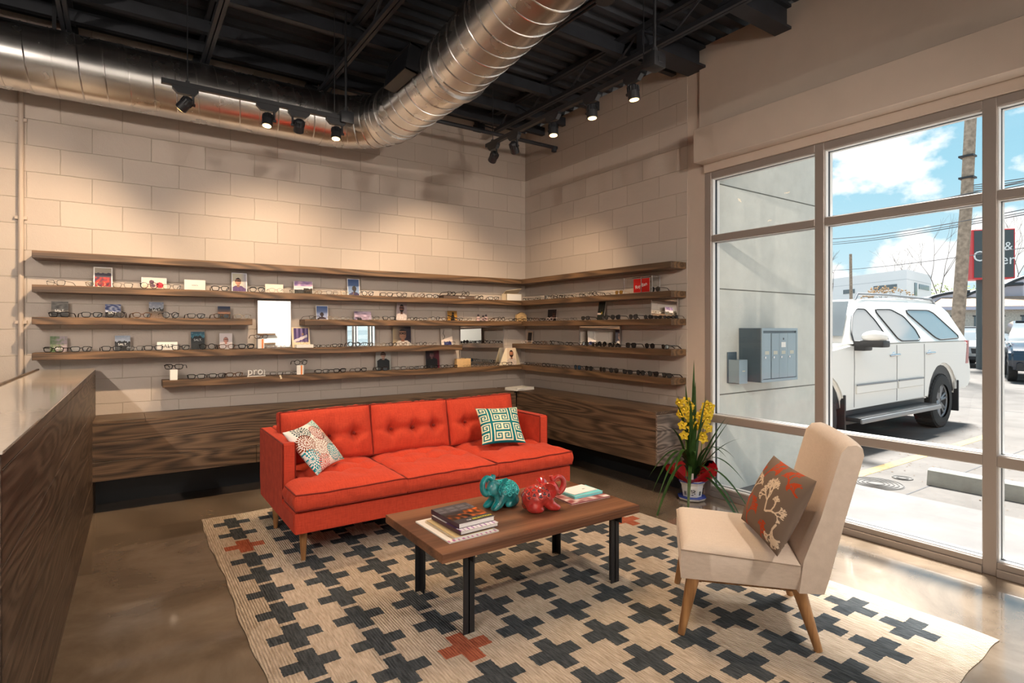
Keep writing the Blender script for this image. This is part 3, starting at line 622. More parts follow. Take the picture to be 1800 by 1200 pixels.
# ================================================================ RUG
def rug_mat():
    m = bpy.data.materials.new('jute_rug'); m.use_nodes = True; t = m.node_tree; p = t.nodes['Principled BSDF']
    def M(op, a, b=None, c=None):
        n = N(t, 'ShaderNodeMath', operation=op)
        for i, v in enumerate((a, b, c)):
            if v is None: continue
            if isinstance(v, (int, float)): n.inputs[i].default_value = v
            else: t.links.new(v, n.inputs[i])
        return n.outputs[0]
    tc = N(t, 'ShaderNodeTexCoord'); nd = N(t, 'ShaderNodeTexNoise'); nd.inputs['Scale'].default_value = 60; nd.inputs['Detail'].default_value = 2; t.links.new(tc.outputs['Object'], nd.inputs[0])
    va = N(t, 'ShaderNodeVectorMath', operation='MULTIPLY_ADD'); va.inputs[1].default_value = (0.012, 0.010, 0); va.inputs[2].default_value = (0, 0, 0); t.links.new(nd.outputs[1], va.inputs[0])
    ad = N(t, 'ShaderNodeVectorMath', operation='ADD'); t.links.new(tc.outputs['Object'], ad.inputs[0]); t.links.new(va.outputs[0], ad.inputs[1])
    s = N(t, 'ShaderNodeSeparateXYZ'); t.links.new(ad.outputs[0], s.inputs[0])
    X = M('ADD', s.outputs[0], 3.475-0.006); Y = M('SUBTRACT', -1.185+0.005, s.outputs[1])
    ix = M('ROUND', M('DIVIDE', X, 0.30)); iy = M('ROUND', M('DIVIDE', Y, 0.2617))
    u = M('ABSOLUTE', M('SUBTRACT', X, M('MULTIPLY', ix, 0.30))); v = M('ABSOLUTE', M('SUBTRACT', Y, M('MULTIPLY', iy, 0.2617)))
    c1 = M('MULTIPLY', M('LESS_THAN', u, 0.118), M('LESS_THAN', v, 0.040)); c2 = M('MULTIPLY', M('LESS_THAN', u, 0.040), M('LESS_THAN', v, 0.116))
    cr = M('MAXIMUM', c1, c2)
    inr = M('MULTIPLY', M('MULTIPLY', M('GREATER_THAN', ix, -0.5), M('LESS_THAN', ix, 8.5)), M('MULTIPLY', M('GREATER_THAN', iy, -0.5), M('LESS_THAN', iy, 13.5)))
    cr = M('MULTIPLY', cr, inr)
    red = None
    for (a_, b_) in ((0, 2), (2, 9), (8, 6)):
        q = M('MULTIPLY', M('LESS_THAN', M('ABSOLUTE', M('SUBTRACT', ix, a_)), 0.3), M('LESS_THAN', M('ABSOLUTE', M('SUBTRACT', iy, b_)), 0.3))
        red = q if red is None else M('MAXIMUM', red, q)
    n1 = N(t, 'ShaderNodeTexNoise'); n1.inputs['Scale'].default_value = 1; n1.inputs['Detail'].default_value = 3
    mp = N(t, 'ShaderNodeMapping'); mp.inputs['Scale'].default_value = (120, 14, 10); t.links.new(tc.outputs['Object'], mp.inputs[0]); t.links.new(mp.outputs[0], n1.inputs[0])
    def ramp(a, b):
        r = N(t, 'ShaderNodeValToRGB'); r.color_ramp.elements[0].position = 0.3; r.color_ramp.elements[0].color = (*a, 1); r.color_ramp.elements[1].position = 0.7; r.color_ramp.elements[1].color = (*b, 1); t.links.new(n1.outputs[0], r.inputs[0]); return r.outputs[0]
    base = ramp((0.45, 0.35, 0.255), (0.72, 0.605, 0.49)); dark = ramp((0.036, 0.042, 0.048), (0.105, 0.118, 0.128)); rd = ramp((0.34, 0.085, 0.045), (0.58, 0.17, 0.09))
    m1 = N(t, 'ShaderNodeMix', data_type='RGBA'); t.links.new(red, m1.inputs[0]); t.links.new(dark, m1.inputs[6]); t.links.new(rd, m1.inputs[7])
    m2 = N(t, 'ShaderNodeMix', data_type='RGBA'); t.links.new(cr, m2.inputs[0]); t.links.new(base, m2.inputs[6]); t.links.new(m1.outputs[2], m2.inputs[7])
    t.links.new(m2.outputs[2], p.inputs['Base Color']); p.inputs['Roughness'].default_value = 0.95; p.inputs['Specular IOR Level'].default_value = 0.15
    # braids run along y
    so = N(t, 'ShaderNodeSeparateXYZ'); t.links.new(tc.outputs['Object'], so.inputs[0])
    wx = M('SINE', M('MULTIPLY', M('ADD', so.outputs[0], M('MULTIPLY', nd.outputs[0], 0.004)), 2*PI/0.0125)); 
    ph = M('MULTIPLY', M('FLOOR', M('DIVIDE', so.outputs[0], 0.0125)), 1.9)
    wy = M('SINE', M('ADD', M('MULTIPLY', so.outputs[1], 2*PI/0.017), ph))
    hh = M('ADD', M('MULTIPLY', wx, 0.6), M('ADD', M('MULTIPLY', wy, 0.45), M('MULTIPLY', n1.outputs[0], 1.6)))
    b = N(t, 'ShaderNodeBump'); b.inputs['Strength'].default_value = 0.9; b.inputs['Distance'].default_value = 0.004; t.links.new(hh, b.inputs['Height']); t.links.new(b.outputs[0], p.inputs['Normal'])
    return m
b = bmesh.new()
X0, X1, Y0r, Y1r = -3.655, -0.835, -4.865, -0.955
nx, ny = 57, 79
def edge(x, y):
    return (x + 0.008*math.sin(y*5.1)+0.006*math.sin(y*13+1) - 0.014*(y+0.95)*0.5*((x-X0)/(X1-X0) < 0.5), y + 0.008*math.sin(x*6.3))
top = [[None]*(ny+1) for _ in range(nx+1)]; bot = [[None]*(ny+1) for _ in range(nx+1)]
for i in range(nx+1):
    for j in range(ny+1):
        x = X0+(X1-X0)*i/nx; y = Y0r+(Y1r-Y0r)*j/ny
        ex, ey = (x, y)
        if i in (0, nx) or j in (0, ny): ex = x+0.007*math.sin(y*5.1)+0.004*math.sin(y*17); ey = y+0.007*math.sin(x*6.3+1)+0.004*math.sin(x*19)
        rim = i in (0, nx) or j in (0, ny)
        top[i][j] = b.verts.new((ex, ey, 0.005 if rim else 0.011)); 
for i in range(nx):
    for j in range(ny): b.faces.new((top[i][j], top[i+1][j], top[i+1][j+1], top[i][j+1]))
ring = [top[i][0] for i in range(nx)] + [top[nx][j] for j in range(ny)] + [top[i][ny] for i in range(nx, 0, -1)] + [top[0][j] for j in range(ny, 0, -1)]
low = [b.verts.new((v.co.x, v.co.y, 0.001)) for v in ring]
for k in range(len(ring)): b.faces.new((ring[k], low[k], low[(k+1) % len(ring)], ring[(k+1) % len(ring)]))
rug = fin(b, 'area_rug', rug_mat(), ang=60); tag(rug, 'large natural jute rug with dark grey and a few red crosses', 'rug')

# ================================================================ SOFT SHAPES
def cushion(w, d, h, tufts=(), puff=0.03, dent=0.03, dr=0.07, seed=0, n=44, edge_r=0.035, wr=0.004, pull=0.0):
    """box cushion: x width, y depth, z height; tufts are (x, y) on the top face"""
    bm = bmesh.new(); nxx = n; nyy = max(16, int(n*d/w)); nz = 8
    def P(u, v, s):   # u,v in -1..1, s -1 bottom, 1 top
        x = u*w/2; y = v*d/2
        ex = 1-abs(u)**6; ey = 1-abs(v)**6
        z = s*(h/2-0.012 + 0.012*min(1, 6*(1-abs(u)))*min(1, 6*(1-abs(v))))
        if s > 0:
            z += puff*(1-u*u)**0.5*(1-v*v)**0.5
            for (tx, ty) in tufts:
                r = math.hypot(x-tx, y-ty); z -= dent*math.exp(-(r/dr)**2) + dent*0.55*math.exp(-(abs(y-ty)/(dr*0.55))**2)*math.exp(-((x-tx)/(dr*2.6))**2)*0.6
                z -= dent*0.35*math.exp(-(abs(x-tx)/(dr*0.4))**2)*math.exp(-((y-ty)/(dr*2.2))**2)
            z += wr*noise.noise(Vector((x*9+seed, y*9, seed)))
        return Vector((x, y, z))
    T = [[bm.verts.new(P(-1+2*i/nxx, -1+2*j/nyy, 1)) for j in range(nyy+1)] for i in range(nxx+1)]
    B = [[bm.verts.new(P(-1+2*i/nxx, -1+2*j/nyy, -1)) for j in range(nyy+1)] for i in range(nxx+1)]
    for i in range(nxx):
        for j in range(nyy): bm.faces.new((T[i][j], T[i+1][j], T[i+1][j+1], T[i][j+1])); bm.faces.new((B[i][j], B[i][j+1], B[i+1][j+1], B[i+1][j]))
    rt_ = [(i, 0) for i in range(nxx)] + [(nxx, j) for j in range(nyy)] + [(i, nyy) for i in range(nxx, 0, -1)] + [(0, j) for j in range(nyy, 0, -1)]
    prev = [T[i][j] for i, j in rt_]; m = len(rt_)
    for k in range(1, nz):
        s = k/nz; row = []
        for q, (i, j) in enumerate(rt_):
            a = T[i][j].co; c = B[i][j].co; p = a.lerp(c, s)
            out = Vector((-1 if i == 0 else (1 if i == nxx else 0), -1 if j == 0 else (1 if j == nyy else 0), 0))
            if out.length: out.normalize()
            bulge = 0.012*math.sin(PI*s) + wr*1.1*noise.noise(Vector((p.x*26+seed, p.y*26, s*1.2)))*math.sin(PI*s)
            row.append(bm.verts.new(p + out*bulge))
        for q in range(m): bm.faces.new((prev[q], prev[(q+1) % m], row[(q+1) % m], row[q]))
        prev = row
    last = [B[i][j] for i, j in rt_]
    for q in range(m): bm.faces.new((prev[q], prev[(q+1) % m], last[(q+1) % m], last[q]))
    loops = ([T[i][j].co.copy() for i, j in rt_], [B[i][j].co.copy() for i, j in rt_])
    return bm, loops
def piping(loops, r=0.0048):
    bm = bmesh.new()
    for L_ in loops: tube(bm, L_[::2], r, 6, closed=True)
    return bm

def pillow(w, h, T, n, fn, name, label, basis, loc, group=None, pinch=0.09):
    """basis: columns local x, y (in-plane) and z (front normal); fn(u,v)->sRGB, u,v in 0..1"""
    me = bpy.data.meshes.new(name); verts = []; faces = []; cols = []
    def P(i, j, s):
        u = -1+2*i/n; v = -1+2*j/n
        x = w/2*u*(1-pinch*(1-v*v)); y = h/2*v*(1-pinch*(1-u*u))
        z = s*T*(max(0, 1-abs(u)**2.6)*max(0, 1-abs(v)**2.6))**0.55 + s*0.004*noise.noise(Vector((x*14, y*14, s)))*(1-u*u)*(1-v*v)
        return (x, y, z)
    idx = {}
    for s in (1, -1):
        for i in range(n+1):
            for j in range(n+1):
                e_ = i in (0, n) or j in (0, n)
                if s == -1 and e_: idx[(s, i, j)] = idx[(1, i, j)]; continue
                idx[(s, i, j)] = len(verts); verts.append(P(i, j, s))
    for s in (1, -1):
        for i in range(n):
            for j in range(n):
                f = (idx[(s, i, j)], idx[(s, i+1, j)], idx[(s, i+1, j+1)], idx[(s, i, j+1)])
                faces.append(f if s == 1 else f[::-1]); c = (*s2l(fn((i+0.5)/n, (j+0.5)/n)), 1.0); cols += list(c)*4
    me.from_pydata(verts, [], faces); ca_ = me.color_attributes.new('Print', 'FLOAT_COLOR', 'CORNER'); ca_.data.foreach_set('color', cols)
    me.materials.append(M_printf); me.shade_smooth()
    o = bpy.data.objects.new(name, me); COL.objects.link(o)
    bx, by = Vector(basis[0]).normalized(), Vector(basis[1]); by = (by - bx*by.dot(bx)).normalized(); bz = bx.cross(by)
    M = Matrix((bx, by, bz)).transposed().to_4x4(); M.translation = Vector(loc); o.matrix_world = M
    tag(o, label, 'pillow', group)
    return o

# ================================================================ SOFA
SX0, SX1, SY0, SY1 = -3.295, -1.165, -2.245, -1.225     # y0 front, y1 back
sofa = thing('sofa', 'long orange red three seat sofa with tufted cushions and wooden legs', 'sofa', ((SX0+SX1)/2, (SY0+SY1)/2, 0))
hx = (SX1-SX0)/2; hy = (SY1-SY0)/2
b = bmesh.new(); box(b, -hx+0.004, hx-0.004, -hy, hy-0.02, 0.198, 0.325, 0.012, 3); fin(b, 'base', M_sofa, sofa)
AT = 0.085
for s in (-1, 1):
    b = bmesh.new(); tb = bmesh.new()
    # arm side outline in y,z; front edge stands back from the seat front
    out = [(hy, 0.335), (hy-0.03, 0.202), (-hy+0.012, 0.202), (-hy+0.012, 0.320), (-hy+0.30, 0.322), (-hy+0.30, 0.69), (hy, 0.69)]
    xa, xb = (s*hx, s*(hx-AT))
    prism(tb, out, lambda y, z: (xa, y, z), lambda y, z: (xb, y, z)); bmesh.ops.recalc_face_normals(tb, faces=tb.faces[:])
    bmesh.ops.bevel(tb, geom=tb.edges[:], offset=0.010, segments=3, affect='EDGES'); merge(b, tb)
    a_ = fin(b, 'arm', M_sofa, sofa)
    b = bmesh.new()
    for x in (s*(hx-0.004), s*(hx-AT+0.004)):
        tube(b, [(x, -hy+0.304, 0.34), (x, -hy+0.304, 0.686), (x, hy-0.01, 0.686)], 0.0035, 6)
    fin(b, 'arm_piping', M_sofad, a_)
b = bmesh.new(); box(b, -hx+AT, hx-AT, hy-0.13, hy, 0.20, 0.70, 0.02, 3); fin(b, 'back_frame', M_sofa, sofa)
cw = (2*hx)/3
for i in range(3):
    x0 = -hx+0.004 + cw*i; x1 = x0+cw-0.008
    ins0 = AT+0.004 if i == 0 else 0; ins1 = AT+0.004 if i == 2 else 0
    w = (x1-x0); cx = (x0+x1)/2; D = 0.80
    tf = [(tx*w, ty) for ty in (-0.07, 0.13) for tx in (-0.27, 0, 0.27)]
    bm, lp = cushion(w, D, 0.118, tf, 0.044, 0.030, 0.055, seed=i*3.3, n=64, wr=0.008)
    # T shape: the rear part is notched round the arm
    def notch(c):
        if c.y > -D/2+0.285:
            if i == 0: c.x = max(c.x, -w/2+ins0)
            if i == 2: c.x = min(c.x, w/2-ins1)
    for v in bm.verts: notch(v.co)
    for L_ in lp:
        for v in L_: notch(v)
    c_ = fin(bm, 'seat_cushion', M_sofa, sofa, (cx, -hy-0.018+D/2, 0.330+0.059), ang=70)
    fin(piping(lp), 'piping', M_sofad, c_)
bw = (2*hx-2*AT)/3
for i in range(3):
    w = bw-0.006; cx = -hx+AT+bw*(i+0.5)
    tf = [(-w*0.28, -0.01), (0, -0.01), (w*0.28, -0.01)]
    bm, lp = cushion(w, 0.375, 0.125, tf, 0.060, 0.052, 0.045, seed=20+i*2.7, n=60, wr=0.009)
    Mx = Matrix.Translation((cx-0.012, hy-0.295, 0.640)) @ Matrix.Rotation(R(78), 4, 'X') @ Matrix.Rotation(R([0.8, -0.6, 1.0][i]), 4, 'Z')
    Mx2 = Mx
    bmesh.ops.transform(bm, matrix=Mx2, verts=bm.verts[:])
    c_ = fin(bm, 'back_cushion', M_sofa, sofa, ang=70)
    lp = [[Mx2 @ p for p in L_] for L_ in lp]; fin(piping(lp), 'piping', M_sofad, c_)
    for (tx, ty) in tf:
        b = bmesh.new(); p = Mx2 @ Vector((tx, ty, 0.125/2+0.012)); ball(b, p, 0.012, (1, 1, 1), 12, 8); fin(b, 'button', M_sofad, c_)
for sx_, sy_, (lx, ly) in ((-1, -1, (-hx+0.075, -hy+0.09)), (1, -1, (hx-0.075, -hy+0.09)), (-1, 1, (-hx+0.06, hy-0.25)), (1, 1, (hx-0.06, hy-0.25))):
    b = bmesh.new(); tube(b, [(lx, ly, 0.205), (lx-0.0*sx_, ly+0.005*sy_, 0.012)], [0.027, 0.014], 18); fin(b, 'leg', M_legwood, sofa)

# printed pillows
def dahlia(u, v):
    base = (0.93, 0.90, 0.87)
    fl = [(0.52, 0.80, 0.17, (0.22, 0.13, 0.12)), (0.80, 0.70, 0.19, (0.05, 0.62, 0.66)), (0.30, 0.62, 0.20, (0.60, 0.18, 0.13)), (0.62, 0.40, 0.26, (0.70, 0.60, 0.56)), (0.90, 0.30, 0.17, (0.80, 0.24, 0.17)),
          (0.72, 0.06, 0.20, (0.02, 0.55, 0.60)), (0.40, 0.16, 0.19, (0.55, 0.25, 0.12)), (0.14, 0.28, 0.20, (0.08, 0.22, 0.25)), (0.10, 0.85, 0.18, (0.15, 0.62, 0.60)), (0.36, 0.98, 0.20, (0.93, 0.55, 0.25)), (0.97, 0.97, 0.16, (0.10, 0.55, 0.50)), (0.98, 0.05, 0.12, (0.1, 0.55, 0.6))]
    c = base
    for fx, fy, fr, col in fl:
        r = math.hypot(u-fx, v-fy); a = math.atan2(v-fy, u-fx)
        if r < fr:
            k = int(r/fr*4.0); m = 9+5*k; f = (a*m/(2*PI)+0.5*(k % 2)) % 1.0; g = (r/fr*4.0) % 1.0
            if abs(f-0.5) < 0.36*math.sin(PI*min(1, g*0.9+0.1)) or r < fr*0.08: return col
            c = (0.93, 0.91, 0.88)
    return c
def greek(u, v):
    teal = (0.05, 0.42, 0.46); cream = (0.86, 0.86, 0.74)
    pat = ["0000000000000", "0111111011111", "0100000010000", "0101111010111", "0101001010101", "0101011010101", "0101010010001", "0101010011101", "0101000000101", "0101111111101", "0100000000001", "0111111111111"]
    n = 4; x = u*n; y = v*n; cx = int(x); cy = int(y); fx = x-cx; fy = y-cy
    if cx % 2: fx = 1-fx
    if cy % 2: fy = 1-fy
    P_ = [[0,0,0,0,0,0,0,0,0], [1,1,1,1,1,1,1,1,0], [1,0,0,0,0,0,0,1,0], [1,0,1,1,1,1,0,1,0], [1,0,1,0,0,1,0,1,0], [1,0,1,1,0,1,0,1,0], [1,0,0,0,0,1,0,1,0], [1,1,1,1,1,1,0,1,0], [0,0,0,0,0,0,0,1,0]]
    return cream if P_[min(8, int(fy*9))][min(8, int(fx*9))] else teal
def coral_fn():
    segs = []
    rnd = random.Random(5)
    def branch(x, y, a, l, w, col, d):
        x2 = x+math.cos(a)*l; y2 = y+math.sin(a)*l; segs.append((x, y, x2, y2, w, col))
        if d > 0:
            for da in (-0.55, 0.05, 0.55):
                if rnd.random() < 0.80: branch(x2, y2, a+da+rnd.uniform(-0.25, 0.25), l*rnd.uniform(0.60, 0.82), max(0.009, w*0.80), col, d-1)
    W_ = (0.88, 0.80, 0.70); O_ = (0.72, 0.27, 0.12)
    for (x, y, a, l, col) in ((0.66, 0.36, 1.9, 0.13, W_), (0.68, 0.36, 0.5, 0.09, W_), (0.12, 0.42, 1.2, 0.11, W_), (0.26, 0.02, 1.5, 0.13, O_), (0.28, 0.72, 1.2, 0.11, O_), (0.80, 0.78, 2.2, 0.09, O_), (0.90, 0.30, -1.9, 0.08, W_), (0.66, 0.02, 1.2, 0.07, O_), (0.95, 0.72, 2.6, 0.06, O_), (0.05, 0.9, -0.9, 0.06, O_), (0.45, 0.62, 0.4, 0.0, O_)):
        if l > 0: branch(x, y, a, l, 0.020, col, 5)
    def f(u, v):
        for (x1, y1, x2, y2, w, col) in segs:
            if min(x1, x2)-w > u or max(x1, x2)+w < u or min(y1, y2)-w > v or max(y1, y2)+w < v: continue
            dx, dy = x2-x1, y2-y1; q = max(0, min(1, ((u-x1)*dx+(v-y1)*dy)/(dx*dx+dy*dy+1e-9)))
            if math.hypot(u-x1-q*dx, v-y1-q*dy) < w*0.62: return col
        return (0.47, 0.40, 0.35)
    return f
RT = Vector((0.825, -0.565, 0)); FW = Vector((0.565, 0.825, 0)); UP = Vector((0, 0, 1))
TR = RT*0.26 + UP*-0.28 + FW*-0.10; TL = RT*-0.19 + UP*-0.12 + FW*-0.34
Bc = Vector((-3.085, -1.955, 0.475)); Tc = Bc - TR - TL
pillow(0.36, 0.36, 0.060, 110, dahlia, 'throw_pillow', 'square pillow with multicoloured dahlia print leaning in the left sofa corner', (Vector((0.501, -0.427, -0.753)), Vector((0.711, 0.699, 0.077))), Vector((-3.062, -1.825, 0.628)))
a_, c_, d_, e_ = Vector((-1.770, -1.735, 0.78)), Vector((-1.425, -1.86, 0.78)), Vector((-1.755, -1.855, 0.485)), Vector((-1.40, -1.975, 0.485))
pillow(0.36, 0.36, 0.055, 108, greek, 'throw_pillow', 'square teal and cream Greek key pillow leaning by the right sofa arm', (Vector((0.952, -0.307, -0.004)), Vector((0.217, 0.665, 0.714))), Vector((-1.60, -1.875, 0.636)))
T_, R_, L_, B_ = Vector((-1.43, -4.15, 0.79)), Vector((-1.75, -4.50, 0.79)), Vector((-1.50, -3.99, 0.452)), Vector((-1.80, -4.39, 0.452))
pillow(0.48, 0.36, 0.062, 170, coral_fn(), 'lumbar_pillow', 'taupe pillow with white and orange coral print on the beige chair', (Vector((-0.631, -0.776, -0.003)), Vector((0.343, -0.283, 0.896))), Vector((-1.640, -4.258, 0.622)), pinch=0.05)

# ================================================================ COFFEE TABLE
tb_ = thing('coffee_table', 'walnut topped coffee table on black steel legs standing on the rug', 'coffee table', (-2.3625, -3.195, 0.011))
b = bmesh.new(); box(b, -0.6175, 0.6175, -0.325, 0.322, 0.382, 0.424, 0.002, 1); fin(b, 'tabletop', M_walnut, tb_)
for sx_ in (-1, 1):
    cx = -0.445 if sx_ < 0 else 0.490
    b = bmesh.new(); box(b, cx-0.004, cx+0.004, -0.31, 0.31, 0.345, 0.382); box(b, cx-0.032, cx+0.032, -0.31, 0.31, 0.376, 0.382); fin(b, 'cross_bar', M_blackm, tb_)
    for sy_ in (-1, 1):
        cy = sy_*0.262
        b = bmesh.new(); box(b, cx-0.030, cx+0.030, cy-0.004*0-(0.004 if sy_ > 0 else -0.0), cy+(0.004 if sy_ < 0 else 0.0)+0.002, 0.0, 0.352, 0.001, 1)
        box(b, cx-0.004, cx+0.004, min(cy, cy-sy_*0.045), max(cy, cy-sy_*0.045), 0.0, 0.352, 0.001, 1)
        fin(b, 'leg', M_blackm, tb_)

# ================================================================ SLIPPER CHAIR
chr_ = thing('slipper_chair', 'armless beige linen chair with tapered wooden legs by the storefront', 'chair', (-1.623, -4.030, 0.011), 41.3)
def loft_box(pts_bot, pts_top, bev, name, m, parent, puff=0.0, n=1):
    bm = bmesh.new(); a = [bm.verts.new(p) for p in pts_bot]; c = [bm.verts.new(p) for p in pts_top]
    bm.faces.new(a[::-1]); bm.faces.new(c)
    for k in range(4): bm.faces.new((a[k], a[(k+1) % 4], c[(k+1) % 4], c[k]))
    bmesh.ops.recalc_face_normals(bm, faces=bm.faces[:])
    bmesh.ops.bevel(bm, geom=bm.edges[:], offset=bev, segments=5, profile=0.55, affect='EDGES')
    return fin(bm, name, m, parent, ang=50)
# seat: slightly crowned, higher in front
bm = bmesh.new(); nx_, ny_ = 30, 30
def seatP(u, v, s):
    hwx = 0.292 + 0.010*s; x = u*hwx; y = -0.245 + (v+1)/2*0.515
    zt_ = 0.404 + 0.026*(v+1)/2
    if s > 0: z = zt_ + 0.022*(1-u*u)*(1-0.6*v*v) - 0.03*(max(abs(u), abs(v))**14)
    else: z = 0.262
    k = (abs(u)**8 + abs(v)**8); x *= 1-0.012*min(1, k); y = y - (v*0.006*min(1, k))
    return (x, y, z)
T = [[bm.verts.new(seatP(-1+2*i/nx_, -1+2*j/ny_, 1)) for j in range(ny_+1)] for i in range(nx_+1)]
Bt = [[bm.verts.new(seatP(-1+2*i/nx_, -1+2*j/ny_, -1)) for j in range(ny_+1)] for i in range(nx_+1)]
for i in range(nx_):
    for j in range(ny_): bm.faces.new((T[i][j], T[i+1][j], T[i+1][j+1], T[i][j+1])); bm.faces.new((Bt[i][j], Bt[i][j+1], Bt[i+1][j+1], Bt[i+1][j]))
rg = [(i, 0) for i in range(nx_)] + [(nx_, j) for j in range(ny_)] + [(i, ny_) for i in range(nx_, 0, -1)] + [(0, j) for j in range(ny_, 0, -1)]
for k in range(len(rg)):
    i, j = rg[k]; i2, j2 = rg[(k+1) % len(rg)]; bm.faces.new((T[i][j], Bt[i][j], Bt[i2][j2], T[i2][j2]))
seat = fin(bm, 'seat', M_beige, chr_, ang=50)
lp = [[Vector(T[0][0].co) if False else Vector(seatP(-1+2*i/nx_, -1+2*j/ny_, 1)) for i, j in rg]]
fin(piping(lp, 0.0028), 'seam', M_beiged, seat)
# back: leans away, thick, rounded top
prof = [(-0.225, 0.255), (-0.335, 0.262), (-0.355, 0.33), (-0.415, 0.60), (-0.485, 0.880), (-0.478, 0.910), (-0.452, 0.924), (-0.415, 0.919), (-0.388, 0.888), (-0.310, 0.60), (-0.240, 0.40)]
bm = bmesh.new(); N_ = 28; cols_ = []
for k in range(N_+1):
    u = -1+2*k/N_; x = u*0.298; sh = 0.004*(1-abs(u)**10); cr_ = 0.0
    f = 1-0.10*abs(u)**12
    ring_ = []
    cy_ = [(-0.29-0.2*((z-0.26)/0.66)) for (_, z) in prof]
    for (y, z), c0 in zip(prof, cy_): ring_.append(bm.verts.new((x, c0+(y-c0)*f, 0.26+(z-0.26)*(1-0.018*abs(u)**8) + 0.010*(1-u*u))))
    cols_.append(ring_)
for A_, B2_ in zip(cols_, cols_[1:]):
    for k in range(len(prof)): bm.faces.new((A_[k], A_[(k+1) % len(prof)], B2_[(k+1) % len(prof)], B2_[k]))
bm.faces.new(cols_[0]); bm.faces.new(cols_[-1][::-1])
back = fin(bm, 'backrest', M_beige, chr_, ang=62)
b = bmesh.new()
for s in (-1, 1):
    pass
b.free()
for sx_, sy_ in ((-1, 1), (1, 1), (-1, -1), (1, -1)):
    b = bmesh.new()
    if sy_ > 0: tube(b, [(sx_*0.245, 0.205, 0.275), (sx_*0.272, 0.262, 0.012-0.011)], [0.031, 0.016], 20)
    else: tube(b, [(sx_*0.240, -0.235, 0.275), (sx_*0.272, -0.315, 0.012-0.011)], [0.031, 0.017], 20)
    fin(b, 'leg', M_legwood, chr_)
b = bmesh.new(); box(b, -0.24, 0.24, 0.17, 0.20, 0.235, 0.264); box(b, -0.24, 0.24, -0.23, -0.20, 0.235, 0.264); box(b, -0.245, -0.215, -0.21, 0.18, 0.24, 0.264); box(b, 0.215, 0.245, -0.21, 0.18, 0.24, 0.264); fin(b, 'under_frame', M_legwood, chr_)
# ================================================================ PRINTED THINGS
def slab(name, w, h, d, fn, parent=None, nx=30, ny=36, side=(0.9, 0.88, 0.85), flat=False, m=None):
    """thin block; front face (towards -y, or up if flat) carries the print fn(u, v) -> sRGB, v up"""
    verts = []; faces = []; cols = []
    def V(x, y, z):
        verts.append((x, -z, y) if False else ((x, y, z) if not flat else (x, z, -y))); return len(verts)-1
    g = [[V(-w/2+w*i/nx, 0, h*j/ny) for j in range(ny+1)] for i in range(nx+1)]
    for i in range(nx):
        for j in range(ny): faces.append((g[i][j], g[i+1][j], g[i+1][j+1], g[i][j+1])); cols += list((*s2l(fn((i+0.5)/nx, (j+0.5)/ny)), 1.0))*4
    bk = [V(-w/2, d, 0), V(w/2, d, 0), V(w/2, d, h), V(-w/2, d, h)]; fr = [g[0][0], g[nx][0], g[nx][ny], g[0][ny]]
    sc_ = (*s2l(side), 1.0)
    for f in ((bk[3], bk[2], bk[1], bk[0]),): faces.append(f); cols += list(sc_)*4
    eds = ([g[i][0] for i in range(nx+1)], [g[nx][j] for j in range(ny+1)], [g[i][ny] for i in range(nx, -1, -1)], [g[0][j] for j in range(ny, -1, -1)])
    bkk = ((bk[0], bk[1]), (bk[1], bk[2]), (bk[2], bk[3]), (bk[3], bk[0]))
    for ed, (p, q) in zip(eds, bkk):
        f = tuple(reversed(ed)) + (p, q); faces.append(f); cols += list(sc_)*len(f)
    me = bpy.data.meshes.new(name); me.from_pydata(verts, [], faces)
    ca_ = me.color_attributes.new('Print', 'FLOAT_COLOR', 'CORNER'); ca_.data.foreach_set('color', cols); me.materials.append(m or M_print)
    o = bpy.data.objects.new(name, me); COL.objects.link(o)
    if parent: o.parent = parent
    return o
def mixc(a, b, t): t = max(0, min(1, t)); return tuple(a[i]*(1-t)+b[i]*t for i in range(3))
def nz3(x, y, s=0.0, f=5): return noise.noise(Vector((x*f, y*f, s)))
def person(bg, hair, skin, shirt, cx=0.5, hy=0.62, r=0.16, glasses=True, border=None, beard=False, aspect=0.75, hat=False):
    def f(u, v):
        if border and (u < 0.05 or u > 0.95 or v < 0.04 or v > 0.96): return border
        b_ = bg(u, v) if callable(bg) else bg
        x = (u-cx)*aspect; dx = x/r; dy = (v-hy)/(r*1.25)
        sh = hy-r*1.5
        if dx*dx+dy*dy < 1:
            if dy > 0.45 + (0.1 if not hat else -0.15) or abs(dx) > 0.86: return hair
            if glasses and 0.0 < dy < 0.28 and abs(abs(dx)-0.4) > 0.24 and abs(dx) < 0.78: return (0.05, 0.05, 0.06)
            if glasses and (abs(dy-0.0) < 0.05 or abs(dy-0.28) < 0.07) and 0.1 < abs(dx) < 0.8: return (0.05, 0.05, 0.06)
            if beard and dy < -0.35: return mixc(hair, skin, 0.2)
            if -0.5 < dy < -0.42 and abs(dx) < 0.3: return mixc(skin, (0.5, 0.2, 0.2), 0.6)
            return mixc(skin, (0.2, 0.1, 0.08), max(0, dx)*0.35)
        if abs(x) < r*0.42 and sh-0.06 < v < hy: return mixc(skin, (0.2, 0.1, 0.08), 0.3)
        if v < sh and abs(x) < r*1.0 + (sh-v)*1.5 and abs(x) < r*2.4: return mixc(shirt, (0, 0, 0), 0.12+0.12*nz3(u, v, 2, 9))
        return b_
    return f
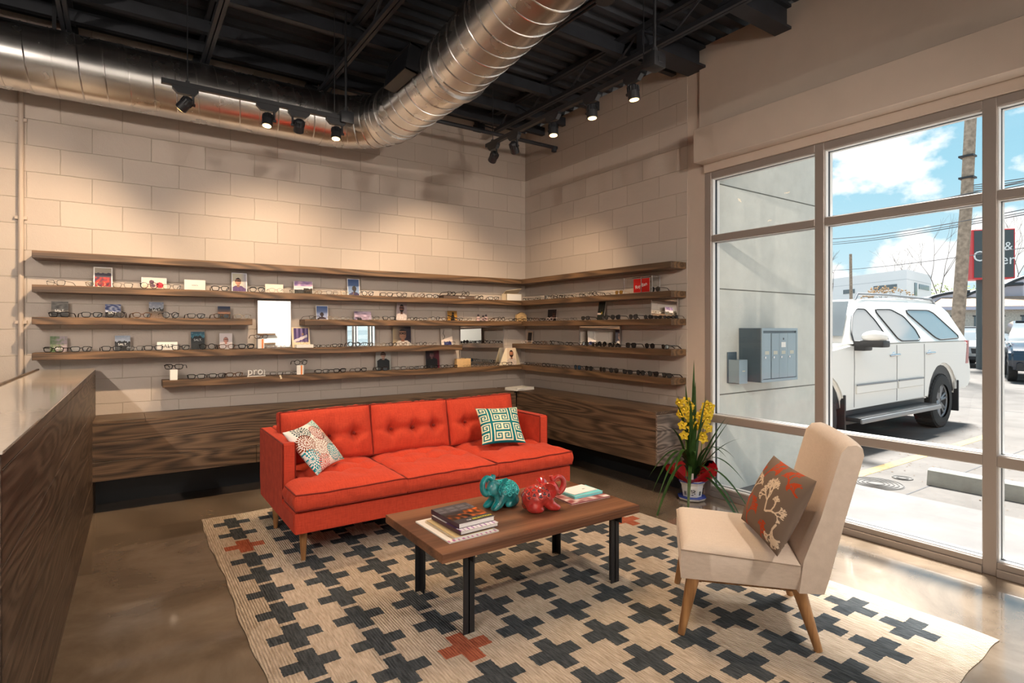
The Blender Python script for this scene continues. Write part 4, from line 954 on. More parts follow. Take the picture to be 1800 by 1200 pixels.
def mount(sky, mt, top=0.5, rough=0.14, sun=None, low=None, seed=0):
    def f(u, v):
        h = top + rough*nz3(u, 0.3, seed, 4) + rough*0.5*nz3(u, 0.9, seed, 13)
        if v > h:
            c = sky[0] if not callable(sky) else sky(u, v)
            if not callable(sky): c = mixc(sky[0], sky[1], (v-h)/(1-h)); c = mixc(c, (0.9, 0.9, 0.92), 0.5*max(0, nz3(u, v*2, seed+4, 5)))
            return c
        c = mt if low is None else mixc(low, mt, v/h)
        return mixc(c, (1, 1, 1), 0.12*nz3(u, v, seed+9, 16)+0.02)
    return f
M_ink = mat('ink_white', (0.85, 0.85, 0.84), 0.5); M_inkb = mat('ink_black', (0.02, 0.02, 0.02), 0.5); M_inky = mat('ink_yellow', (0.75, 0.72, 0.06), 0.5)
def card(c, w, h, z, depth, wall, fn, label, text=None, cat='card', name='display_card', lean=7, d=0.003, yaw=0, roll=0, grp='printed display cards on the shelves', tz=0.36, ts=0.026, tm=None):
    t = slab(name, w, h, d, fn, None, max(14, int(w*260)), max(14, int(h*260)))
    t.name = name; dep = depth
    loc = (c, -dep, z+0.0005) if wall == 'A' else (-dep, c, z+0.0005)
    M = Matrix.Rotation(R((0 if wall == 'A' else -90)+yaw), 4, 'Z') @ Matrix.Rotation(R(-lean), 4, 'X') @ Matrix.Rotation(R(roll), 4, 'Y')
    t.rotation_euler = M.to_euler(); t.location = loc; tag(t, label, cat, grp)
    if text: text_mesh('lettering', text, ts, tm or M_ink, t, (0, -0.0012, h*tz), depth=0.0004)
    return t
z2, z3, z4, z5 = SZ[2], SZ[3], SZ[4], SZ[5]
W_ = (0.92, 0.90, 0.87)
def bordered(fn, bc=(0.93, 0.92, 0.90), k=0.05): return lambda u, v: bc if (u < k or u > 1-k or v < k*0.7 or v > 1-k*0.7) else fn(u, v)
card(-4.26, 0.125, 0.168, z2, 0.07, 'A', bordered(lambda u, v: (0.66, 0.62, 0.56) if v > 0.72+0.1*nz3(u, 0, 1, 4) else ((0.25, 0.22, 0.28) if v > 0.50 else mixc((0.85, 0.20, 0.15), (0.30, 0.15, 0.25), 0.5+1.2*nz3(u, v, 3, 6)))), 'white bordered card with a red and purple mountain sunset, second shelf far left')
card(-3.909, 0.18, 0.102, z2, 0.07, 'A', bordered(lambda u, v: (0.80, 0.12, 0.22) if math.hypot(u-0.72, (v-0.35)*0.6) < 0.15 else ((0.30, 0.15, 0.25) if math.hypot(u-0.40, (v-0.6)*0.6) < 0.10 or math.hypot(u-0.46, (v-0.3)*0.6) < 0.09 else mixc((0.92, 0.75, 0.66), (0.85, 0.80, 0.78), v)), k=0.03), 'low wide pink card with dark and crimson figures on the second shelf')
def whitebox(c, w, h, d, z, dep, label, txt=None, fn=None, yaw=0, name='display_box', wall='A', col=None):
    t = bpy.data.objects.new(name, None)
    b = bmesh.new(); box(b, -w/2, w/2, 0, d, 0, h, 0.002, 2)
    t2 = fin(b, name, col or M_paper, None, (c, -dep, z+0.0005) if wall == 'A' else (-dep, c, z+0.0005)); t2.rotation_euler = (0, 0, R((0 if wall == 'A' else -90)+yaw)); bpy.data.objects.remove(t)
    tag(t2, label, 'box'); 
    return t2
bx_ = whitebox(-3.609, 0.162, 0.092, 0.03, z2, 0.09, 'plain white box standing on the second shelf left of the purple shirt card'); text_mesh('lettering', 'MYKITA', 0.013, M_gasket, bx_, (0, -0.0006, 0.04), depth=0.0003)
card(-3.251, 0.128, 0.178, z2, 0.07, 'A', person(lambda u, v: mixc((0.78, 0.76, 0.68), (0.55, 0.55, 0.68), max(0, u-0.6)*2), (0.20, 0.12, 0.10), (0.72, 0.50, 0.40), (0.38, 0.25, 0.48), 0.42, 0.55, 0.15, border=(0.90, 0.90, 0.92)), 'portrait card of a person in purple shirt and sunglasses, second shelf')
card(-2.95, 0.158, 0.086, z2, 0.06, 'A', lambda u, v: (0.93, 0.88, 0.82), 'blank cream white low card behind gold eyeglasses on the second shelf')
card(-2.687, 0.176, 0.126, z2, 0.07, 'A', bordered(lambda u, v: mixc((0.80, 0.66, 0.78), (0.55, 0.45, 0.66), 0.5+nz3(u, v, 5, 5)) if v > 0.62 else ((0.20, 0.18, 0.14) if u > 0.5 and v < 0.46+0.08*nz3(u, 1, 3, 9) else ((0.88, 0.86, 0.88) if v > 0.35 else (0.25, 0.25, 0.24))), k=0.02), 'wide card with lilac clouds over a dark shoreline, second shelf')
card(-2.189, 0.128, 0.178, z2, 0.06, 'A', person(lambda u, v: mixc((0.55, 0.66, 0.80), (0.20, 0.30, 0.50), v), (0.06, 0.05, 0.06), (0.10, 0.08, 0.09), (0.22, 0.18, 0.36), 0.55, 0.42, 0.13, glasses=False, border=(0.88, 0.88, 0.90), hat=True), 'blue sky card with a silhouetted head in a cap on the second shelf')
# open book with eyeglasses on top
t = thing('display_book', 'long dark closed book lying under two pairs of eyeglasses, second shelf', 'book', (-1.02, -0.10, z2+0.0005))
b = bmesh.new(); box(b, -0.20, 0.20, -0.065, 0.065, 0, 0.005); box(b, -0.20, 0.20, -0.065, 0.065, 0.033, 0.038); box(b, -0.20, 0.20, 0.060, 0.065, 0.005, 0.033); fin(b, 'cover', mat('dark_book', (0.05, 0.035, 0.03), 0.5), t)
b = bmesh.new(); box(b, -0.196, 0.196, -0.060, 0.060, 0.005, 0.033); fin(b, 'pages', mat('dark_pages', (0.12, 0.08, 0.06), 0.7), t)
text_mesh('lettering', 'Ray-Ban', 0.026, M_ink, t, (0.03, -0.0655, 0.008), depth=0.0004)
t = thing('display_box', 'open cream box with white front beside the corner on the second shelf', 'box', (-0.27, -0.15, z2+0.0005))
b = bmesh.new(); box(b, -0.11, 0.11, 0, 0.10, 0, 0.004); box(b, -0.11, 0.11, 0.0, 0.004, 0, 0.082); box(b, -0.11, -0.106, 0, 0.10, 0, 0.082); box(b, 0.106, 0.11, 0, 0.10, 0, 0.082); fin(b, 'tray', M_cream, t)
b = bmesh.new(); box(b, -0.104, 0.104, -0.002, -0.0005, 0.004, 0.078); fin(b, 'front_panel', M_paper, t)
b = bmesh.new(); box(b, -0.11, 0.12, 0, 0.006, 0, 0.10, M=Matrix.Translation((0, 0.095, 0.082)) @ Matrix.Rotation(R(-8), 4, 'Y') @ Matrix.Rotation(R(62), 4, 'X')); fin(b, 'lid', M_cream, t)
# third shelf
card(-4.535, 0.105, 0.126, z3, 0.07, 'A', lambda u, v: mixc((0.20, 0.19, 0.18), (0.52, 0.50, 0.47), 0.3+v*0.3+0.5*nz3(u, v*2.5, 2, 4)) if v > 0.35 else (0.13, 0.13, 0.14), 'stormy grey cloud card with white lettering at the left end of the third shelf', 'SALT.')
card(-4.194, 0.105, 0.112, z3, 0.07, 'A', lambda u, v: mixc((0.16, 0.22, 0.42), (0.80, 0.80, 0.84), 0.45+1.1*nz3(u, v*2, 8, 4)) if v > 0.4 else (0.16, 0.15, 0.16), 'blue sky and white cloud card with white lettering on the third shelf', 'SALT.', tz=0.28)
card(-3.893, 0.106, 0.138, z3, 0.07, 'A', mount(((0.62, 0.64, 0.68), (0.45, 0.48, 0.55)), (0.10, 0.10, 0.10), 0.62, 0.2, low=(0.45, 0.36, 0.30), seed=3), 'card with dark rock silhouette with white lettering on the third shelf', 'SALT.', tz=0.44)
card(-3.377, 0.102, 0.113, z3, 0.07, 'A', lambda u, v: mixc((0.62, 0.42, 0.30), (0.10, 0.17, 0.30), (v-0.4)*2) if v > 0.4 else (0.10, 0.09, 0.10), 'dark dusk card with orange horizon near the right end of the short third shelf')
card(-2.509, 0.115, 0.137, z3, 0.07, 'A', person(lambda u, v: mixc((0.70, 0.72, 0.82), (0.22, 0.33, 0.55), v), (0.08, 0.06, 0.08), (0.16, 0.10, 0.12), (0.25, 0.16, 0.20), 0.48, 0.38, 0.12, glasses=False, border=(0.92, 0.92, 0.93)), 'white framed blue sky card with a dark head, third shelf right of the tall mirror', lean=5)
card(-2.094, 0.18, 0.088, z3, 0.06, 'A', lambda u, v: mixc((0.80, 0.72, 0.80), (0.40, 0.34, 0.45), 0.35+0.9*nz3(u, v, 4, 4)) if math.hypot(u-0.3, v-0.1) > 0.14 else (0.15, 0.12, 0.15), 'wide hazy lilac card on the third shelf left of the white shirt portrait')
card(-1.675, 0.118, 0.196, z3, 0.07, 'A', person((0.66, 0.60, 0.60), (0.06, 0.05, 0.05), (0.55, 0.36, 0.28), (0.92, 0.86, 0.84), 0.5, 0.66, 0.17, beard=True), 'tall tilted portrait card of a bearded person in a white shirt, third shelf', roll=4)
card(-1.054, 0.124, 0.113, z3, 0.06, 'A', lambda u, v: (0.10, 0.07, 0.04) if math.hypot((u-0.58), v-0.75) < 0.12 or (abs(u-0.55) < 0.12+(0.6-v)*0.2 and v < 0.62) or abs(v-0.35-0.3*(0.6-u)) < 0.06 else mixc((0.80, 0.58, 0.20), (0.50, 0.36, 0.16), v), 'golden card with a dark standing silhouette on the third shelf')
t = thing('photo_cutout', 'small cut out stand of three figures in dark glasses on the third shelf', 'photo cutout', (-0.659, -0.06, z3+0.0005))
M_c1 = mat('cutout_pink', (0.62, 0.45, 0.45), 0.5); M_c2 = mat('cutout_dark', (0.05, 0.04, 0.05), 0.5)
b = bmesh.new()
for x, h, m_ in ((-0.055, 0.055, 0), (0.01, 0.045, 0), (0.05, 0.055, 0)):
    tb2 = bmesh.new(); prism(tb2, [(x-0.024, 0), (x+0.024, 0), (x+0.022, h*0.75), (x+0.008, h*0.95), (x-0.008, h*0.95), (x-0.022, h*0.75)], lambda a, c: (a, 0, c), lambda a, c: (a, 0.004, c)); merge(b, tb2)
box(b, -0.075, 0.075, 0, 0.03, 0, 0.002); fin(b, 'figures', M_c1, t)
b = bmesh.new()
for x, h in ((-0.055, 0.064), (0.01, 0.054), (0.05, 0.064)): tube(b, [(x, -0.001, h+0.001), (x, 0.005, h+0.001)], 0.013, 14)
fin(b, 'heads', M_c2, t)
b = bmesh.new(); prism(b, [(-0.072, 0), (0.072, 0), (0.072, 0.078), (0.02, 0.108), (-0.02, 0.108), (-0.072, 0.078)], lambda a, c: (a, 0, c), lambda a, c: (a, 0.035, c))
t = fin(b, 'wooden_block', mat('pale_wood', (0.60, 0.40, 0.19), 0.5, var=0.1, vscale=30), None, (-0.105, -0.075, z3+0.0005)); tag(t, 'pale wooden house shaped block in the corner on the third shelf', 'wooden block'); text_mesh('lettering', 'TATE', 0.018, M_gasket, t, (0, -0.0008, 0.045), depth=0.0004)
# fourth shelf
card(-4.542, 0.106, 0.124, z4, 0.07, 'A', lambda u, v: mixc((0.30, 0.40, 0.22), (0.62, 0.56, 0.58), u*1.2+0.8*nz3(u, v, 6, 6)), 'green and grey hillside card with white lettering at the left end of the fourth shelf', 'SALT', tz=0.16)
card(-4.129, 0.105, 0.125, z4, 0.07, 'A', mount(((0.75, 0.78, 0.82), (0.55, 0.60, 0.68)), (0.10, 0.10, 0.11), 0.66, 0.22, seed=11), 'black mountain under pale sky card with white lettering on the fourth shelf', 'SALT.')
bx_ = whitebox(-3.815, 0.150, 0.068, 0.03, z4, 0.085, 'low white box with bold black lettering on the fourth shelf'); text_mesh('lettering', 'SALT.', 0.044, M_inkb, bx_, (0.005, -0.0008, 0.018), depth=0.0004)
card(-3.584, 0.106, 0.156, z4, 0.07, 'A', mount(((0.20, 0.48, 0.56), (0.08, 0.25, 0.33)), (0.04, 0.07, 0.09), 0.72, 0.16, seed=21), 'tall dark card with teal sky over mountains with white lettering, fourth shelf', 'SALT.', tz=0.48)
card(-3.362, 0.102, 0.140, z4, 0.07, 'A', person((0.84, 0.80, 0.80), (0.55, 0.42, 0.40), (0.80, 0.55, 0.48), (0.80, 0.76, 0.78), 0.5, 0.58, 0.15, border=(0.86, 0.84, 0.84)), 'white card with a face sketch on the fourth shelf left of the white cube')
card(-2.711, 0.165, 0.196, z4, 0.08, 'A', lambda u, v: (0.93, 0.84, 0.70) if (v < 0.26 or u < 0.10 or u > 0.93 or v > 0.95) else ((0.85, 0.80, 0.82) if abs(v-0.38-0.35*(u-0.3)) < 0.07+0.03*nz3(u, v, 2, 9) and u < 0.85 else ((0.60, 0.45, 0.35) if math.hypot(u-0.6, v-0.66) < 0.06 else mixc((0.25, 0.18, 0.38), (0.66, 0.58, 0.75), 0.3+0.5*math.sin(u*26)*v))), 'cream card with a purple stage scene, right of the tall mirror', lean=8)
bx_ = whitebox(-2.70, 0.155, 0.030, 0.085, z4, 0.178, 'low white display tray in front of the purple stage card')
card(-1.661, 0.205, 0.205, z4, 0.055, 'A', person(lambda u, v: mixc((0.70, 0.62, 0.48), (0.16, 0.12, 0.18), u*1.3), (0.14, 0.09, 0.09), (0.66, 0.48, 0.38), (0.86, 0.82, 0.78), 0.55, 0.60, 0.22, aspect=1.0), 'large sepia portrait card of a person with dark hair and glasses, fourth shelf', lean=3)
card(-1.123, 0.145, 0.192, z4, 0.06, 'A', lambda u, v: (0.12, 0.16, 0.42) if v < 0.20+0.1*nz3(u, v, 3, 9) and 0.25 < u < 0.9 else ((0.90, 0.84, 0.80) if v < 0.26+u*0.25 else ((0.05, 0.05, 0.06) if 0.3 < v < 0.92 and abs((u-0.26)-0.11*math.sin(v*16)*(1.1-v)) < 0.022 else (0.70, 0.66, 0.62))), 'grey card with black pen scribble and blue shape at the fourth shelf end')
def cube_stand(c, z, dep, label, strip=True, h=0.087, w=0.056, yaw=0):
    t = thing('display_cube', label, 'display cube', (c, -dep, z+0.0005), yaw)
    b = bmesh.new(); box(b, -w/2, w/2, -w/2, w/2, 0, h, 0.0015, 1); fin(b, 'block', M_paper, t)
    if strip: b = bmesh.new(); box(b, w*0.10, w*0.32, -w/2-0.0012, -w/2-0.0002, 0.001, h); fin(b, 'orange_strip', M_orange, t)
    return t
cube_stand(-3.085, z4, 0.13, 'white display cube with orange strip on the fourth shelf, glasses on top', True)
cube_stand(-3.772, z5, 0.125, 'plain white display cube at the left end of the bottom shelf', False)
cube_stand(-2.732, z5, 0.135, 'white display cube with orange strip on the bottom shelf, round glasses on top', True, w=0.062, yaw=-20)
# letter sign
t = thing('letter_sign', 'small white sign of three block letters on the bottom shelf', 'sign', (-3.126, -0.15, z5+0.0005))
text_mesh('lettering', 'pro', 0.100, M_paper, t, (-0.008, 0.0, 0.016), depth=0.010, sx=0.92)
text_mesh('small_lettering', 'design', 0.021, M_paper, t, (0.075, 0.0, 0.034), (R(90), R(-90), 0), depth=0.004)
b = bmesh.new(); box(b, -0.074, 0.080, -0.004, 0.012, 0.0, 0.006); fin(b, 'foot_plate', M_paper, t)
card(-1.871, 0.166, 0.200, z5, 0.06, 'A', person(lambda u, v: mixc((0.55, 0.57, 0.56), (0.75, 0.75, 0.72), v), (0.25, 0.20, 0.16), (0.74, 0.60, 0.52), (0.06, 0.08, 0.09), 0.5, 0.80, 0.13), 'portrait card of a person in a dark suit and glasses, bottom shelf', lean=5)
card(-1.30, 0.166, 0.193, z5, 0.06, 'A', person(lambda u, v: mixc((0.10, 0.05, 0.09), (0.40, 0.06, 0.14), u), (0.08, 0.05, 0.06), (0.50, 0.36, 0.36), (0.06, 0.05, 0.07), 0.45, 0.78, 0.13), 'dark portrait card with a crimson background on the bottom shelf', lean=5)
b = bmesh.new(); box(b, -0.09, 0.09, 0, 0.06, 0, 0.094, 0.003, 2); t = fin(b, 'wooden_block', MATS['pale_wood'], None, (-0.945, -0.13, z5+0.0005)); tag(t, 'pale rectangular wooden block on the bottom shelf before the corner mirror', 'wooden block')
t = thing('folded_card', 'open folded cream card with a dark haired portrait in the bottom shelf corner', 'card', (-0.285, -0.125, z5+0.0005))
s_ = slab('centre_panel', 0.135, 0.205, 0.003, person((0.90, 0.82, 0.72), (0.10, 0.06, 0.05), (0.72, 0.48, 0.36), (0.93, 0.86, 0.80), 0.5, 0.66, 0.17, beard=True, glasses=False), t, 32, 44); s_.rotation_euler = (R(-6), 0, 0); s_.location = (0, 0, 0)
for s in (-1, 1):
    b = bmesh.new(); prism(b, [(0, 0), (s*0.095, 0), (s*0.02, 0.20), (0, 0.20)], lambda a, c: (a, 0, c), lambda a, c: (a, 0.003, c)); w_ = fin(b, 'side_wing', M_cream, t); w_.location = (s*0.0685, 0.0, 0); w_.rotation_euler = (R(-6), 0, R(s*28))
# right wall
card(-0.591, 0.16, 0.132, z3, 0.05, 'B', person(lambda u, v: mixc((0.12, 0.11, 0.13), (0.22, 0.18, 0.18), u), (0.05, 0.04, 0.04), (0.35, 0.24, 0.20), (0.10, 0.08, 0.09), 0.72, 0.55, 0.22, aspect=1.2), 'dark portrait card near the corner on the third right shelf', lean=4)
card(-1.428, 0.10, 0.193, z3, 0.08, 'B', lambda u, v: (0.85, 0.75, 0.2) if math.hypot(u-0.6, v-0.38) < 0.07 else ((0.86, 0.78, 0.74) if abs(v-0.33) < 0.06 and u < 0.5 else mixc((0.05, 0.06, 0.06), (0.25, 0.28, 0.22), 0.3+0.9*nz3(u, v, 7, 9))), 'tall narrow dark night scene card on the third right shelf', roll=3)
card(-0.150, 0.11, 0.15, z4, 0.05, 'B', lambda u, v: (0.72, 0.62, 0.52) if (u < 0.13 or u > 0.87 or v < 0.09 or v > 0.91) else mixc((0.08, 0.07, 0.09), (0.2, 0.14, 0.14), max(0, 1-3*math.hypot(u-0.5, v-0.55))), 'small dark framed card in the corner on the fourth right shelf')
t = thing('display_stand', 'metal frame stand holding a red signed card on the second right shelf', 'display stand', (-0.11, -2.02, z2+0.0005), -90)
b = bmesh.new(); hw_, hh_ = 0.175, 0.150
for x in (-hw_, hw_*0.25, hw_): tube(b, [(x, -0.05, 0), (x, -0.05, hh_)], 0.0045, 8)
for x in (-hw_*0.2, hw_): tube(b, [(x, 0.05, 0), (x, 0.05, hh_)], 0.0045, 8)
tube(b, [(-hw_, -0.05, hh_), (hw_, -0.05, hh_)], 0.0045, 8); tube(b, [(hw_, -0.05, hh_), (hw_, 0.05, hh_)], 0.0045, 8); tube(b, [(-hw_*0.2, 0.05, hh_), (hw_, 0.05, hh_)], 0.0045, 8); tube(b, [(-hw_, -0.05, hh_), (-hw_*0.2, 0.05, hh_)], 0.0045, 8); fin(b, 'stand_frame', M_chrome, t)
s_ = slab('red_card', 0.20, 0.128, 0.003, lambda u, v: (0.80, 0.08, 0.07), t, 12, 10); s_.location = (0.0, 0.0, 0.01)
text_mesh('lettering', 'Ray-Ban', 0.046, M_ink, s_, (0.0, -0.0012, 0.048), (R(90), R(-12), 0), depth=0.0004)
# loose paper stack on the bench corner
t = thing('paper_stack', 'small stack of white papers on the bench in the corner', 'papers', (-0.34, -0.36, BZ1+0.0005), 12)
for k in range(5): b = bmesh.new(); box(b, -0.14, 0.14, -0.10, 0.10, k*0.006, k*0.006+0.0055, M=Matrix.Rotation(R((k*37) % 7-3), 4, 'Z')); fin(b, 'sheaf', M_paper, t)

# ================================================================ EYEWEAR
M_acet = mat('black_acetate', (0.010, 0.009, 0.010), 0.18, coat=0.3)
M_tort = mat('tortoise_acetate', (0.10, 0.045, 0.018), 0.2, var=0.8, vscale=60, coat=0.3)
M_gold = mat('gold_wire', (0.75, 0.52, 0.28), 0.25, metal=1.0)
M_gun = mat('black_wire', (0.02, 0.02, 0.022), 0.25, metal=0.6)
M_clear = mat('clear_acetate', (0.62, 0.50, 0.46), 0.12)
M_lenst = M_lens
def glasses(style):
    S = {'metal_black': ('thin black metal eyeglasses', 'rect', M_gun, 0.0011, M_lenst), 'metal_gold': ('thin gold metal eyeglasses', 'oval', M_gold, 0.0011, M_lenst), 'thin_black': ('slim black eyeglasses', 'rect', M_gun, 0.0013, M_lenst),
         'round_black': ('round black eyeglasses', 'round', M_acet, 0.0022, M_lenst), 'round_brown': ('round brown eyeglasses', 'round', M_tort, 0.0022, M_lenst), 'rect_black': ('rectangular black eyeglasses', 'rect', M_acet, 0.0023, M_lenst),
         'thick_black': ('thick framed black eyeglasses', 'rect', M_acet, 0.0032, M_lenst), 'browline': ('black browline eyeglasses', 'brow', M_acet, 0.0018, M_lenst), 'tortoise': ('brown tortoiseshell eyeglasses', 'oval', M_tort, 0.0025, M_lenst),
         'clear': ('pale translucent eyeglasses', 'oval', M_clear, 0.0020, M_lenst), 'sun_round': ('round dark sunglasses', 'round', M_gun, 0.0018, M_dlens), 'sun_cat': ('black cat eye sunglasses', 'cat', M_acet, 0.0026, M_dlens),
         'sun_wide': ('wide black sunglasses', 'rect', M_acet, 0.0028, M_dlens), 'sun_square': ('square black sunglasses', 'square', M_acet, 0.0026, M_dlens), 'sun_amber': ('gold amber lensed sunglasses', 'square', M_gold, 0.0018, M_alens), 'sun_blue': ('round blue grey sunglasses', 'round', M_gun, 0.0020, M_blens)}[style]
    desc, shp, fm, r, lm = S; r *= 1.25
    hw, hh, n = {'rect': (0.0265, 0.0175, 4.0), 'oval': (0.026, 0.0185, 2.6), 'round': (0.0240, 0.0220, 2.1), 'brow': (0.025, 0.019, 2.8), 'cat': (0.0265, 0.020, 2.7), 'square': (0.026, 0.021, 3.6)}[shp]
    t = thing('sunglasses' if lm is not M_lenst else 'eyeglasses', desc, 'sunglasses' if lm is not M_lenst else 'eyeglasses')
    zc = hh + r
    def outline(s, k=22):
        pts = []
        for q in range(k):
            a = 2*PI*q/k; ca, sa = math.cos(a), math.sin(a)
            x = hw*math.copysign(abs(ca)**(2/n), ca); z = hh*math.copysign(abs(sa)**(2/n), sa)
            if z < 0: x *= 0.90 if shp != 'round' else 1.0
            if shp == 'cat' and z > 0: z += 0.006*max(0, s*x/hw)
            pts.append((x + s*(hw+0.0085), 0.0025*(x*s/hw+1)*0.8, z+zc))
        return pts
    b = bmesh.new()
    for s in (-1, 1): tube(b, outline(s), r, 6, closed=True)
    if shp == 'brow':
        for s in (-1, 1): tube(b, [p for p in outline(s) if p[2] > zc+hh*0.35], r*2, 6)
    bz = zc+hh*0.35; tube(b, [(-0.0095, 0, bz), (0, -0.002, bz+0.002), (0.0095, 0, bz)], r*1.15, 6)
    W2 = 2*hw+0.0085
    for s in (-1, 1):
        tube(b, [(s*(W2-0.003), 0.003, zc+hh*0.6), (s*(W2+0.004), 0.006, zc+hh*0.6)], r*1.3, 6)
        tube(b, [(s*0.0085, 0.002, zc-0.001), (s*0.007, 0.006, zc-0.004)], r*0.7, 5)
    fin(b, 'frame', fm, t, ang=60)
    for s in (-1, 1):
        b = bmesh.new(); o_ = outline(s); c0 = Vector((s*(hw+0.0085), 0.002, zc)); a = [b.verts.new(Vector(p).lerp(c0, 0.03)) for p in o_]; b.faces.new(a)
        if lm is not M_lenst:
            c = [b.verts.new(Vector(p).lerp(c0, 0.03)+Vector((0, 0.0016, 0))) for p in o_]; b.faces.new(c[::-1])
        l = fin(b, 'lens', lm, t)
        if lm is not M_lenst: l['label'] = 'dark tinted lens'
    for s in (-1, 1):
        x = s*(W2+0.004); zt_ = zc+hh*0.6; b = bmesh.new()
        tube(b, [(x, 0.005, zt_), (x, 0.05, zt_-0.001), (x*0.97, 0.088, zt_-0.003), (x*0.94, 0.105, zt_-0.011), (x*0.90, 0.128, max(r, 0.0016))], [r*1.2, r*1.2, r*1.15, r*1.2, r*1.2], 6, flat=1.0)
        fin(b, 'temple', fm, t, ang=60)
    t['half'] = W2+0.005
    return t
GL = {
'A2':[(-4.554, 'metal_black', 28), (-4.307, 'metal_gold', 10), (-4.128, 'metal_black', 0), (-3.948, 'round_black', 8), (-3.786, 'thin_black', -8), (-3.419, 'rect_black', 0), (-3.116, 'browline', 0), (-2.954, 'clear', 0), (-2.771, 'metal_black', 22), (-2.586, 'metal_gold', -20), (-2.433, 'metal_black', -12), (-2.286, 'metal_gold', 20), (-2.076, 'round_black', 4), (-1.875, 'rect_black', 18), (-1.704, 'round_black', -4), (-1.509, 'round_brown', 12), (-1.347, 'rect_black', 8), (-0.755, 'round_black', -8), (-0.561, 'rect_black', 16)],
'B2':[(-0.214, 'rect_black', 0), (-0.34, 'metal_black', 10), (-0.452, 'rect_black', -10), (-0.613, 'round_black', 20), (-0.758, 'round_black', 0), (-0.897, 'rect_black', 12), (-1.07, 'metal_black', 0), (-1.252, 'rect_black', -8), (-1.392, 'round_black', 6), (-1.534, 'metal_black', 20), (-1.639, 'metal_black', -20), (-1.764, 'sun_amber', 0), (-2.222, 'sun_round', 5)],
'A3':[(-4.534, 'rect_black', 16), (-4.329, 'rect_black', -14), (-4.177, 'round_black', 6), (-3.996, 'tortoise', -10), (-3.794, 'round_black', -14), (-3.604, 'rect_black', -8), (-3.405, 'tortoise', -10), (-3.235, 'metal_gold', 0), (-2.602, 'metal_black', -25), (-2.427, 'metal_gold', 0), (-2.303, 'metal_black', -20), (-2.188, 'metal_black', -30), (-2.01, 'metal_black', -8), (-1.85, 'rect_black', 24), (-1.568, 'round_black', -10), (-1.462, 'rect_black', 10), (-1.312, 'round_black', 18), (-1.18, 'tortoise', 6), (-1.029, 'rect_black', 22), (-0.905, 'metal_black', -10), (-0.709, 'round_black', 14), (-0.592, 'tortoise', 0), (-0.45, 'round_black', -16), (-0.287, 'rect_black', 12), (-0.154, 'rect_black', 8)],
'B3':[(-0.284, 'round_black', 6), (-0.419, 'round_brown', -10), (-0.538, 'rect_black', 8), (-0.676, 'clear', 0), (-0.858, 'metal_gold', 8), (-0.965, 'metal_black', -8), (-1.088, 'metal_black', 10), (-1.279, 'sun_wide', 0), (-1.567, 'sun_square', 14), (-1.718, 'sun_cat', 0), (-1.951, 'sun_cat', 8), (-2.134, 'sun_round', 0), (-2.255, 'sun_cat', -8), (-2.353, 'sun_wide', 0), (-2.441, 'sun_square', 24)],
'A4':[(-4.568, 'rect_black', 22), (-4.397, 'rect_black', -14), (-4.2, 'rect_black', -8), (-4.043, 'metal_black', -24), (-3.916, 'rect_black', -20), (-3.719, 'rect_black', -14), (-3.521, 'round_black', 16), (-3.364, 'tortoise', -6), (-3.207, 'thick_black', -12), (-2.999, 'clear', 10), (-2.909, 'clear', -12), (-2.586, 'thick_black', 30), (-2.499, 'rect_black', -10), (-2.383, 'thick_black', 14), (-2.217, 'round_black', 0), (-2.07, 'round_black', 8), (-1.936, 'metal_gold', 0), (-1.806, 'round_black', -6), (-1.692, 'round_brown', 0), (-1.575, 'metal_black', 14), (-1.462, 'round_black', 0), (-1.347, 'metal_black', -8), (-1.137, 'metal_black', 10)],
'B4':[(-0.179, 'clear', 0), (-0.43, 'rect_black', 8), (-0.56, 'round_brown', -6), (-0.717, 'round_black', 16), (-0.878, 'metal_black', 0), (-1.013, 'rect_black', 6), (-1.279, 'sun_round', 10), (-1.426, 'sun_square', -6), (-1.534, 'sun_round', 4), (-1.655, 'sun_cat', 0), (-1.749, 'sun_square', 8), (-1.922, 'sun_square', -4), (-2.155, 'sun_round', 0), (-2.333, 'sun_wide', 22)],
'A5':[(-3.604, 'rect_black', 6), (-3.441, 'rect_black', -8), (-3.305, 'tortoise', 0), (-2.949, 'metal_black', 30), (-2.818, 'metal_black', -10), (-2.532, 'rect_black', 10), (-2.36, 'thick_black', -10), (-2.147, 'rect_black', -8), (-1.924, 'thick_black', 6), (-1.724, 'metal_black', 0), (-1.568, 'rect_black', 18), (-1.448, 'round_black', -10), (-1.333, 'round_black', 10), (-1.201, 'round_black', 0), (-1.087, 'rect_black', 0), (-0.92, 'metal_black', -6), (-0.823, 'rect_black', 8), (-0.724, 'round_black', -10), (-0.624, 'rect_black', 4), (-0.522, 'round_black', 0), (-0.369, 'rect_black', 12)],
'B5':[(-0.238, 'rect_black', 6), (-0.363, 'metal_black', 0), (-0.474, 'round_brown', 0), (-0.613, 'rect_black', -8), (-0.768, 'metal_black', 10), (-0.956, 'metal_black', 0), (-1.153, 'sun_blue', 4), (-1.331, 'sun_round', 0), (-1.534, 'sun_round', 14), (-1.694, 'sun_round', -6), (-1.878, 'sun_wide', 0), (-2.044, 'sun_round', 6), (-2.195, 'sun_cat', 0), (-2.353, 'sun_wide', 10)],
}
NUM = ['first', 'second', 'third', 'fourth', 'fifth', 'sixth', 'seventh', 'eighth', 'ninth', 'tenth', 'eleventh', 'twelfth', 'thirteenth', 'fourteenth', 'fifteenth', 'sixteenth', 'seventeenth', 'eighteenth', 'nineteenth', 'twentieth', 'twenty-first', 'twenty-second', 'twenty-third', 'twenty-fourth', 'twenty-fifth', 'twenty-sixth']
protos = {}
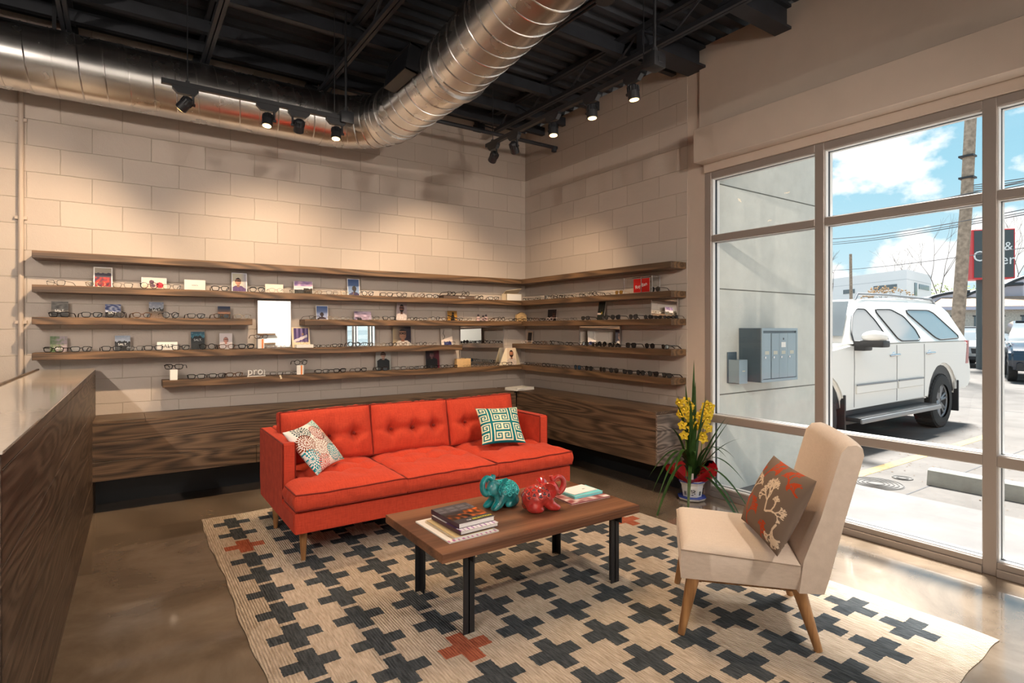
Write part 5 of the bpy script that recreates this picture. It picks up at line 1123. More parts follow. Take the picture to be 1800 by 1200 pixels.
def place(style, loc, rz, label, group, s=1.0):
    if style not in protos:
        t = glasses(style); protos[style] = [t, t['half'], t['label']]; del t['half']; t.location = loc; t.rotation_euler = (0, 0, R(rz)); first = t
    else:
        first = dup(protos[style][0], loc, rz)
    first.scale = (s, s, s); first['group'] = group
    first['label'] = protos[style][2] + ', ' + label
    return first
for key, L_ in GL.items():
    wall, sh = key[0], int(key[1]); n_ = len(L_)
    pos = [q[0] for q in L_]
    wn = 'back wall' if wall == 'A' else 'right wall'
    for i, (p, st, rz) in enumerate(L_):
        gaps = [abs(p-q) for j, q in enumerate(pos) if j != i]; g = min(gaps)
        full = 0.140
        s = 1.0
        if g < full*0.98: s = max(0.62, min(1.0, g/full*0.93)); rz = rz*0.3
        if wall == 'A' and p < -3.0: s = 1.06
        k = i
        lab = '%s from the left on the %s shelf of the %s' % (NUM[i], ords[sh], wn)
        if key == 'A3' and i < 8: lab = '%s from the left on the short third shelf' % NUM[i]
        elif key == 'A3': lab = '%s from the left on the third shelf right of the mirror' % NUM[i-8]
        grp = 'eyewear displayed on the %s %s shelf' % (wn, ords[sh])
        if wall == 'A': place(st, (p, -0.150, SZ[sh]+0.0006), -rz, lab, grp, s)
        else: place(st, (-0.150, p, SZ[sh]+0.0006), -90-rz, lab, grp, s)
# pairs on top of things
place('rect_black', (-3.772, -0.145, z5+0.090), -18, 'propped on the white cube at the bottom shelf end', 'eyewear propped on blocks', 1.1)
place('round_black', (-2.732, -0.150, z5+0.090), 4, 'propped on the orange striped cube on the bottom shelf', 'eyewear propped on blocks', 1.0)
place('tortoise', (-3.085, -0.160, z4+0.090), 12, 'lying on the white cube beside the tall mirror', 'eyewear propped on blocks', 1.0)
place('metal_gold', (-2.70, -0.170, z4+0.0335), 0, 'on the low white tray under the purple card', 'eyewear propped on blocks', 0.7)
place('rect_black', (-1.115, -0.155, z2+0.0400), 22, 'left pair on the dark book of the second shelf', 'eyewear propped on blocks', 1.0)
place('round_black', (-0.935, -0.155, z2+0.0400), 16, 'right pair on the dark book of the second shelf', 'eyewear propped on blocks', 1.0)
for i, (x, y, z) in enumerate(((-4.01, -0.19, z5), (-2.93, -0.202, z5))[1:]):
    b = bmesh.new(); box(b, -0.008, 0.008, -0.0015, 0.0015, -0.035, 0, 0.001, 1, M=Matrix.Rotation(R(-18), 4, 'Y')); tag(fin(b, 'price_tag', M_cream, None, (x, y-0.002, z+0.005)), 'small cream price tag hanging over the edge of the bottom shelf', 'tag')

# ================================================================ BOOKS ON THE TABLE
TZ = 0.4355
def flat_item(name, label, cat, c, w, h, z, th, rz, fn, cov=None, pages=True, grp=None, spine=None):
    t = thing(name, label, cat, (c[0], c[1], z), rz, grp)
    s_ = slab('cover', w, h, 0.0012, fn, t, 60, 80, flat=True); s_.location = (0, -h/2, th)
    for v in s_.data.vertices: v.co = Vector((v.co.x, v.co.z*-1 if False else v.co.y, v.co.z))
    b = bmesh.new(); box(b, -w/2+0.002, w/2-0.003, -h/2+0.003, h/2-0.003, 0.0012, th-0.0013); fin(b, 'pages', cov or M_paper, t)
    b = bmesh.new(); box(b, -w/2, w/2, -h/2, h/2, 0.0, 0.0011)
    if spine: box(b, -w/2-0.0005, -w/2+0.0015, -h/2, h/2, 0, th)
    fin(b, 'back_cover', spine or M_paper, t)
    return t
M_spine = mat('purple_spine', (0.06, 0.025, 0.045), 0.4)
def mag1(u, v):
    if v < 0.16: return (0.90, 0.88, 0.90) if (u*9) % 1 > 0.25 or v > 0.1 else (0.55, 0.25, 0.60)
    return mixc(mixc((0.25, 0.15, 0.35), (0.90, 0.30, 0.60), u*2), (0.98, 0.80, 0.70), (u-0.45)*2) if v < 0.5 else (0.92, 0.90, 0.90)
flat_item('magazine', 'white magazine with pink edges at the bottom of the left book stack', 'magazine', (-2.760, -3.248), 0.275, 0.355, TZ, 0.006, 1, lambda u, v: (0.90, 0.88, 0.86) if v > 0.06 or (u*11) % 1 > 0.4 else (0.7, 0.4, 0.6), grp='books stacked at the left of the coffee table')
t = flat_item('notebook', 'spiral bound notebook in the left book stack', 'notebook', (-2.752, -3.262), 0.215, 0.295, TZ+0.0066, 0.008, 1, lambda u, v: (0.80, 0.70, 0.52), grp='books stacked at the left of the coffee table')
for k in range(24):
    y = -0.14+k*0.012; b = bmesh.new(); tube(b, [(-0.111+0.0065*math.cos(a), y, 0.005+0.0065*math.sin(a)) for a in [2*PI*q/10 for q in range(10)]], 0.0011, 5, closed=True); fin(b, 'wire_ring', M_brass, t)
flat_item('book', 'book with pink and orange blurred cover under the grey book', 'book', (-2.722, -3.262), 0.215, 0.285, TZ+0.0190, 0.018, 2, lambda u, v: mag1(u, v), spine=M_spine, grp='books stacked at the left of the coffee table')
def cover2(u, v):
    if v < 0.22: return (0.25, 0.24, 0.26)
    if v < 0.62:
        n_ = nz3(u, v, 6, 7)
        if v > 0.48+0.10*nz3(u, 0, 3, 5) and u < 0.55: return (0.18, 0.17, 0.19)
        return mixc((0.10, 0.06, 0.05), (0.88, 0.42, 0.12), 0.35+1.3*n_+(u-0.5)*0.8)
    if 0.66 < v < 0.92 and (v*26) % 1 < 0.3 and ((u*3.2) % 1) < 0.72: return (0.55, 0.55, 0.58)
    return (0.29, 0.29, 0.32)
t = flat_item('book', 'grey book with orange interior photo on top of the left stack', 'book', (-2.718, -3.235), 0.205, 0.275, TZ+0.0376, 0.022, 2, cover2, spine=M_spine, grp='books stacked at the left of the coffee table')
text_mesh('lettering', 'SELECTION', 0.022, M_inky, t, (0.045, -0.118, 0.0235), (0, 0, 0), depth=0.0003)
text_mesh('lettering', 'THE', 0.013, M_ink, t, (-0.032, -0.118, 0.0235), (0, 0, 0), depth=0.0003)
flat_item('magazine', 'brochure with dark red edge at the bottom of the right stack', 'magazine', (-1.915, -3.205), 0.285, 0.215, TZ, 0.009, -2, lambda u, v: mixc((0.88, 0.84, 0.82), (0.55, 0.25, 0.25), 0.5+1.3*nz3(u, v, 4, 6)), cov=mat('dark_red_pages', (0.30, 0.03, 0.04), 0.5), grp='papers stacked at the right of the coffee table')
M_turq = mat('turquoise_cover', (0.20, 0.62, 0.64), 0.45)
flat_item('notebook', 'turquoise notebook in the right stack on the coffee table', 'notebook', (-1.885, -3.180), 0.215, 0.160, TZ+0.0096, 0.014, -1, lambda u, v: (0.45, 0.80, 0.82), cov=M_turq, spine=M_turq, grp='papers stacked at the right of the coffee table')
t = flat_item('leaflet', 'white leaflet on top of the turquoise notebook', 'leaflet', (-1.890, -3.165), 0.190, 0.130, TZ+0.0242, 0.004, 4, lambda u, v: (0.95, 0.94, 0.93), grp='papers stacked at the right of the coffee table')
text_mesh('lettering', 'IPE', 0.016, M_gasket, t, (0.03, -0.02, 0.0055), (0, 0, 0), depth=0.0002)

# ================================================================ ELEPHANTS
def elephant(loc, rz, m, m2, mh, label, openwork):
    t = thing('elephant_figurine', label, 'figurine', loc, rz)
    mb = bpy.data.metaballs.new('mb'); mb.resolution = 0.006; mb.threshold = 0.6; mo = bpy.data.objects.new('mb', mb); COL.objects.link(mo)
    def el(x, y, z, r, sx=1, sy=1, sz=1):
        e_ = mb.elements.new(type='ELLIPSOID'); e_.co = (x, y, z); e_.radius = r*2.05; e_.size_x = sx*1.12; e_.size_y = sy*1.05; e_.size_z = sz*1.08
    # facing +x
    el(-0.035, 0, 0.080, 0.060, 0.80, 0.78, 0.72); el(0.005, 0, 0.085, 0.056, 0.78, 0.76, 0.74); el(-0.060, 0, 0.068, 0.050, 0.66, 0.80, 0.80)
    el(0.058, 0, 0.120, 0.036, 0.75, 0.7, 0.85); el(0.074, 0, 0.100, 0.026, 0.75, 0.7, 0.75)
    for s in (-1, 1):
        el(0.052, s*0.030, 0.026, 0.030, 0.75, 0.60, 0.62); el(0.030, s*0.030, 0.050, 0.028, 0.62, 0.6, 0.9); el(0.075, s*0.032, 0.016, 0.019, 0.85, 0.7, 0.6)
        el(-0.060, s*0.036, 0.030, 0.034, 0.8, 0.6, 0.62); el(-0.030, s*0.040, 0.016, 0.020, 1.0, 0.7, 0.55)
    dg = bpy.context.evaluated_depsgraph_get(); me = bpy.data.meshes.new_from_object(mo.evaluated_get(dg)); bpy.data.objects.remove(mo)
    bm = bmesh.new(); bm.from_mesh(me); zmin = min(v.co.z for v in bm.verts)
    for v in bm.verts: v.co.z = max(0.0, v.co.z)
    # trunk: down, out and curling up over the head
    tp = [(0.070, 0, 0.112), (0.098, 0, 0.092), (0.118, 0, 0.100), (0.130, 0, 0.125), (0.128, 0, 0.155), (0.108, 0, 0.175), (0.084, 0, 0.172), (0.068, 0, 0.160), (0.060, 0, 0.172), (0.056, 0, 0.186)]
    pts = []
    P_ = [Vector(p) for p in tp]
    for i in range(len(P_)-1):
        p0, p1, p2, p3 = P_[max(0, i-1)], P_[i], P_[i+1], P_[min(len(P_)-1, i+2)]
        for q in range(5):
            s = q/5; pts.append(0.5*((2*p1)+(-p0+p2)*s+(2*p0-5*p1+4*p2-p3)*s*s+(-p0+3*p1-3*p2+p3)*s**3))
    pts.append(P_[-1]); rr = [0.020-0.0115*(i/(len(pts)-1)) for i in range(len(pts))]
    rr[-1] = 0.011; rr[-2] = 0.0095
    tube(bm, pts, rr, 14)
    from mathutils.bvhtree import BVHTree
    bvh = BVHTree.FromBMesh(bm)
    body = fin(bm, 'body', m, t, ang=80)
    for s in (-1, 1):
        b = bmesh.new(); fan = []
        nE, mE = 14, 6; grid = []
        for i in range(nE+1):
            a = R(-125) + R(265)*i/nE; row = []
            for j in range(mE+1):
                r_ = 0.046*j/mE*(1.0+0.16*math.cos(a*2+0.6)); z = 0.120+r_*math.sin(a)*1.15; x = 0.036-0.012+r_*math.cos(a)*0.75-0.004
                y = s*(0.034+0.020*(j/mE)**1.2+0.0035*math.sin(i*1.7)*(j/mE)); row.append(b.verts.new((x, y, z)))
            grid.append(row)
        for i in range(nE):
            for j in range(mE): b.faces.new((grid[i][j], grid[i+1][j], grid[i+1][j+1], grid[i][j+1]))
        bmesh.ops.remove_doubles(b, verts=b.verts[:], dist=1e-4)
        bmesh.ops.solidify(b, geom=b.faces[:], thickness=0.005)
        fin(b, 'ear', m, t, ang=80)
        b = bmesh.new(); tube(b, [(0.078, s*0.017, 0.098), (0.095, s*0.021, 0.088), (0.108, s*0.022, 0.092)], [0.0055, 0.0045, 0.002], 8); fin(b, 'tusk', m, t)
    # carved rosettes over the back
    b = bmesh.new(); b2 = bmesh.new(); rnd = random.Random(3)
    for (px, ang_) in [(-0.088+0.026*i, a) for i in range(5) for a in (-75, -45, -15, 15, 45, 75)]:
        px2 = px + rnd.uniform(-0.004, 0.004); a = R(ang_+(12 if int((px+0.1)*40) % 2 else 0))
        cy, cz = 0, 0.080; ry, rz_ = 0.052, 0.052
        if px < -0.075: ry = rz_ = 0.042
        if px > 0.0: ry = 0.046
        n_ = Vector((0.0 if px > -0.08 else -0.5, math.sin(a), math.cos(a))).normalized(); p = Vector((px2, cy+ry*math.sin(a), cz+rz_*math.cos(a)*0.92))
        hit = bvh.ray_cast(p + n_*0.08, -n_, 0.2)
        if hit[0] is None: continue
        p = hit[0]; n_ = hit[1] if hit[1].dot(n_) > 0 else -hit[1]
        f0 = n_.orthogonal().normalized(); f1 = n_.cross(f0)
        tube(b, [p + (f0*math.cos(q)+f1*math.sin(q))*0.0125 for q in [2*PI*k/14 for k in range(14)]], 0.0035, 6, closed=True)
        for q in range(3):
            a2 = 2*PI*q/3+ang_; tube(b, [p + (f0*math.cos(a2)+f1*math.sin(a2))*0.011, p + (f0*math.cos(a2+0.5)+f1*math.sin(a2+0.5))*0.004+n_*0.002], 0.0025, 5)
        tube(b2, [p - n_*0.004, p + n_*0.0012], 0.0095, 12)
    o1 = fin(b, 'rosette_relief', m2, t, ang=80)
    if openwork: o2 = fin(b2, 'pierced_holes', mh, t); o2['label'] = 'dark pierced openings'
    else: b2.free()
    return t
M_teal = mat('teal_glaze', (0.008, 0.20, 0.215), 0.08, coat=1.0, var=0.5, vscale=30, spec=0.6)
M_teal2 = mat('teal_glaze_light', (0.04, 0.40, 0.40), 0.1, coat=1.0, var=0.4, vscale=60)
M_redg = mat('red_glaze', (0.42, 0.022, 0.018), 0.08, coat=1.0, var=0.3, vscale=30, spec=0.6)
M_redg2 = mat('red_glaze_light', (0.52, 0.045, 0.03), 0.1, coat=1.0, var=0.3, vscale=60)
e1 = elephant((-2.405, -3.110, TZ), 180+8, M_teal, M_teal2, M_gasket, 'glossy teal ceramic elephant facing left with raised trunk', False)
e2 = elephant((-2.255, -3.285, TZ), -12, M_redg, M_redg2, M_gasket, 'glossy red pierced ceramic elephant facing right with raised trunk', True)
e1.scale = (1.0, 1.05, 1.02); e2.scale = (1.02, 1.0, 0.98)

# ================================================================ POTTED ORCHID
pl = thing('potted_orchid', 'yellow flowering orchid in a white octagonal pot by the storefront corner', 'potted plant', (-0.215, -2.675, 0))
M_pot = mat('white_porcelain', (0.74, 0.74, 0.72), 0.12, coat=0.6); M_bluel = mat('blue_glaze', (0.05, 0.09, 0.38), 0.2); M_leaf = mat('leaf_green', (0.045, 0.115, 0.025), 0.35, var=0.3, vscale=14); M_stalk = mat('stalk_green', (0.20, 0.27, 0.05), 0.45)
M_foil = mat('red_foil', (0.55, 0.008, 0.018), 0.3, bump=0.3, bscale=30); M_yel = mat('petal_yellow', (0.86, 0.66, 0.045), 0.5); M_lip = mat('petal_lip', (0.35, 0.06, 0.02), 0.5); M_soil = mat('potting_bark', (0.07, 0.04, 0.02), 0.9)
b = bmesh.new(); lathe(b, [(0.075, 0.0), (0.105, 0.008), (0.118, 0.026), (0.112, 0.028), (0.07, 0.012)], 8, rot=R(22.5)); sc_ = fin(b, 'saucer', M_pot, pl, ang=20)
b = bmesh.new(); lathe(b, [(0.1185, 0.0255), (0.119, 0.029), (0.115, 0.0295)], 8, rot=R(22.5)); fin(b, 'blue_rim', M_bluel, sc_, ang=20)
b = bmesh.new(); lathe(b, [(0.070, 0.014), (0.078, 0.030), (0.094, 0.13), (0.112, 0.158), (0.114, 0.168), (0.104, 0.168), (0.088, 0.14), (0.001, 0.135)], 8, rot=R(22.5)); pt_ = fin(b, 'pot', M_pot, pl, ang=20)
b = bmesh.new(); lathe(b, [(0.1145, 0.156), (0.1165, 0.162), (0.1145, 0.166)], 8, rot=R(22.5)); lathe(b, [(0.0765, 0.020), (0.081, 0.028), (0.0805, 0.034)], 8, rot=R(22.5)); fin(b, 'blue_rim', M_bluel, pt_, ang=20)
b = bmesh.new()
for k in range(8):
    a = R(45*k)+R(0); n_ = Vector((math.cos(a), math.sin(a), 0)); s_ = Vector((-math.sin(a), math.cos(a), 0)); rnd = random.Random(k)
    if k % 2: 
        for q in range(12): p = n_*(0.0815+0.0*q) + Vector((0, 0, 0.055+0.045*rnd.random())) + s_*rnd.uniform(-0.016, 0.016); ball(b, p + n_*((p.z-0.03)*0.14), 0.0045, (1, 1, 1), 8, 6)
    else:
        for q in range(10): z = 0.052+0.007*(q//2); p = n_*(0.0755+(z-0.03)*0.155) + Vector((0, 0, z)) + s_*(-0.006 if q % 2 else 0.006); box(b, -0.0022, 0.0022, -0.0022, 0.0022, -0.002, 0.002, M=Matrix.Translation(p))
fin(b, 'painted_motif', M_gasket, pt_)
b = bmesh.new(); nf_ = 40; rws = []
for j in range(7):
    row = []
    for k in range(nf_):
        a = 2*PI*k/nf_; r = 0.085+0.030*j/1.6+0.012*math.sin(a*4+j*0.5); peak = 0.5+0.5*math.cos(a*4+0.8)
        z = 0.150+0.020*j*(0.45+0.9*peak); r *= (1+0.15*peak*(j/6)); 
        row.append(b.verts.new((min(0.185, r*math.cos(a)), r*math.sin(a), z + 0.004*math.sin(k*2.7+j))))
    rws.append(row)
for A_, B2_ in zip(rws, rws[1:]):
    for k in range(nf_): b.faces.new((A_[k], A_[(k+1) % nf_], B2_[(k+1) % nf_], B2_[k]))
bmesh.ops.solidify(b, geom=b.faces[:], thickness=0.0012); fin(b, 'red_foil_wrap', M_foil, pl, ang=20)
b = bmesh.new(); lathe(b, [(0.001, 0.150), (0.095, 0.145)], 16); fin(b, 'potting_bark', M_soil, pt_)
LH = 1.16
def leaf(az, L_, rise, droop, w=0.018, base=0.025, name='leaf'):
    b = bmesh.new(); n_ = 18; d = Vector((math.cos(R(az)), math.sin(R(az)), 0)); s_ = Vector((-d.y, d.x, 0)); rows_ = []
    for i in range(n_+1):
        t_ = i/n_; out = L_*(rise*t_ + droop*t_*t_); z = 0.15 + L_*((1.35-0.9*rise)*t_ - droop*1.25*t_**2.4)
        p = d*(base+out*0.62) + Vector((0, 0, z*LH)); p.x = min(p.x, 0.175); ww = w*(0.45+0.75*math.sin(PI*min(1, t_*0.92+0.08))**0.7)*(1-t_**6)
        rows_.append([b.verts.new(p - s_*ww + Vector((0, 0, ww*0.25))), b.verts.new(p), b.verts.new(p + s_*ww + Vector((0, 0, ww*0.25)))])
    for A_, B2_ in zip(rows_, rows_[1:]):
        for k in (0, 1): b.faces.new((A_[k], A_[k+1], B2_[k+1], B2_[k]))
    bmesh.ops.solidify(b, geom=b.faces[:], thickness=0.0012)
    fin(b, name, M_leaf, pl, ang=50)
LH = 1.16
rnd = random.Random(11)
# az 0 = +x (to the right and away), 180 = left towards the bench
for az, L_, rise, droop, w in ((180, 0.62, 0.25, 0.95, 0.015), (200, 0.66, 0.30, 0.80, 0.014), (160, 0.55, 0.2, 0.9, 0.014), (215, 0.62, 0.55, 1.05, 0.013), (192, 0.70, 0.6, 1.1, 0.012), (170, 0.60, 0.1, 0.28, 0.016), (150, 0.60, 0.08, 0.2, 0.016), (230, 0.55, 0.15, 0.35, 0.015),
                           (262, 0.52, 0.12, 0.30, 0.015), (264, 0.60, 0.35, 0.55, 0.013), (268, 0.66, 0.45, 0.50, 0.011), (272, 0.64, 0.55, 0.62, 0.011), (266, 0.66, 0.75, 0.80, 0.011), (270, 0.46, 0.75, 1.0, 0.012), (265, 0.55, 0.95, 1.30, 0.014), (255, 0.40, 0.5, 0.7, 0.012), (262, 0.76, 0.75, 0.05, 0.009), (257, 0.80, 0.70, 0.08, 0.009), (264, 0.82, 0.80, 0.15, 0.009), (190, 0.62, 0.12, 0.10, 0.013), (175, 0.66, 0.35, 0.35, 0.012), (235, 0.68, 0.04, 0.04, 0.013), (215, 0.64, 0.18, 0.22, 0.013), (260, 0.62, 0.25, 0.12, 0.011), (195, 0.78, 0.55, 0.75, 0.010),
                           (240, 0.60, 0.05, 0.10, 0.015), (205, 0.52, 0.05, 0.15, 0.016), (120, 0.45, 0.05, 0.1, 0.014), (300, 0.52, 0.02, 0.05, 0.013), (250, 0.55, 0.02, 0.06, 0.014), (185, 0.40, 0.4, 0.6, 0.013), (225, 0.45, 0.3, 0.5, 0.013), (270, 0.35, 0.3, 0.3, 0.012)):
    leaf(az, L_, rise, droop, w)
def flower(p, face, name='flower', s=1.0):
    f = Vector(face).normalized(); u = f.orthogonal().normalized(); v = f.cross(u)
    if abs(v.z) < abs(u.z): u, v = v, u
    b = bmesh.new()
    for k in range(5):
        a = 2*PI*k/5+0.3; d = u*math.cos(a)+v*math.sin(a); e_ = f.cross(d); rows_ = []
        for i in range(6):
            t_ = i/5; ww = 0.0115*s*math.sin(PI*(0.12+0.80*t_)); q = Vector(p) + d*0.030*s*t_ + f*(0.010*s*math.sin(PI*t_)*0.8)
            rows_.append([b.verts.new(q-e_*ww+f*0.004*s), b.verts.new(q), b.verts.new(q+e_*ww+f*0.004*s)])
        for A_, B2_ in zip(rows_, rows_[1:]):
            for k2 in (0, 1): b.faces.new((A_[k2], A_[k2+1], B2_[k2+1], B2_[k2]))
    bmesh.ops.solidify(b, geom=b.faces[:], thickness=0.001)
    fl = fin(b, name, M_yel, pl, ang=80)
    b = bmesh.new(); ball(b, Vector(p)+f*0.010*s, 0.0075*s, (1, 1, 1), 10, 7); fin(b, 'lip', M_yel, fl)
    b = bmesh.new(); ball(b, Vector(p)+f*0.0165*s, 0.0035*s, (1, 1, 1), 8, 6); l_ = fin(b, 'lip_marking', M_lip, fl)
def spike(x, y, lean, top, zs, seed):
    rnd = random.Random(seed); P0 = Vector((x, y, 0.14)); P1 = Vector((x+lean[0], y+lean[1], top)); mid = (P0+P1)/2 + Vector((lean[0]*-0.2, 0, 0))
    pts = [P0.lerp(mid, t_).lerp(mid.lerp(P1, t_), t_) for t_ in [i/12 for i in range(13)]]
    b = bmesh.new(); tube(b, pts, [0.0055-0.003*i/12 for i in range(13)], 8); fin(b, 'flower_stem', M_stalk, pl)
    for k, (z, sd) in enumerate(zs):
        t_ = (z-0.14)/(top-0.14); c = P0.lerp(mid, t_).lerp(mid.lerp(P1, t_), t_)
        toc = Vector((-0.80, -0.60, 0)); side = Vector((0.60, -0.80, 0))
        p = c + side*sd*0.040 + toc*0.028 + Vector((0, 0, rnd.uniform(-0.006, 0.006))); flower(p, toc + side*sd*0.5 + Vector((0, 0, rnd.uniform(-0.1, 0.3))), s=1.42)
spike(-0.045, 0.02, (-0.01, 0.00), 0.82, [(0.625, -0.6), (0.68, 0.7), (0.715, -0.9), (0.73, 0.5), (0.76, -0.3), (0.78, 0.9), (0.805, -1.1), (0.82, 0.2), (0.54, -0.3), (0.60, 1.0)], 1)
spike(0.030, -0.045, (0.02, -0.05), 0.80, [(0.51, 0.2), (0.55, 0.0), (0.60, 0.9), (0.62, -1.0), (0.65, -0.2), (0.68, 0.6), (0.70, -0.8), (0.73, 0.9), (0.75, 0.0), (0.78, 1.0), (0.80, 0.3), (0.72, -0.2)], 2)
b = bmesh.new(); box(b, -0.014, 0.014, -0.001, 0.001, 0.15, 0.235, M=Matrix.Translation((-0.07, -0.055, 0)) @ Matrix.Rotation(R(-53), 4, 'Z')); fin(b, 'plant_label', M_paper, pl)
# ================================================================ OUTSIDE
GZ = -0.012
M_line = mat('yellow_line', (0.36, 0.235, 0.09), 0.8, var=0.12, vscale=12)
M_wline = mat('white_line', (0.36, 0.35, 0.33), 0.8)
b = bmesh.new(); box(b, 0.2, 140, -70, 90, -0.4, GZ); struct(b, 'parking_lot', M_pave)
b = bmesh.new(); box(b, 0.112, 1.42, -12, -2.70, -0.3, -0.004); struct(b, 'pavement_walk', concrete('walk_concrete', (0.145, 0.140, 0.139), (0.185, 0.18, 0.178), 0.8, 1.5, spec=0.15))
b = bmesh.new()
for (x0, x1, y0, y1) in ((1.45, 30, -5.9, -5.885), (1.45, 30, -3.62, -3.608), (3.9, 3.912, -12, 8), (8.5, 8.515, -12, 10)): box(b, x0, x1, y0, y1, GZ, GZ+0.002)
struct(b, 'trim_3', M_gasket)
for k, (y, l) in enumerate(((-3.06, 'yellow parking line beside the white SUV'), (-5.85, 'yellow parking line right of the wheel stop'))):
    b = bmesh.new(); box(b, 0, 4.3, -0.055, 0.055, 0, 0.003); tag(fin(b, 'parking_line', M_line, None, (1.5, y, GZ)), l, 'parking line', 'yellow parking lines')
b = bmesh.new(); box(b, 0, 4.5, -0.05, 0.05, 0, 0.003); tag(fin(b, 'parking_line', M_wline, None, (6.4, -3.9, GZ)), 'pale parking line far across the lot behind the wheel stop', 'parking line')
# return wall with mailboxes
b = bmesh.new(); box(b, 0.112, 1.78, -2.70, -2.52, -0.2, 5.2)
rw = struct(b, 'wall_outside', M_stucco)
b = bmesh.new()
for z in (0.85, 1.764, 2.668, 3.58): box(b, 0.113, 1.779, -2.7015, -2.70, z-0.005, z+0.005)
struct(b, 'trim_4', mat('groove_dark', (0.14, 0.14, 0.12), 0.9))
M_box = mat('mailbox_blue_grey', (0.085, 0.125, 0.155), 0.4, spec=0.4); M_boxl = mat('mailbox_face', (0.27, 0.35, 0.40), 0.4); M_label = mat('mail_label', (0.75, 0.66, 0.45), 0.6)
t = thing('wall_mailbox', 'blue grey four door mailbox cluster mounted on the grey stucco wall', 'mailbox', (0.685, -2.70, 0.955))
b = bmesh.new(); box(b, -0.285, 0.285, -0.21, 0.0, 0, 0.47, 0.002, 1); fin(b, 'housing', M_box, t)
b = bmesh.new()
for q in ((-0.285, 0.285, 0, 0.024), (-0.285, 0.285, 0.446, 0.47), (-0.285, -0.263, 0.024, 0.446), (0.263, 0.285, 0.024, 0.446)): box(b, q[0], q[1], -0.222, -0.21, q[2], q[3], 0.002, 1)
fin(b, 'face_frame', M_boxl, t)
for i, (a, c) in enumerate(((-0.275, -0.160), (-0.140, -0.038), (-0.034, 0.112), (0.116, 0.275))):
    a, c = ((-0.260, -0.145), (-0.130, -0.012), (-0.009, 0.118), (0.121, 0.260))[i]
    b = bmesh.new(); box(b, a, c, -0.219, -0.21, 0.030, 0.425, 0.001, 1); d_ = fin(b, 'door', M_boxl, t)
    b = bmesh.new(); tube(b, [(a+0.024, -0.219, 0.215), (a+0.024, -0.227, 0.215)], 0.010, 14); fin(b, 'lock', M_chrome, d_)
    b = bmesh.new(); 
    for r_ in range(3): box(b, (a+c)/2-0.03, (a+c)/2+0.03, -0.2202, -0.2192, 0.262-0.010*r_, 0.267-0.010*r_)
    fin(b, 'door_lettering', M_label, d_)
    if i == 2:
        b = bmesh.new(); box(b, (a+c)/2-0.035, (a+c)/2+0.035, -0.2204, -0.2192, 0.300, 0.346); fin(b, 'notice_label', M_paper, d_)
        b = bmesh.new(); box(b, (a+c)/2-0.007, (a+c)/2+0.007, -0.2204, -0.2192, 0.366, 0.384); fin(b, 'keyhole', M_gasket, d_)
t = thing('wall_bin', 'small blue grey open topped bin beside the mailbox on the stucco wall', 'wall bin', (0.30, -2.70, 0.945))
b = bmesh.new(); box(b, -0.075, 0.055, -0.012, 0, 0, 0.27, 0.004, 2); fin(b, 'back_plate', M_box, t)
b = bmesh.new(); tb2 = bmesh.new()
for (x0, x1, y0, y1) in ((-0.065, 0.055, -0.115, -0.109), (-0.065, -0.061, -0.11, -0.01), (0.051, 0.055, -0.11, -0.01)): box(b, x0, x1, y0, y1, 0, 0.205)
box(b, -0.065, 0.055, -0.11, -0.01, 0, 0.005); fin(b, 'bin_body', M_boxl, t)
b = bmesh.new(); box(b, -0.02, 0.02, -0.1162, -0.1152, 0.105, 0.111); fin(b, 'label', M_label, t)
# wheel stop, manholes
b = bmesh.new(); prism(b, [(-0.085, 0), (0.085, 0), (0.060, 0.13), (0.045, 0.142), (-0.045, 0.142), (-0.060, 0.13)], lambda x, z: (x, -0.95, z), lambda x, z: (x, 0.95, z)); tag(fin(b, 'wheel_stop', M_cstop, None, (2.05, -4.53, GZ)), 'concrete wheel stop lying across the empty parking bay', 'wheel stop')
M_iron = mat('cast_iron', (0.085, 0.08, 0.077), 0.7, bump=0.4, bscale=90)
def cover(x, y, r, l, n):
    t = thing('manhole_cover', l, 'manhole cover', (x, y, GZ)); b = bmesh.new(); lathe(b, [(0.001, 0.003), (r, 0.003), (r, 0.0)], 40); fin(b, 'plate', M_iron, t)
    b = bmesh.new()
    for k in range(n): rr = r*(0.95-0.8*k/n); tube(b, [(rr*math.cos(a), rr*math.sin(a), 0.004) for a in [2*PI*q/36 for q in range(36)]], 0.006, 5, closed=True)
    fin(b, 'raised_ring', MATS['cast_iron'], t)
cover(1.62, -3.30, 0.225, 'larger round cast iron cover in the pavement beside the yellow line', 5)
cover(2.03, -3.36, 0.085, 'smaller round cover between the large one and the wheel stop', 2)
# fallen leaves: nobody could count them
b = bmesh.new(); rnd = random.Random(4)
for k in range(420):
    x = rnd.uniform(1.6, 6.5) if k % 3 else rnd.uniform(0.3, 8); y = rnd.uniform(-5.2, -1.6) if k % 2 else rnd.gauss(-2.7, 0.35); 
    if x < 1.9 and y > -2.75: continue
    a = rnd.uniform(0, 6.3); l = rnd.uniform(0.008, 0.02)
    v = [b.verts.new((x+l*math.cos(a+q)*(1 if i % 2 else 0.45), y+l*math.sin(a+q)*(1 if i % 2 else 0.45), GZ+0.004+0.004*rnd.random())) for i, q in enumerate((0, PI/2, PI, 3*PI/2))]; b.faces.new(v)
o_ = fin(b, 'fallen_leaves', mat('dry_leaf', (0.12, 0.075, 0.04), 0.9), kind='stuff'); tag(o_, 'dry brown leaves scattered over the parking lot near the SUV', 'leaves')

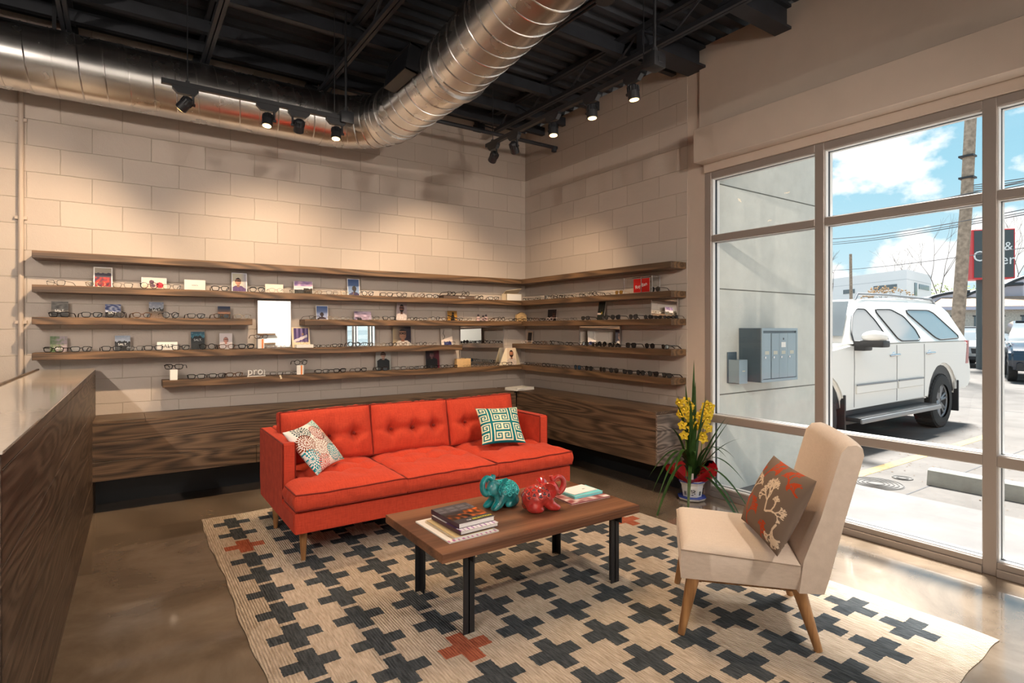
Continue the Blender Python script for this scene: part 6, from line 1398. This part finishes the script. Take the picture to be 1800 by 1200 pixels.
# ---------------------------------------------------------------- vehicles
M_cw = mat('car_white', (0.86, 0.84, 0.80), 0.22, coat=0.7); M_tyre = mat('tyre_rubber', (0.030, 0.030, 0.031), 0.85, bump=0.4, bscale=80); M_rim = mat('grey_rim', (0.26, 0.27, 0.29), 0.4, metal=0.4)
M_cglass = mat('car_glass', (0.22, 0.24, 0.25), 0.03, spec=1.0, coat=1.0); M_trimb = mat('black_trim', (0.03, 0.03, 0.033), 0.5); M_tail = mat('tail_lamp_red', (0.35, 0.01, 0.02), 0.15, coat=0.6)
def wheel(parent, x, y, z, r, w, side=-1, name='wheel'):
    b = bmesh.new(); pr = [(0.62*r, -w/2), (0.80*r, -w/2), (0.95*r, -w*0.46), (r, -w*0.36), (r, w*0.36), (0.95*r, w*0.46), (0.80*r, w/2), (0.62*r, w/2)]
    rings = [[b.verts.new((x+q[0]*math.cos(2*PI*k/40), y+q[1], z+q[0]*math.sin(2*PI*k/40))) for k in range(40)] for q in pr]
    for A_, B2_ in zip(rings, rings[1:]):
        for k in range(40): b.faces.new((A_[k], A_[(k+1) % 40], B2_[(k+1) % 40], B2_[k]))
    for k in range(40):
        a = 2*PI*k/40
        for sgn in (-1, 1): box(b, -0.016, 0.016, -w*0.20, w*0.20, -0.004, 0.007, M=Matrix.Translation((x, y+sgn*w*0.22, z)) @ Matrix.Rotation(a+sgn*0.05, 4, 'Y') @ Matrix.Translation((0, 0, r)))
    wh = fin(b, 'wheel', M_tyre, parent)
    b = bmesh.new(); yo = y+side*w*0.36
    tube(b, [(x, yo, z), (x, yo-side*0.10, z)], 0.63*r, 40, caps=False); tube(b, [(x+0.61*r*math.cos(2*PI*k/36), yo, z+0.61*r*math.sin(2*PI*k/36)) for k in range(36)], 0.014, 6, closed=True)
    tube(b, [(x, yo-side*0.01, z), (x, yo-side*0.06, z)], 0.17*r, 20)
    for k in range(6):
        a = 2*PI*k/6+0.3
        for da in (-0.12, 0.12): tube(b, [(x+0.12*r*math.cos(a+da), yo-side*0.02, z+0.12*r*math.sin(a+da)), (x+0.60*r*math.cos(a+da*1.3), yo-side*0.01, z+0.60*r*math.sin(a+da*1.3))], 0.021, 6)
    tube(b, [(x, yo-side*0.10, z), (x, yo-side*0.11, z)], 0.60*r, 30)
    fin(b, 'rim', M_rim, wh)
suv = thing('suv', 'large white SUV with grey rims parked outside the storefront', 'car', (4.2, -1.47, GZ))
ox, oy, oz = 4.2, -1.47, GZ
def sy(z, yb=1.0): return -(yb - max(0.0, z-1.25)*0.42)
fwx, rwx, wr_ = 2.27, 5.68, 0.385
def arc(cx, r, cz, a0, a1, n=12): return [(cx+r*math.cos(R(a0+(a1-a0)*k/n)), cz+r*math.sin(R(a0+(a1-a0)*k/n))) for k in range(n+1)]
pf = [(1.62, 0.55), (1.58, 0.75), (1.60, 0.98), (1.72, 1.12), (2.4, 1.20), (2.95, 1.26), (4.5, 1.27), (6.60, 1.27), (6.68, 1.05), (6.76, 0.86), (6.78, 0.66), (6.66, 0.52)]
pf += [(rwx+0.50, 0.50)] + arc(rwx, 0.505, 0.40, 8, 172) + [(rwx-0.50, 0.46), (fwx+0.50, 0.44)] + arc(fwx, 0.505, 0.40, 8, 172) + [(fwx-0.50, 0.50)]
b = bmesh.new(); prism(b, pf, lambda x, z: (x-ox, -1.0, z), lambda x, z: (x-ox, 1.0, z)); bmesh.ops.recalc_face_normals(b, faces=b.faces[:])
bmesh.ops.bevel(b, geom=[e_ for e_ in b.edges if abs(abs((e_.verts[0].co.y+e_.verts[1].co.y)/2)-1.0) < 1e-4], offset=0.035, segments=3, affect='EDGES'); body = fin(b, 'body', M_cw, suv, ang=40)
gh = [(2.95, 1.25), (3.20, 1.50), (3.55, 1.74), (3.85, 1.815), (5.2, 1.83), (6.25, 1.80), (6.42, 1.70), (6.62, 1.25)]
b = bmesh.new(); prism(b, gh, lambda x, z: (x-ox, sy(z), z), lambda x, z: (x-ox, -sy(z), z)); bmesh.ops.recalc_face_normals(b, faces=b.faces[:])
bmesh.ops.bevel(b, geom=[e_ for e_ in b.edges if e_.verts[0].co.z > 1.4 or e_.verts[1].co.z > 1.4], offset=0.03, segments=3, affect='EDGES'); fin(b, 'cabin', M_cw, suv, ang=40)
def chaikin(P_, n=2):
    for _ in range(n):
        Q = []
        for i in range(len(P_)):
            a, c = P_[i], P_[(i+1) % len(P_)]; Q += [(a[0]*0.9+c[0]*0.1, a[1]*0.9+c[1]*0.1), (a[0]*0.1+c[0]*0.9, a[1]*0.1+c[1]*0.9)]
        P_ = Q
    return P_
for P_ in (((3.02, 1.27), (3.06, 1.38), (3.28, 1.60), (3.46, 1.68), (3.68, 1.68), (3.82, 1.54), (3.97, 1.27)), ((4.26, 1.27), (3.93, 1.68), (4.42, 1.69), (4.72, 1.60), (4.90, 1.42), (4.92, 1.30), (4.84, 1.27)), ((4.82, 1.69), (5.75, 1.70), (6.38, 1.29), (5.50, 1.27))):
    c_ = chaikin(list(P_))
    for sgn in (1, -1):
        b = bmesh.new(); prism(b, c_, lambda x, z: (x-ox, sgn*(sy(z)-0.006), z), lambda x, z: (x-ox, sgn*(sy(z)+0.01), z)); w_ = fin(b, 'side_window', M_cglass, suv)
        b = bmesh.new(); tube(b, [(x-ox, sgn*(sy(z)-0.006), z) for x, z in c_], 0.009, 5, closed=True); fin(b, 'window_seal', M_trimb, w_)
b = bmesh.new(); v = [b.verts.new(q) for q in ((3.02-ox, -0.90, 1.30), (3.52-ox, -0.74, 1.735), (3.52-ox, 0.74, 1.735), (3.02-ox, 0.90, 1.30))]
for q in v: q.co += Vector((-0.07, 0, 0.045))
b.faces.new(v); bmesh.ops.solidify(b, geom=b.faces[:], thickness=0.01); fin(b, 'windshield', M_cglass, suv)
for x in (3.02, 4.16, 5.02): 
    b = bmesh.new(); tube(b, [(x-ox, -1.0015, 0.50), (x-ox+0.01, -1.0015, 1.0), (x-ox, -1.0015, 1.22)], 0.003, 5); fin(b, 'door_seam', M_trimb, suv)
for x in (4.08, 5.20):
    b = bmesh.new(); tube(b, [(x-ox-0.10, -1.002, 1.085), (x-ox-0.08, -1.035, 1.095), (x-ox+0.08, -1.035, 1.095), (x-ox+0.10, -1.002, 1.085)], 0.016, 8); ball(b, (x-ox, -1.0, 1.10), 0.045, (1.2, 0.2, 0.8)); fin(b, 'door_handle', M_chrome, suv)
for x0, x1 in ((3.06, 4.13), (4.19, 4.96)):
    b = bmesh.new(); box(b, x0-ox, x1-ox, -1.018, -0.995, 0.655, 0.755, 0.006, 1); mo_ = fin(b, 'door_moulding', M_cw, suv); b = bmesh.new(); box(b, x0-ox, x1-ox, -1.024, -1.012, 0.748, 0.768, 0.003, 1); fin(b, 'chrome_strip', M_rim, mo_)
b = bmesh.new(); box(b, 2.80-ox, 5.05-ox, -1.17, -0.95, 0.355, 0.41, 0.02, 2); fin(b, 'running_board', M_trimb, suv); b = bmesh.new(); box(b, 2.80-ox, 5.06-ox, -1.19, -1.165, 0.345, 0.40, 0.01, 2); fin(b, 'running_board_edge', M_rim, suv)
b = bmesh.new(); box(b, 2.78-ox, 5.1-ox, -0.97, 0.97, 0.30, 0.47); box(b, 1.7-ox, 6.7-ox, -0.70, 0.70, 0.28, 0.52); fin(b, 'underbody', M_trimb, suv)
b = bmesh.new()
for cx_ in (fwx, rwx): box(b, cx_-0.52-ox, cx_+0.52-ox, -0.96, -0.64, 0.50, 1.05)
fin(b, 'wheel_well_liner', M_trimb, suv)
for cx_ in (fwx+0.50, rwx+0.52):
    b = bmesh.new(); box(b, cx_-ox-0.01, cx_-ox+0.02, -1.02, -0.72, 0.20, 0.66, 0.005, 1); fin(b, 'mud_flap', M_trimb, suv)
b = bmesh.new(); ball(b, (3.10-ox, -1.19, 1.335), 0.150, (0.62, 0.95, 0.50)); fin(b, 'mirror_shell', M_cw, suv)
b = bmesh.new(); box(b, 3.01-ox, 3.19-ox, -1.32, -1.06, 1.215, 1.295, 0.02, 2); box(b, 3.02-ox, 3.22-ox, -1.12, -0.98, 1.17, 1.29, 0.02, 2); fin(b, 'mirror_base', M_trimb, suv)
b = bmesh.new(); prism(b, [(6.50, 0.90), (6.60, 0.90), (6.635, 1.25), (6.56, 1.25)], lambda x, z: (x-ox+0.05, -1.004, z), lambda x, z: (x-ox+0.05, -0.90, z)); fin(b, 'tail_lamp', M_tail, suv)
b = bmesh.new(); tube(b, [(3.35-ox+0.3, -0.72, 1.80), (3.72-ox, -0.72, 1.88), (4.6-ox, -0.72, 1.895), (6.1-ox, -0.70, 1.88), (6.25-ox, -0.70, 1.80)], 0.018, 8); fin(b, 'roof_rail', M_rim, suv)
b = bmesh.new(); box(b, 4.75-ox, 6.28-ox, -0.70, 0.70, 1.80, 1.865, 0.03, 2); fin(b, 'roof_panel', M_cw, suv)
for cx_ in (fwx, rwx):
    wheel(suv, cx_-ox, -0.865, wr_, wr_, 0.27, -1); wheel(suv, cx_-ox, 0.865, wr_, wr_, 0.27, 1)

def far_car(loc, rz, m, label, h=1.65):
    """small crossover seen from the front; +x of the car points forward"""
    t = thing('car', label, 'car', loc, rz); k = h/1.65
    pf = [(2.2, 0.35), (2.28, 0.6), (2.2, 0.85), (1.9, 0.98), (1.05, 1.08), (-1.9, 1.10), (-2.2, 0.95), (-2.25, 0.5), (-2.1, 0.3)] + arc(-1.35, 0.38, 0.33, 180, 0, 8)[::-1][::-1] + arc(1.35, 0.38, 0.33, 180, 0, 8)
    b = bmesh.new(); prism(b, [(x, z*k) for x, z in pf], lambda x, z: (x, -0.9, z), lambda x, z: (x, 0.9, z)); bmesh.ops.recalc_face_normals(b, faces=b.faces[:]); bmesh.ops.bevel(b, geom=[e_ for e_ in b.edges if abs(abs((e_.verts[0].co.y+e_.verts[1].co.y)/2)-0.9) < 1e-4], offset=0.09, segments=3, affect='EDGES'); fin(b, 'body', m, t)
    b = bmesh.new(); prism(b, [(1.05, 1.06*k), (0.35, 1.55*k), (-0.2, h), (-1.5, h*0.97), (-2.0, 1.08*k)], lambda x, z: (x, -0.86+max(0, z-1.06)*0.35, z), lambda x, z: (x, 0.86-max(0, z-1.06)*0.35, z)); fin(b, 'cabin', M_cglass, t)
    b = bmesh.new(); box(b, -1.5, 0.1, -0.62, 0.62, h-0.03, h+0.01, 0.01, 1); fin(b, 'roof', m, t)
    b = bmesh.new(); box(b, 2.20, 2.30, -0.42, 0.42, 0.58*k, 0.80*k, 0.02, 1); box(b, 2.16, 2.29, -0.75, 0.75, 0.32*k, 0.46*k, 0.02, 1); fin(b, 'grille', M_trimb, t)
    for s in (-1, 1):
        b = bmesh.new(); ball(b, (2.12, s*0.62, 0.78*k), 0.13, (0.7, 1.5, 0.7)); fin(b, 'headlamp', M_chrome, t)
        b = bmesh.new(); tube(b, [(2.2, s*0.68, 0.47*k), (2.30, s*0.68, 0.47*k)], 0.07, 14); fin(b, 'fog_lamp', M_trimb, t)
        b = bmesh.new(); ball(b, (0.85, s*1.0, 1.12*k), 0.12, (0.7, 1.0, 0.7)); fin(b, 'side_mirror', M_trimb, t)
    b = bmesh.new(); box(b, 2.30, 2.312, -0.16, 0.16, 0.46*k, 0.58*k); fin(b, 'number_plate', M_paper, t)
    for x in (-1.35, 1.35):
        for s in (-1, 1): wheel(t, x, s*0.78, 0.33, 0.33, 0.21, s)
    return t
M_cdark = mat('car_dark_blue', (0.025, 0.035, 0.055), 0.2, coat=0.8)
far_car((17.53, -0.94, GZ), 180+18, M_cdark, 'dark blue crossover cut off by the right edge of the photo')
far_car((23.37, 2.82, GZ), 180+35, mat('car_silver', (0.45, 0.46, 0.47), 0.25, coat=0.6), 'small car mostly hidden behind the rear of the white SUV', 1.5)

# ---------------------------------------------------------------- street
M_pole = mat('weathered_pole', (0.40, 0.30, 0.225), 0.9, bump=0.8, bscale=14, var=0.35, vscale=9)
M_wire = mat('cable', (0.05, 0.05, 0.06), 0.7)
t = thing('utility_pole', 'thick weathered wooden utility pole standing behind the white SUV', 'utility pole', (15.17, 0.44, GZ))
b = bmesh.new(); tube(b, [(0, 0, 0), (0.17, -0.24, 5.0), (0.32, -0.46, 11.5)], [0.165, 0.145, 0.12], 18); fin(b, 'pole_shaft', M_pole, t)
b = bmesh.new()
for k in range(5): tube(b, [(0.12, -0.3, 5.2+0.05*k), (0.5, -0.9, 5.16+0.07*k), (0.9, -1.5, 5.3+0.05*k)], 0.012, 5)
for z in (5.1, 5.6, 6.2): box(b, 0.0, 0.30, -0.44, -0.10, z, z+0.05)
fin(b, 'pole_hardware', M_trimb, t)
b = bmesh.new(); box(b, -0.01, 0.01, -0.16, 0.16, 0, 0.8, M=Matrix.Translation((0.02, 0, 0.65)) @ Matrix.Rotation(R(34), 4, 'Z')); 
t2 = thing('utility_pole', 'thin distant utility pole left of the white building windows', 'utility pole', (43.46, 16.21, GZ))
b.free(); b = bmesh.new(); tube(b, [(0, 0, 0), (-0.15, 0, 7.3)], [0.13, 0.10], 10); fin(b, 'pole_shaft', M_pole, t2)
wires = [((28.55, 13.09), 430, 34, (13.73, -2.21), 358, 13), ((28.55, 13.09), 433, 34, (13.73, -2.21), 362, 13), ((34.31, 16.41), 477, 40, (16.47, -1.67), 424, 15), ((20.86, 8.66), 384, 26, (12.35, -2.49), 300, 12), ((20.86, 8.66), 422, 26, (12.35, -2.49), 352, 12)]
for k, (p, y1, Z1, q, y2, Z2) in enumerate(wires):
    a = Vector((p[0], p[1], 1.4224-(y1-577)/1000*Z1)); c = Vector((q[0], q[1], 1.4224-(y2-577)/1000*Z2))
    b = bmesh.new(); pts = [a.lerp(c, s/12) - Vector((0, 0, 0.25*math.sin(PI*s/12))) for s in range(13)]; tube(b, pts, 0.012, 5)
    tag(fin(b, 'overhead_cable', M_wire), 'black overhead cable across the sky, %s of five' % ('fourth from the top', 'third from the top', 'lowest', 'highest', 'second from the top')[k], 'cable', 'overhead cables')
# restaurant sign
M_sred = mat('sign_red', (0.70, 0.05, 0.055), 0.5); M_sdark = mat('sign_dark', (0.07, 0.085, 0.09), 0.35)
t = thing('pole_sign', 'red edged box sign with dark face and white letters on a dark post', 'sign', (20.83, 1.40, GZ), -34.4-14)
b = bmesh.new(); tube(b, [(0, 0.2, 0), (0, 0.2, 3.4)], 0.11, 14); fin(b, 'post', M_sdark, t)
z0, z1 = 3.15, 4.88
b = bmesh.new(); box(b, -0.44, 0.83, -0.25, 0.65, z0, z1, 0.02, 1); fin(b, 'cabinet', M_sred, t)
b = bmesh.new(); box(b, -0.39, 0.78, -0.262, -0.25, z0+0.05, z1-0.05); f_ = fin(b, 'sign_face', M_sdark, t)
text_mesh('lettering', 'O', 0.52, M_ink, f_, (-0.22, -0.265, z0+0.62), depth=0.004); text_mesh('lettering', 'er', 0.50, M_ink, f_, (0.60, -0.265, z0+0.50), depth=0.004); text_mesh('lettering', '&', 0.42, M_ink, f_, (0.62, -0.265, z0+0.98), depth=0.004)

# white two storey building
M_bw = mat('white_cladding', (0.93, 0.93, 0.93), 0.6); M_bwin = mat('strip_window', (0.12, 0.16, 0.18), 0.15)
t = thing('office_building', 'long white flat roofed building with narrow dark windows across the street', 'building', (64.13, 20.23, 0))
C0 = Vector((64.13, 20.23, 0)); L0 = Vector((75.22, 41.73, 0)) - C0; R0 = Vector((74.47, 21.63, 0)) - C0; HB = 7.65
b = bmesh.new(); prism(b, [(0, 0), (R0.x, R0.y), (R0.x+L0.x, R0.y+L0.y), (L0.x, L0.y)], lambda x, y: (x, y, 0), lambda x, y: (x, y, HB)); fin(b, 'walls', M_bw, t)
b = bmesh.new(); Ln = L0.normalized(); Rn = R0.normalized()
for z in (2.6, 4.6, 6.3):
    for d in (Ln, Rn): pass
def wallbox(b, d, s0, s1, z0, z1, out=0.03):
    nrm = Vector((d.y, -d.x, 0)); 
    if nrm.dot(Vector((-1, -1, 0))) < 0: nrm = -nrm
    p = [d*s0+nrm*0.0, d*s1+nrm*0.0, d*s1+nrm*out, d*s0+nrm*out]
    prism(b, [(q.x, q.y) for q in p], lambda x, y: (x, y, z0), lambda x, y: (x, y, z1))
def win(d, s0, s1, z0, z1):
    b = bmesh.new(); wallbox(b, d, s0, s1, z0, z1, 0.06); fin(b, 'window', M_bwin, t)
b.free()
for s0, s1, z0, z1 in ((1.3, 2.9, 5.7, 6.2), (3.0, 4.6, 5.7, 6.2), (7.6, 9.5, 5.6, 6.1), (13.4, 14.4, 4.6, 6.1)): win(Ln, s0, s1, z0, z1)
for s0, s1, z0, z1 in ((2.9, 3.9, 5.0, 6.4), (4.8, 9.2, 5.8, 6.35)): win(Rn, s0, s1, z0, z1)
b = bmesh.new()
for z in (3.1, 6.6): wallbox(b, Ln, 0, L0.length, z, z+0.05, 0.02); wallbox(b, Rn, 0, R0.length, z, z+0.05, 0.02)
fin(b, 'panel_joint', mat('joint_grey', (0.62, 0.64, 0.66), 0.7), t)

# restaurant with barrel awnings
M_rw = mat('pale_brick', (0.58, 0.54, 0.48), 0.9, bump=0.4, bscale=10, var=0.2, vscale=10); M_shin = mat('brown_shingle', (0.36, 0.25, 0.18), 0.9, var=0.25, vscale=6); M_awn = mat('awning_fabric', (0.68, 0.67, 0.76), 0.7); M_rib = mat('awning_rib', (0.04, 0.05, 0.06), 0.6)
P0 = Vector((50.25, 12.77, 0)); P1 = Vector((56.33, 3.75, 0)); d = (P1-P0); LR = d.length; az = math.degrees(math.atan2(d.y, d.x))
t = thing('restaurant_building', 'pale brick restaurant with brown shingle roof and lilac barrel awnings behind the sign', 'building', P0, az)
b = bmesh.new(); box(b, 0, LR, 0, 9, 0, 3.0); fin(b, 'brick_wall', M_rw, t)
b = bmesh.new(); prism(b, [(-0.6, 2.95), (-0.6, 3.15), (2.6, 4.15), (9, 4.15), (9, 2.95)], lambda y, z: (-0.6+max(0, (z-3.0))*1.5, y, z), lambda y, z: (LR, y, z)); fin(b, 'shingle_roof', M_shin, t)
b = bmesh.new(); box(b, -0.62, LR, -0.66, -0.6, 2.88, 3.12); fin(b, 'gutter', mat('lilac_fascia', (0.55, 0.54, 0.66), 0.6), t)
for k, (x0, x1) in enumerate(((0.2, 1.3), (2.4, 4.3), (5.4, 7.6))):
    b = bmesh.new(); box(b, x0, x1, -0.03, 0.0, 1.15, 2.35); w_ = fin(b, 'window', M_bwin, t); b = bmesh.new(); box(b, x0-0.08, x1+0.08, -0.06, -0.0, 2.35, 2.45); box(b, x0-0.08, x1+0.08, -0.06, 0, 1.05, 1.15); fin(b, 'window_trim', M_rib, w_)
M_neon = mat('neon_red', (0.8, 0.05, 0.03), 0.4, emit=(1, 0.06, 0.03), es=1.5); M_bann = mat('banner_blue', (0.03, 0.17, 0.48), 0.6)
s_ = thing('open_sign', 'small red lit OPEN sign in the restaurant window', 'sign', P0 + Vector((0, 0, 0)), az)
b = bmesh.new(); box(b, 0.25, 1.25, -0.10, -0.06, 1.3, 1.85); fin(b, 'sign_back', M_sdark, s_); text_mesh('lettering', 'OPEN', 0.34, M_neon, s_, (0.75, -0.12, 1.45), depth=0.005)
b = bmesh.new(); box(b, 0.0, 0.9, 0, 0.03, 0, 0.55); q_ = fin(b, 'poster', M_sred, None, tuple(P0 + Matrix.Rotation(R(az), 3, 'Z') @ Vector((0.4, -0.20, 0.55)))); q_.rotation_euler = (0, 0, R(az)); tag(q_, 'small red square poster on the brick below the open sign', 'poster')
b = bmesh.new(); box(b, 0.0, 1.95, 0, 0.03, 0, 1.10); q_ = fin(b, 'banner', M_bann, None, tuple(P0 + Matrix.Rotation(R(az), 3, 'Z') @ Vector((2.45, -0.20, -0.02)))); q_.location.z = 0.05; q_.rotation_euler = (0, 0, R(az)); tag(q_, 'blue banner with a pale diamond emblem under the restaurant window', 'banner')
b = bmesh.new(); prism(b, [(1.0, 0.42), (1.35, 0.74), (1.0, 1.06), (0.65, 0.74)], lambda x, z: (x, -0.012, z), lambda x, z: (x, 0.0, z)); fin(b, 'emblem', M_awn, q_)
for k, (x0, hgt) in enumerate(((-0.8, 1.5), (1.7, 2.0), (4.0, 2.9), (6.6, 3.8))):
    w = 4.6 if k else 3.6
    b = bmesh.new(); n_ = 14; pa = [(x0+w-w*math.cos(PI/2*q/n_), 3.0+hgt*math.sin(PI/2*q/n_)) for q in range(n_+1)]
    va = [b.verts.new((x, 2.2, z)) for x, z in pa]; vb = [b.verts.new((x, 8.0, z)) for x, z in pa]
    for q in range(n_): b.faces.new((va[q], va[q+1], vb[q+1], vb[q]))
    b.faces.new(va + [b.verts.new((x0+w, 2.2, 3.0))]); aw = fin(b, 'barrel_awning', M_awn, t)
    b = bmesh.new(); tube(b, [(x, 2.15, z) for x, z in pa], 0.13, 8); fin(b, 'awning_rib', M_rib, aw)
b = bmesh.new(); ball(b, (6.2, 0.4, 3.45), 0.2, (1, 0.6, 0.6)); fin(b, 'roof_lamp', M_rib, t)

# trees
M_bark = mat('grey_bark', (0.22, 0.20, 0.19), 0.9); M_bush = mat('spring_green', (0.30, 0.36, 0.14), 0.8, var=0.4, vscale=3); M_bud = mat('tan_bud', (0.50, 0.34, 0.20), 0.8)
def bare_tree(loc, H, label, seed, spread=0.55, depth=5, bud=None, thick=0.10):
    t = thing('bare_tree', label, 'tree', loc, group='bare trees beyond the parking lot'); rnd = random.Random(seed); b = bmesh.new(); tips = []
    def grow(p, d, l, r, k):
        q = p + d*l; tube(b, [p, (p+q)/2 + Vector((rnd.uniform(-1, 1), rnd.uniform(-1, 1), 0))*l*0.05, q], [r, r*0.85, r*0.7], 5)
        if k == 0: tips.append(q); return
        for _ in range(rnd.choice((2, 3))):
            nd = (d + Vector((rnd.uniform(-1, 1), rnd.uniform(-1, 1), rnd.uniform(-0.3, 0.5)))*spread).normalized(); grow(q, nd, l*rnd.uniform(0.62, 0.85), r*0.62, k-1)
    grow(Vector((0, 0, 0)), Vector((0, 0, 1)), H*0.28, thick, depth); fin(b, 'branches', M_bark, t)
    if bud:
        b = bmesh.new()
        for q in tips:
            for _ in range(2): ball(b, q + Vector((rnd.uniform(-1, 1), rnd.uniform(-1, 1), rnd.uniform(-1, 1)))*0.12, 0.07, (1, 1, 0.7), 6, 4)
        fin(b, 'buds', bud, t)
bare_tree((46.89, 19.91, 0), 8.6, 'bare grey tree left of the thin distant pole', 2)
bare_tree((37.63, 11.72, 0), 5.4, 'small budding tree in front of the white building', 5, 0.75, 5, M_bud, 0.07)
bare_tree((100.99, 33.77, 0), 17.5, 'bare tree rising behind the white building roof', 7, 0.6)
bare_tree((69.37, 19.07, 0), 14.5, 'tall bare tree between the white building and the utility pole', 9, 0.5)
bare_tree((73.24, 13.99, 0), 15.5, 'large bare tree behind the restaurant awnings', 12, 0.55, 6)
bare_tree((58.71, 17.88, 0), 5.0, 'low bare shrub tree below the right end of the white building', 15, 0.8, 5, None, 0.05)
def leafy(loc, rx, rz_, label, seed):
    t = thing('leafy_tree', label, 'tree', loc, group='green trees beyond the parking lot'); rnd = random.Random(seed); b = bmesh.new()
    tube(b, [(0, 0, 0), (0, 0, rz_)], [0.15, 0.08], 8); fin(b, 'trunk', M_bark, t)
    b = bmesh.new()
    for k in range(900):
        u = rnd.uniform(-1, 1); a = rnd.uniform(0, 2*PI); rr = rnd.uniform(0.6, 1.0)**0.5; s = (1-u*u)**0.5
        p = Vector((rx*s*math.cos(a)*rr, rx*s*math.sin(a)*rr, rz_*(1.0+0.85*u*rr))) + Vector((rnd.uniform(-1, 1), rnd.uniform(-1, 1), rnd.uniform(-1, 1)))*0.15
        e_ = Vector((rnd.uniform(-1, 1), rnd.uniform(-1, 1), rnd.uniform(-1, 1))).normalized(); f_ = e_.orthogonal().normalized(); l = rnd.uniform(0.10, 0.24)
        b.faces.new([b.verts.new(p+e_*l), b.verts.new(p+f_*l*0.7), b.verts.new(p-e_*l), b.verts.new(p-f_*l*0.7)])
    fin(b, 'crown', M_bush, t, ang=180)
leafy((92.61, 27.39, 0), 2.9, 4.3, 'yellow green leafy tree left of the utility pole', 3)
leafy((82.55, 19.73, 0), 2.6, 3.6, 'yellow green leafy tree right of the utility pole', 4)
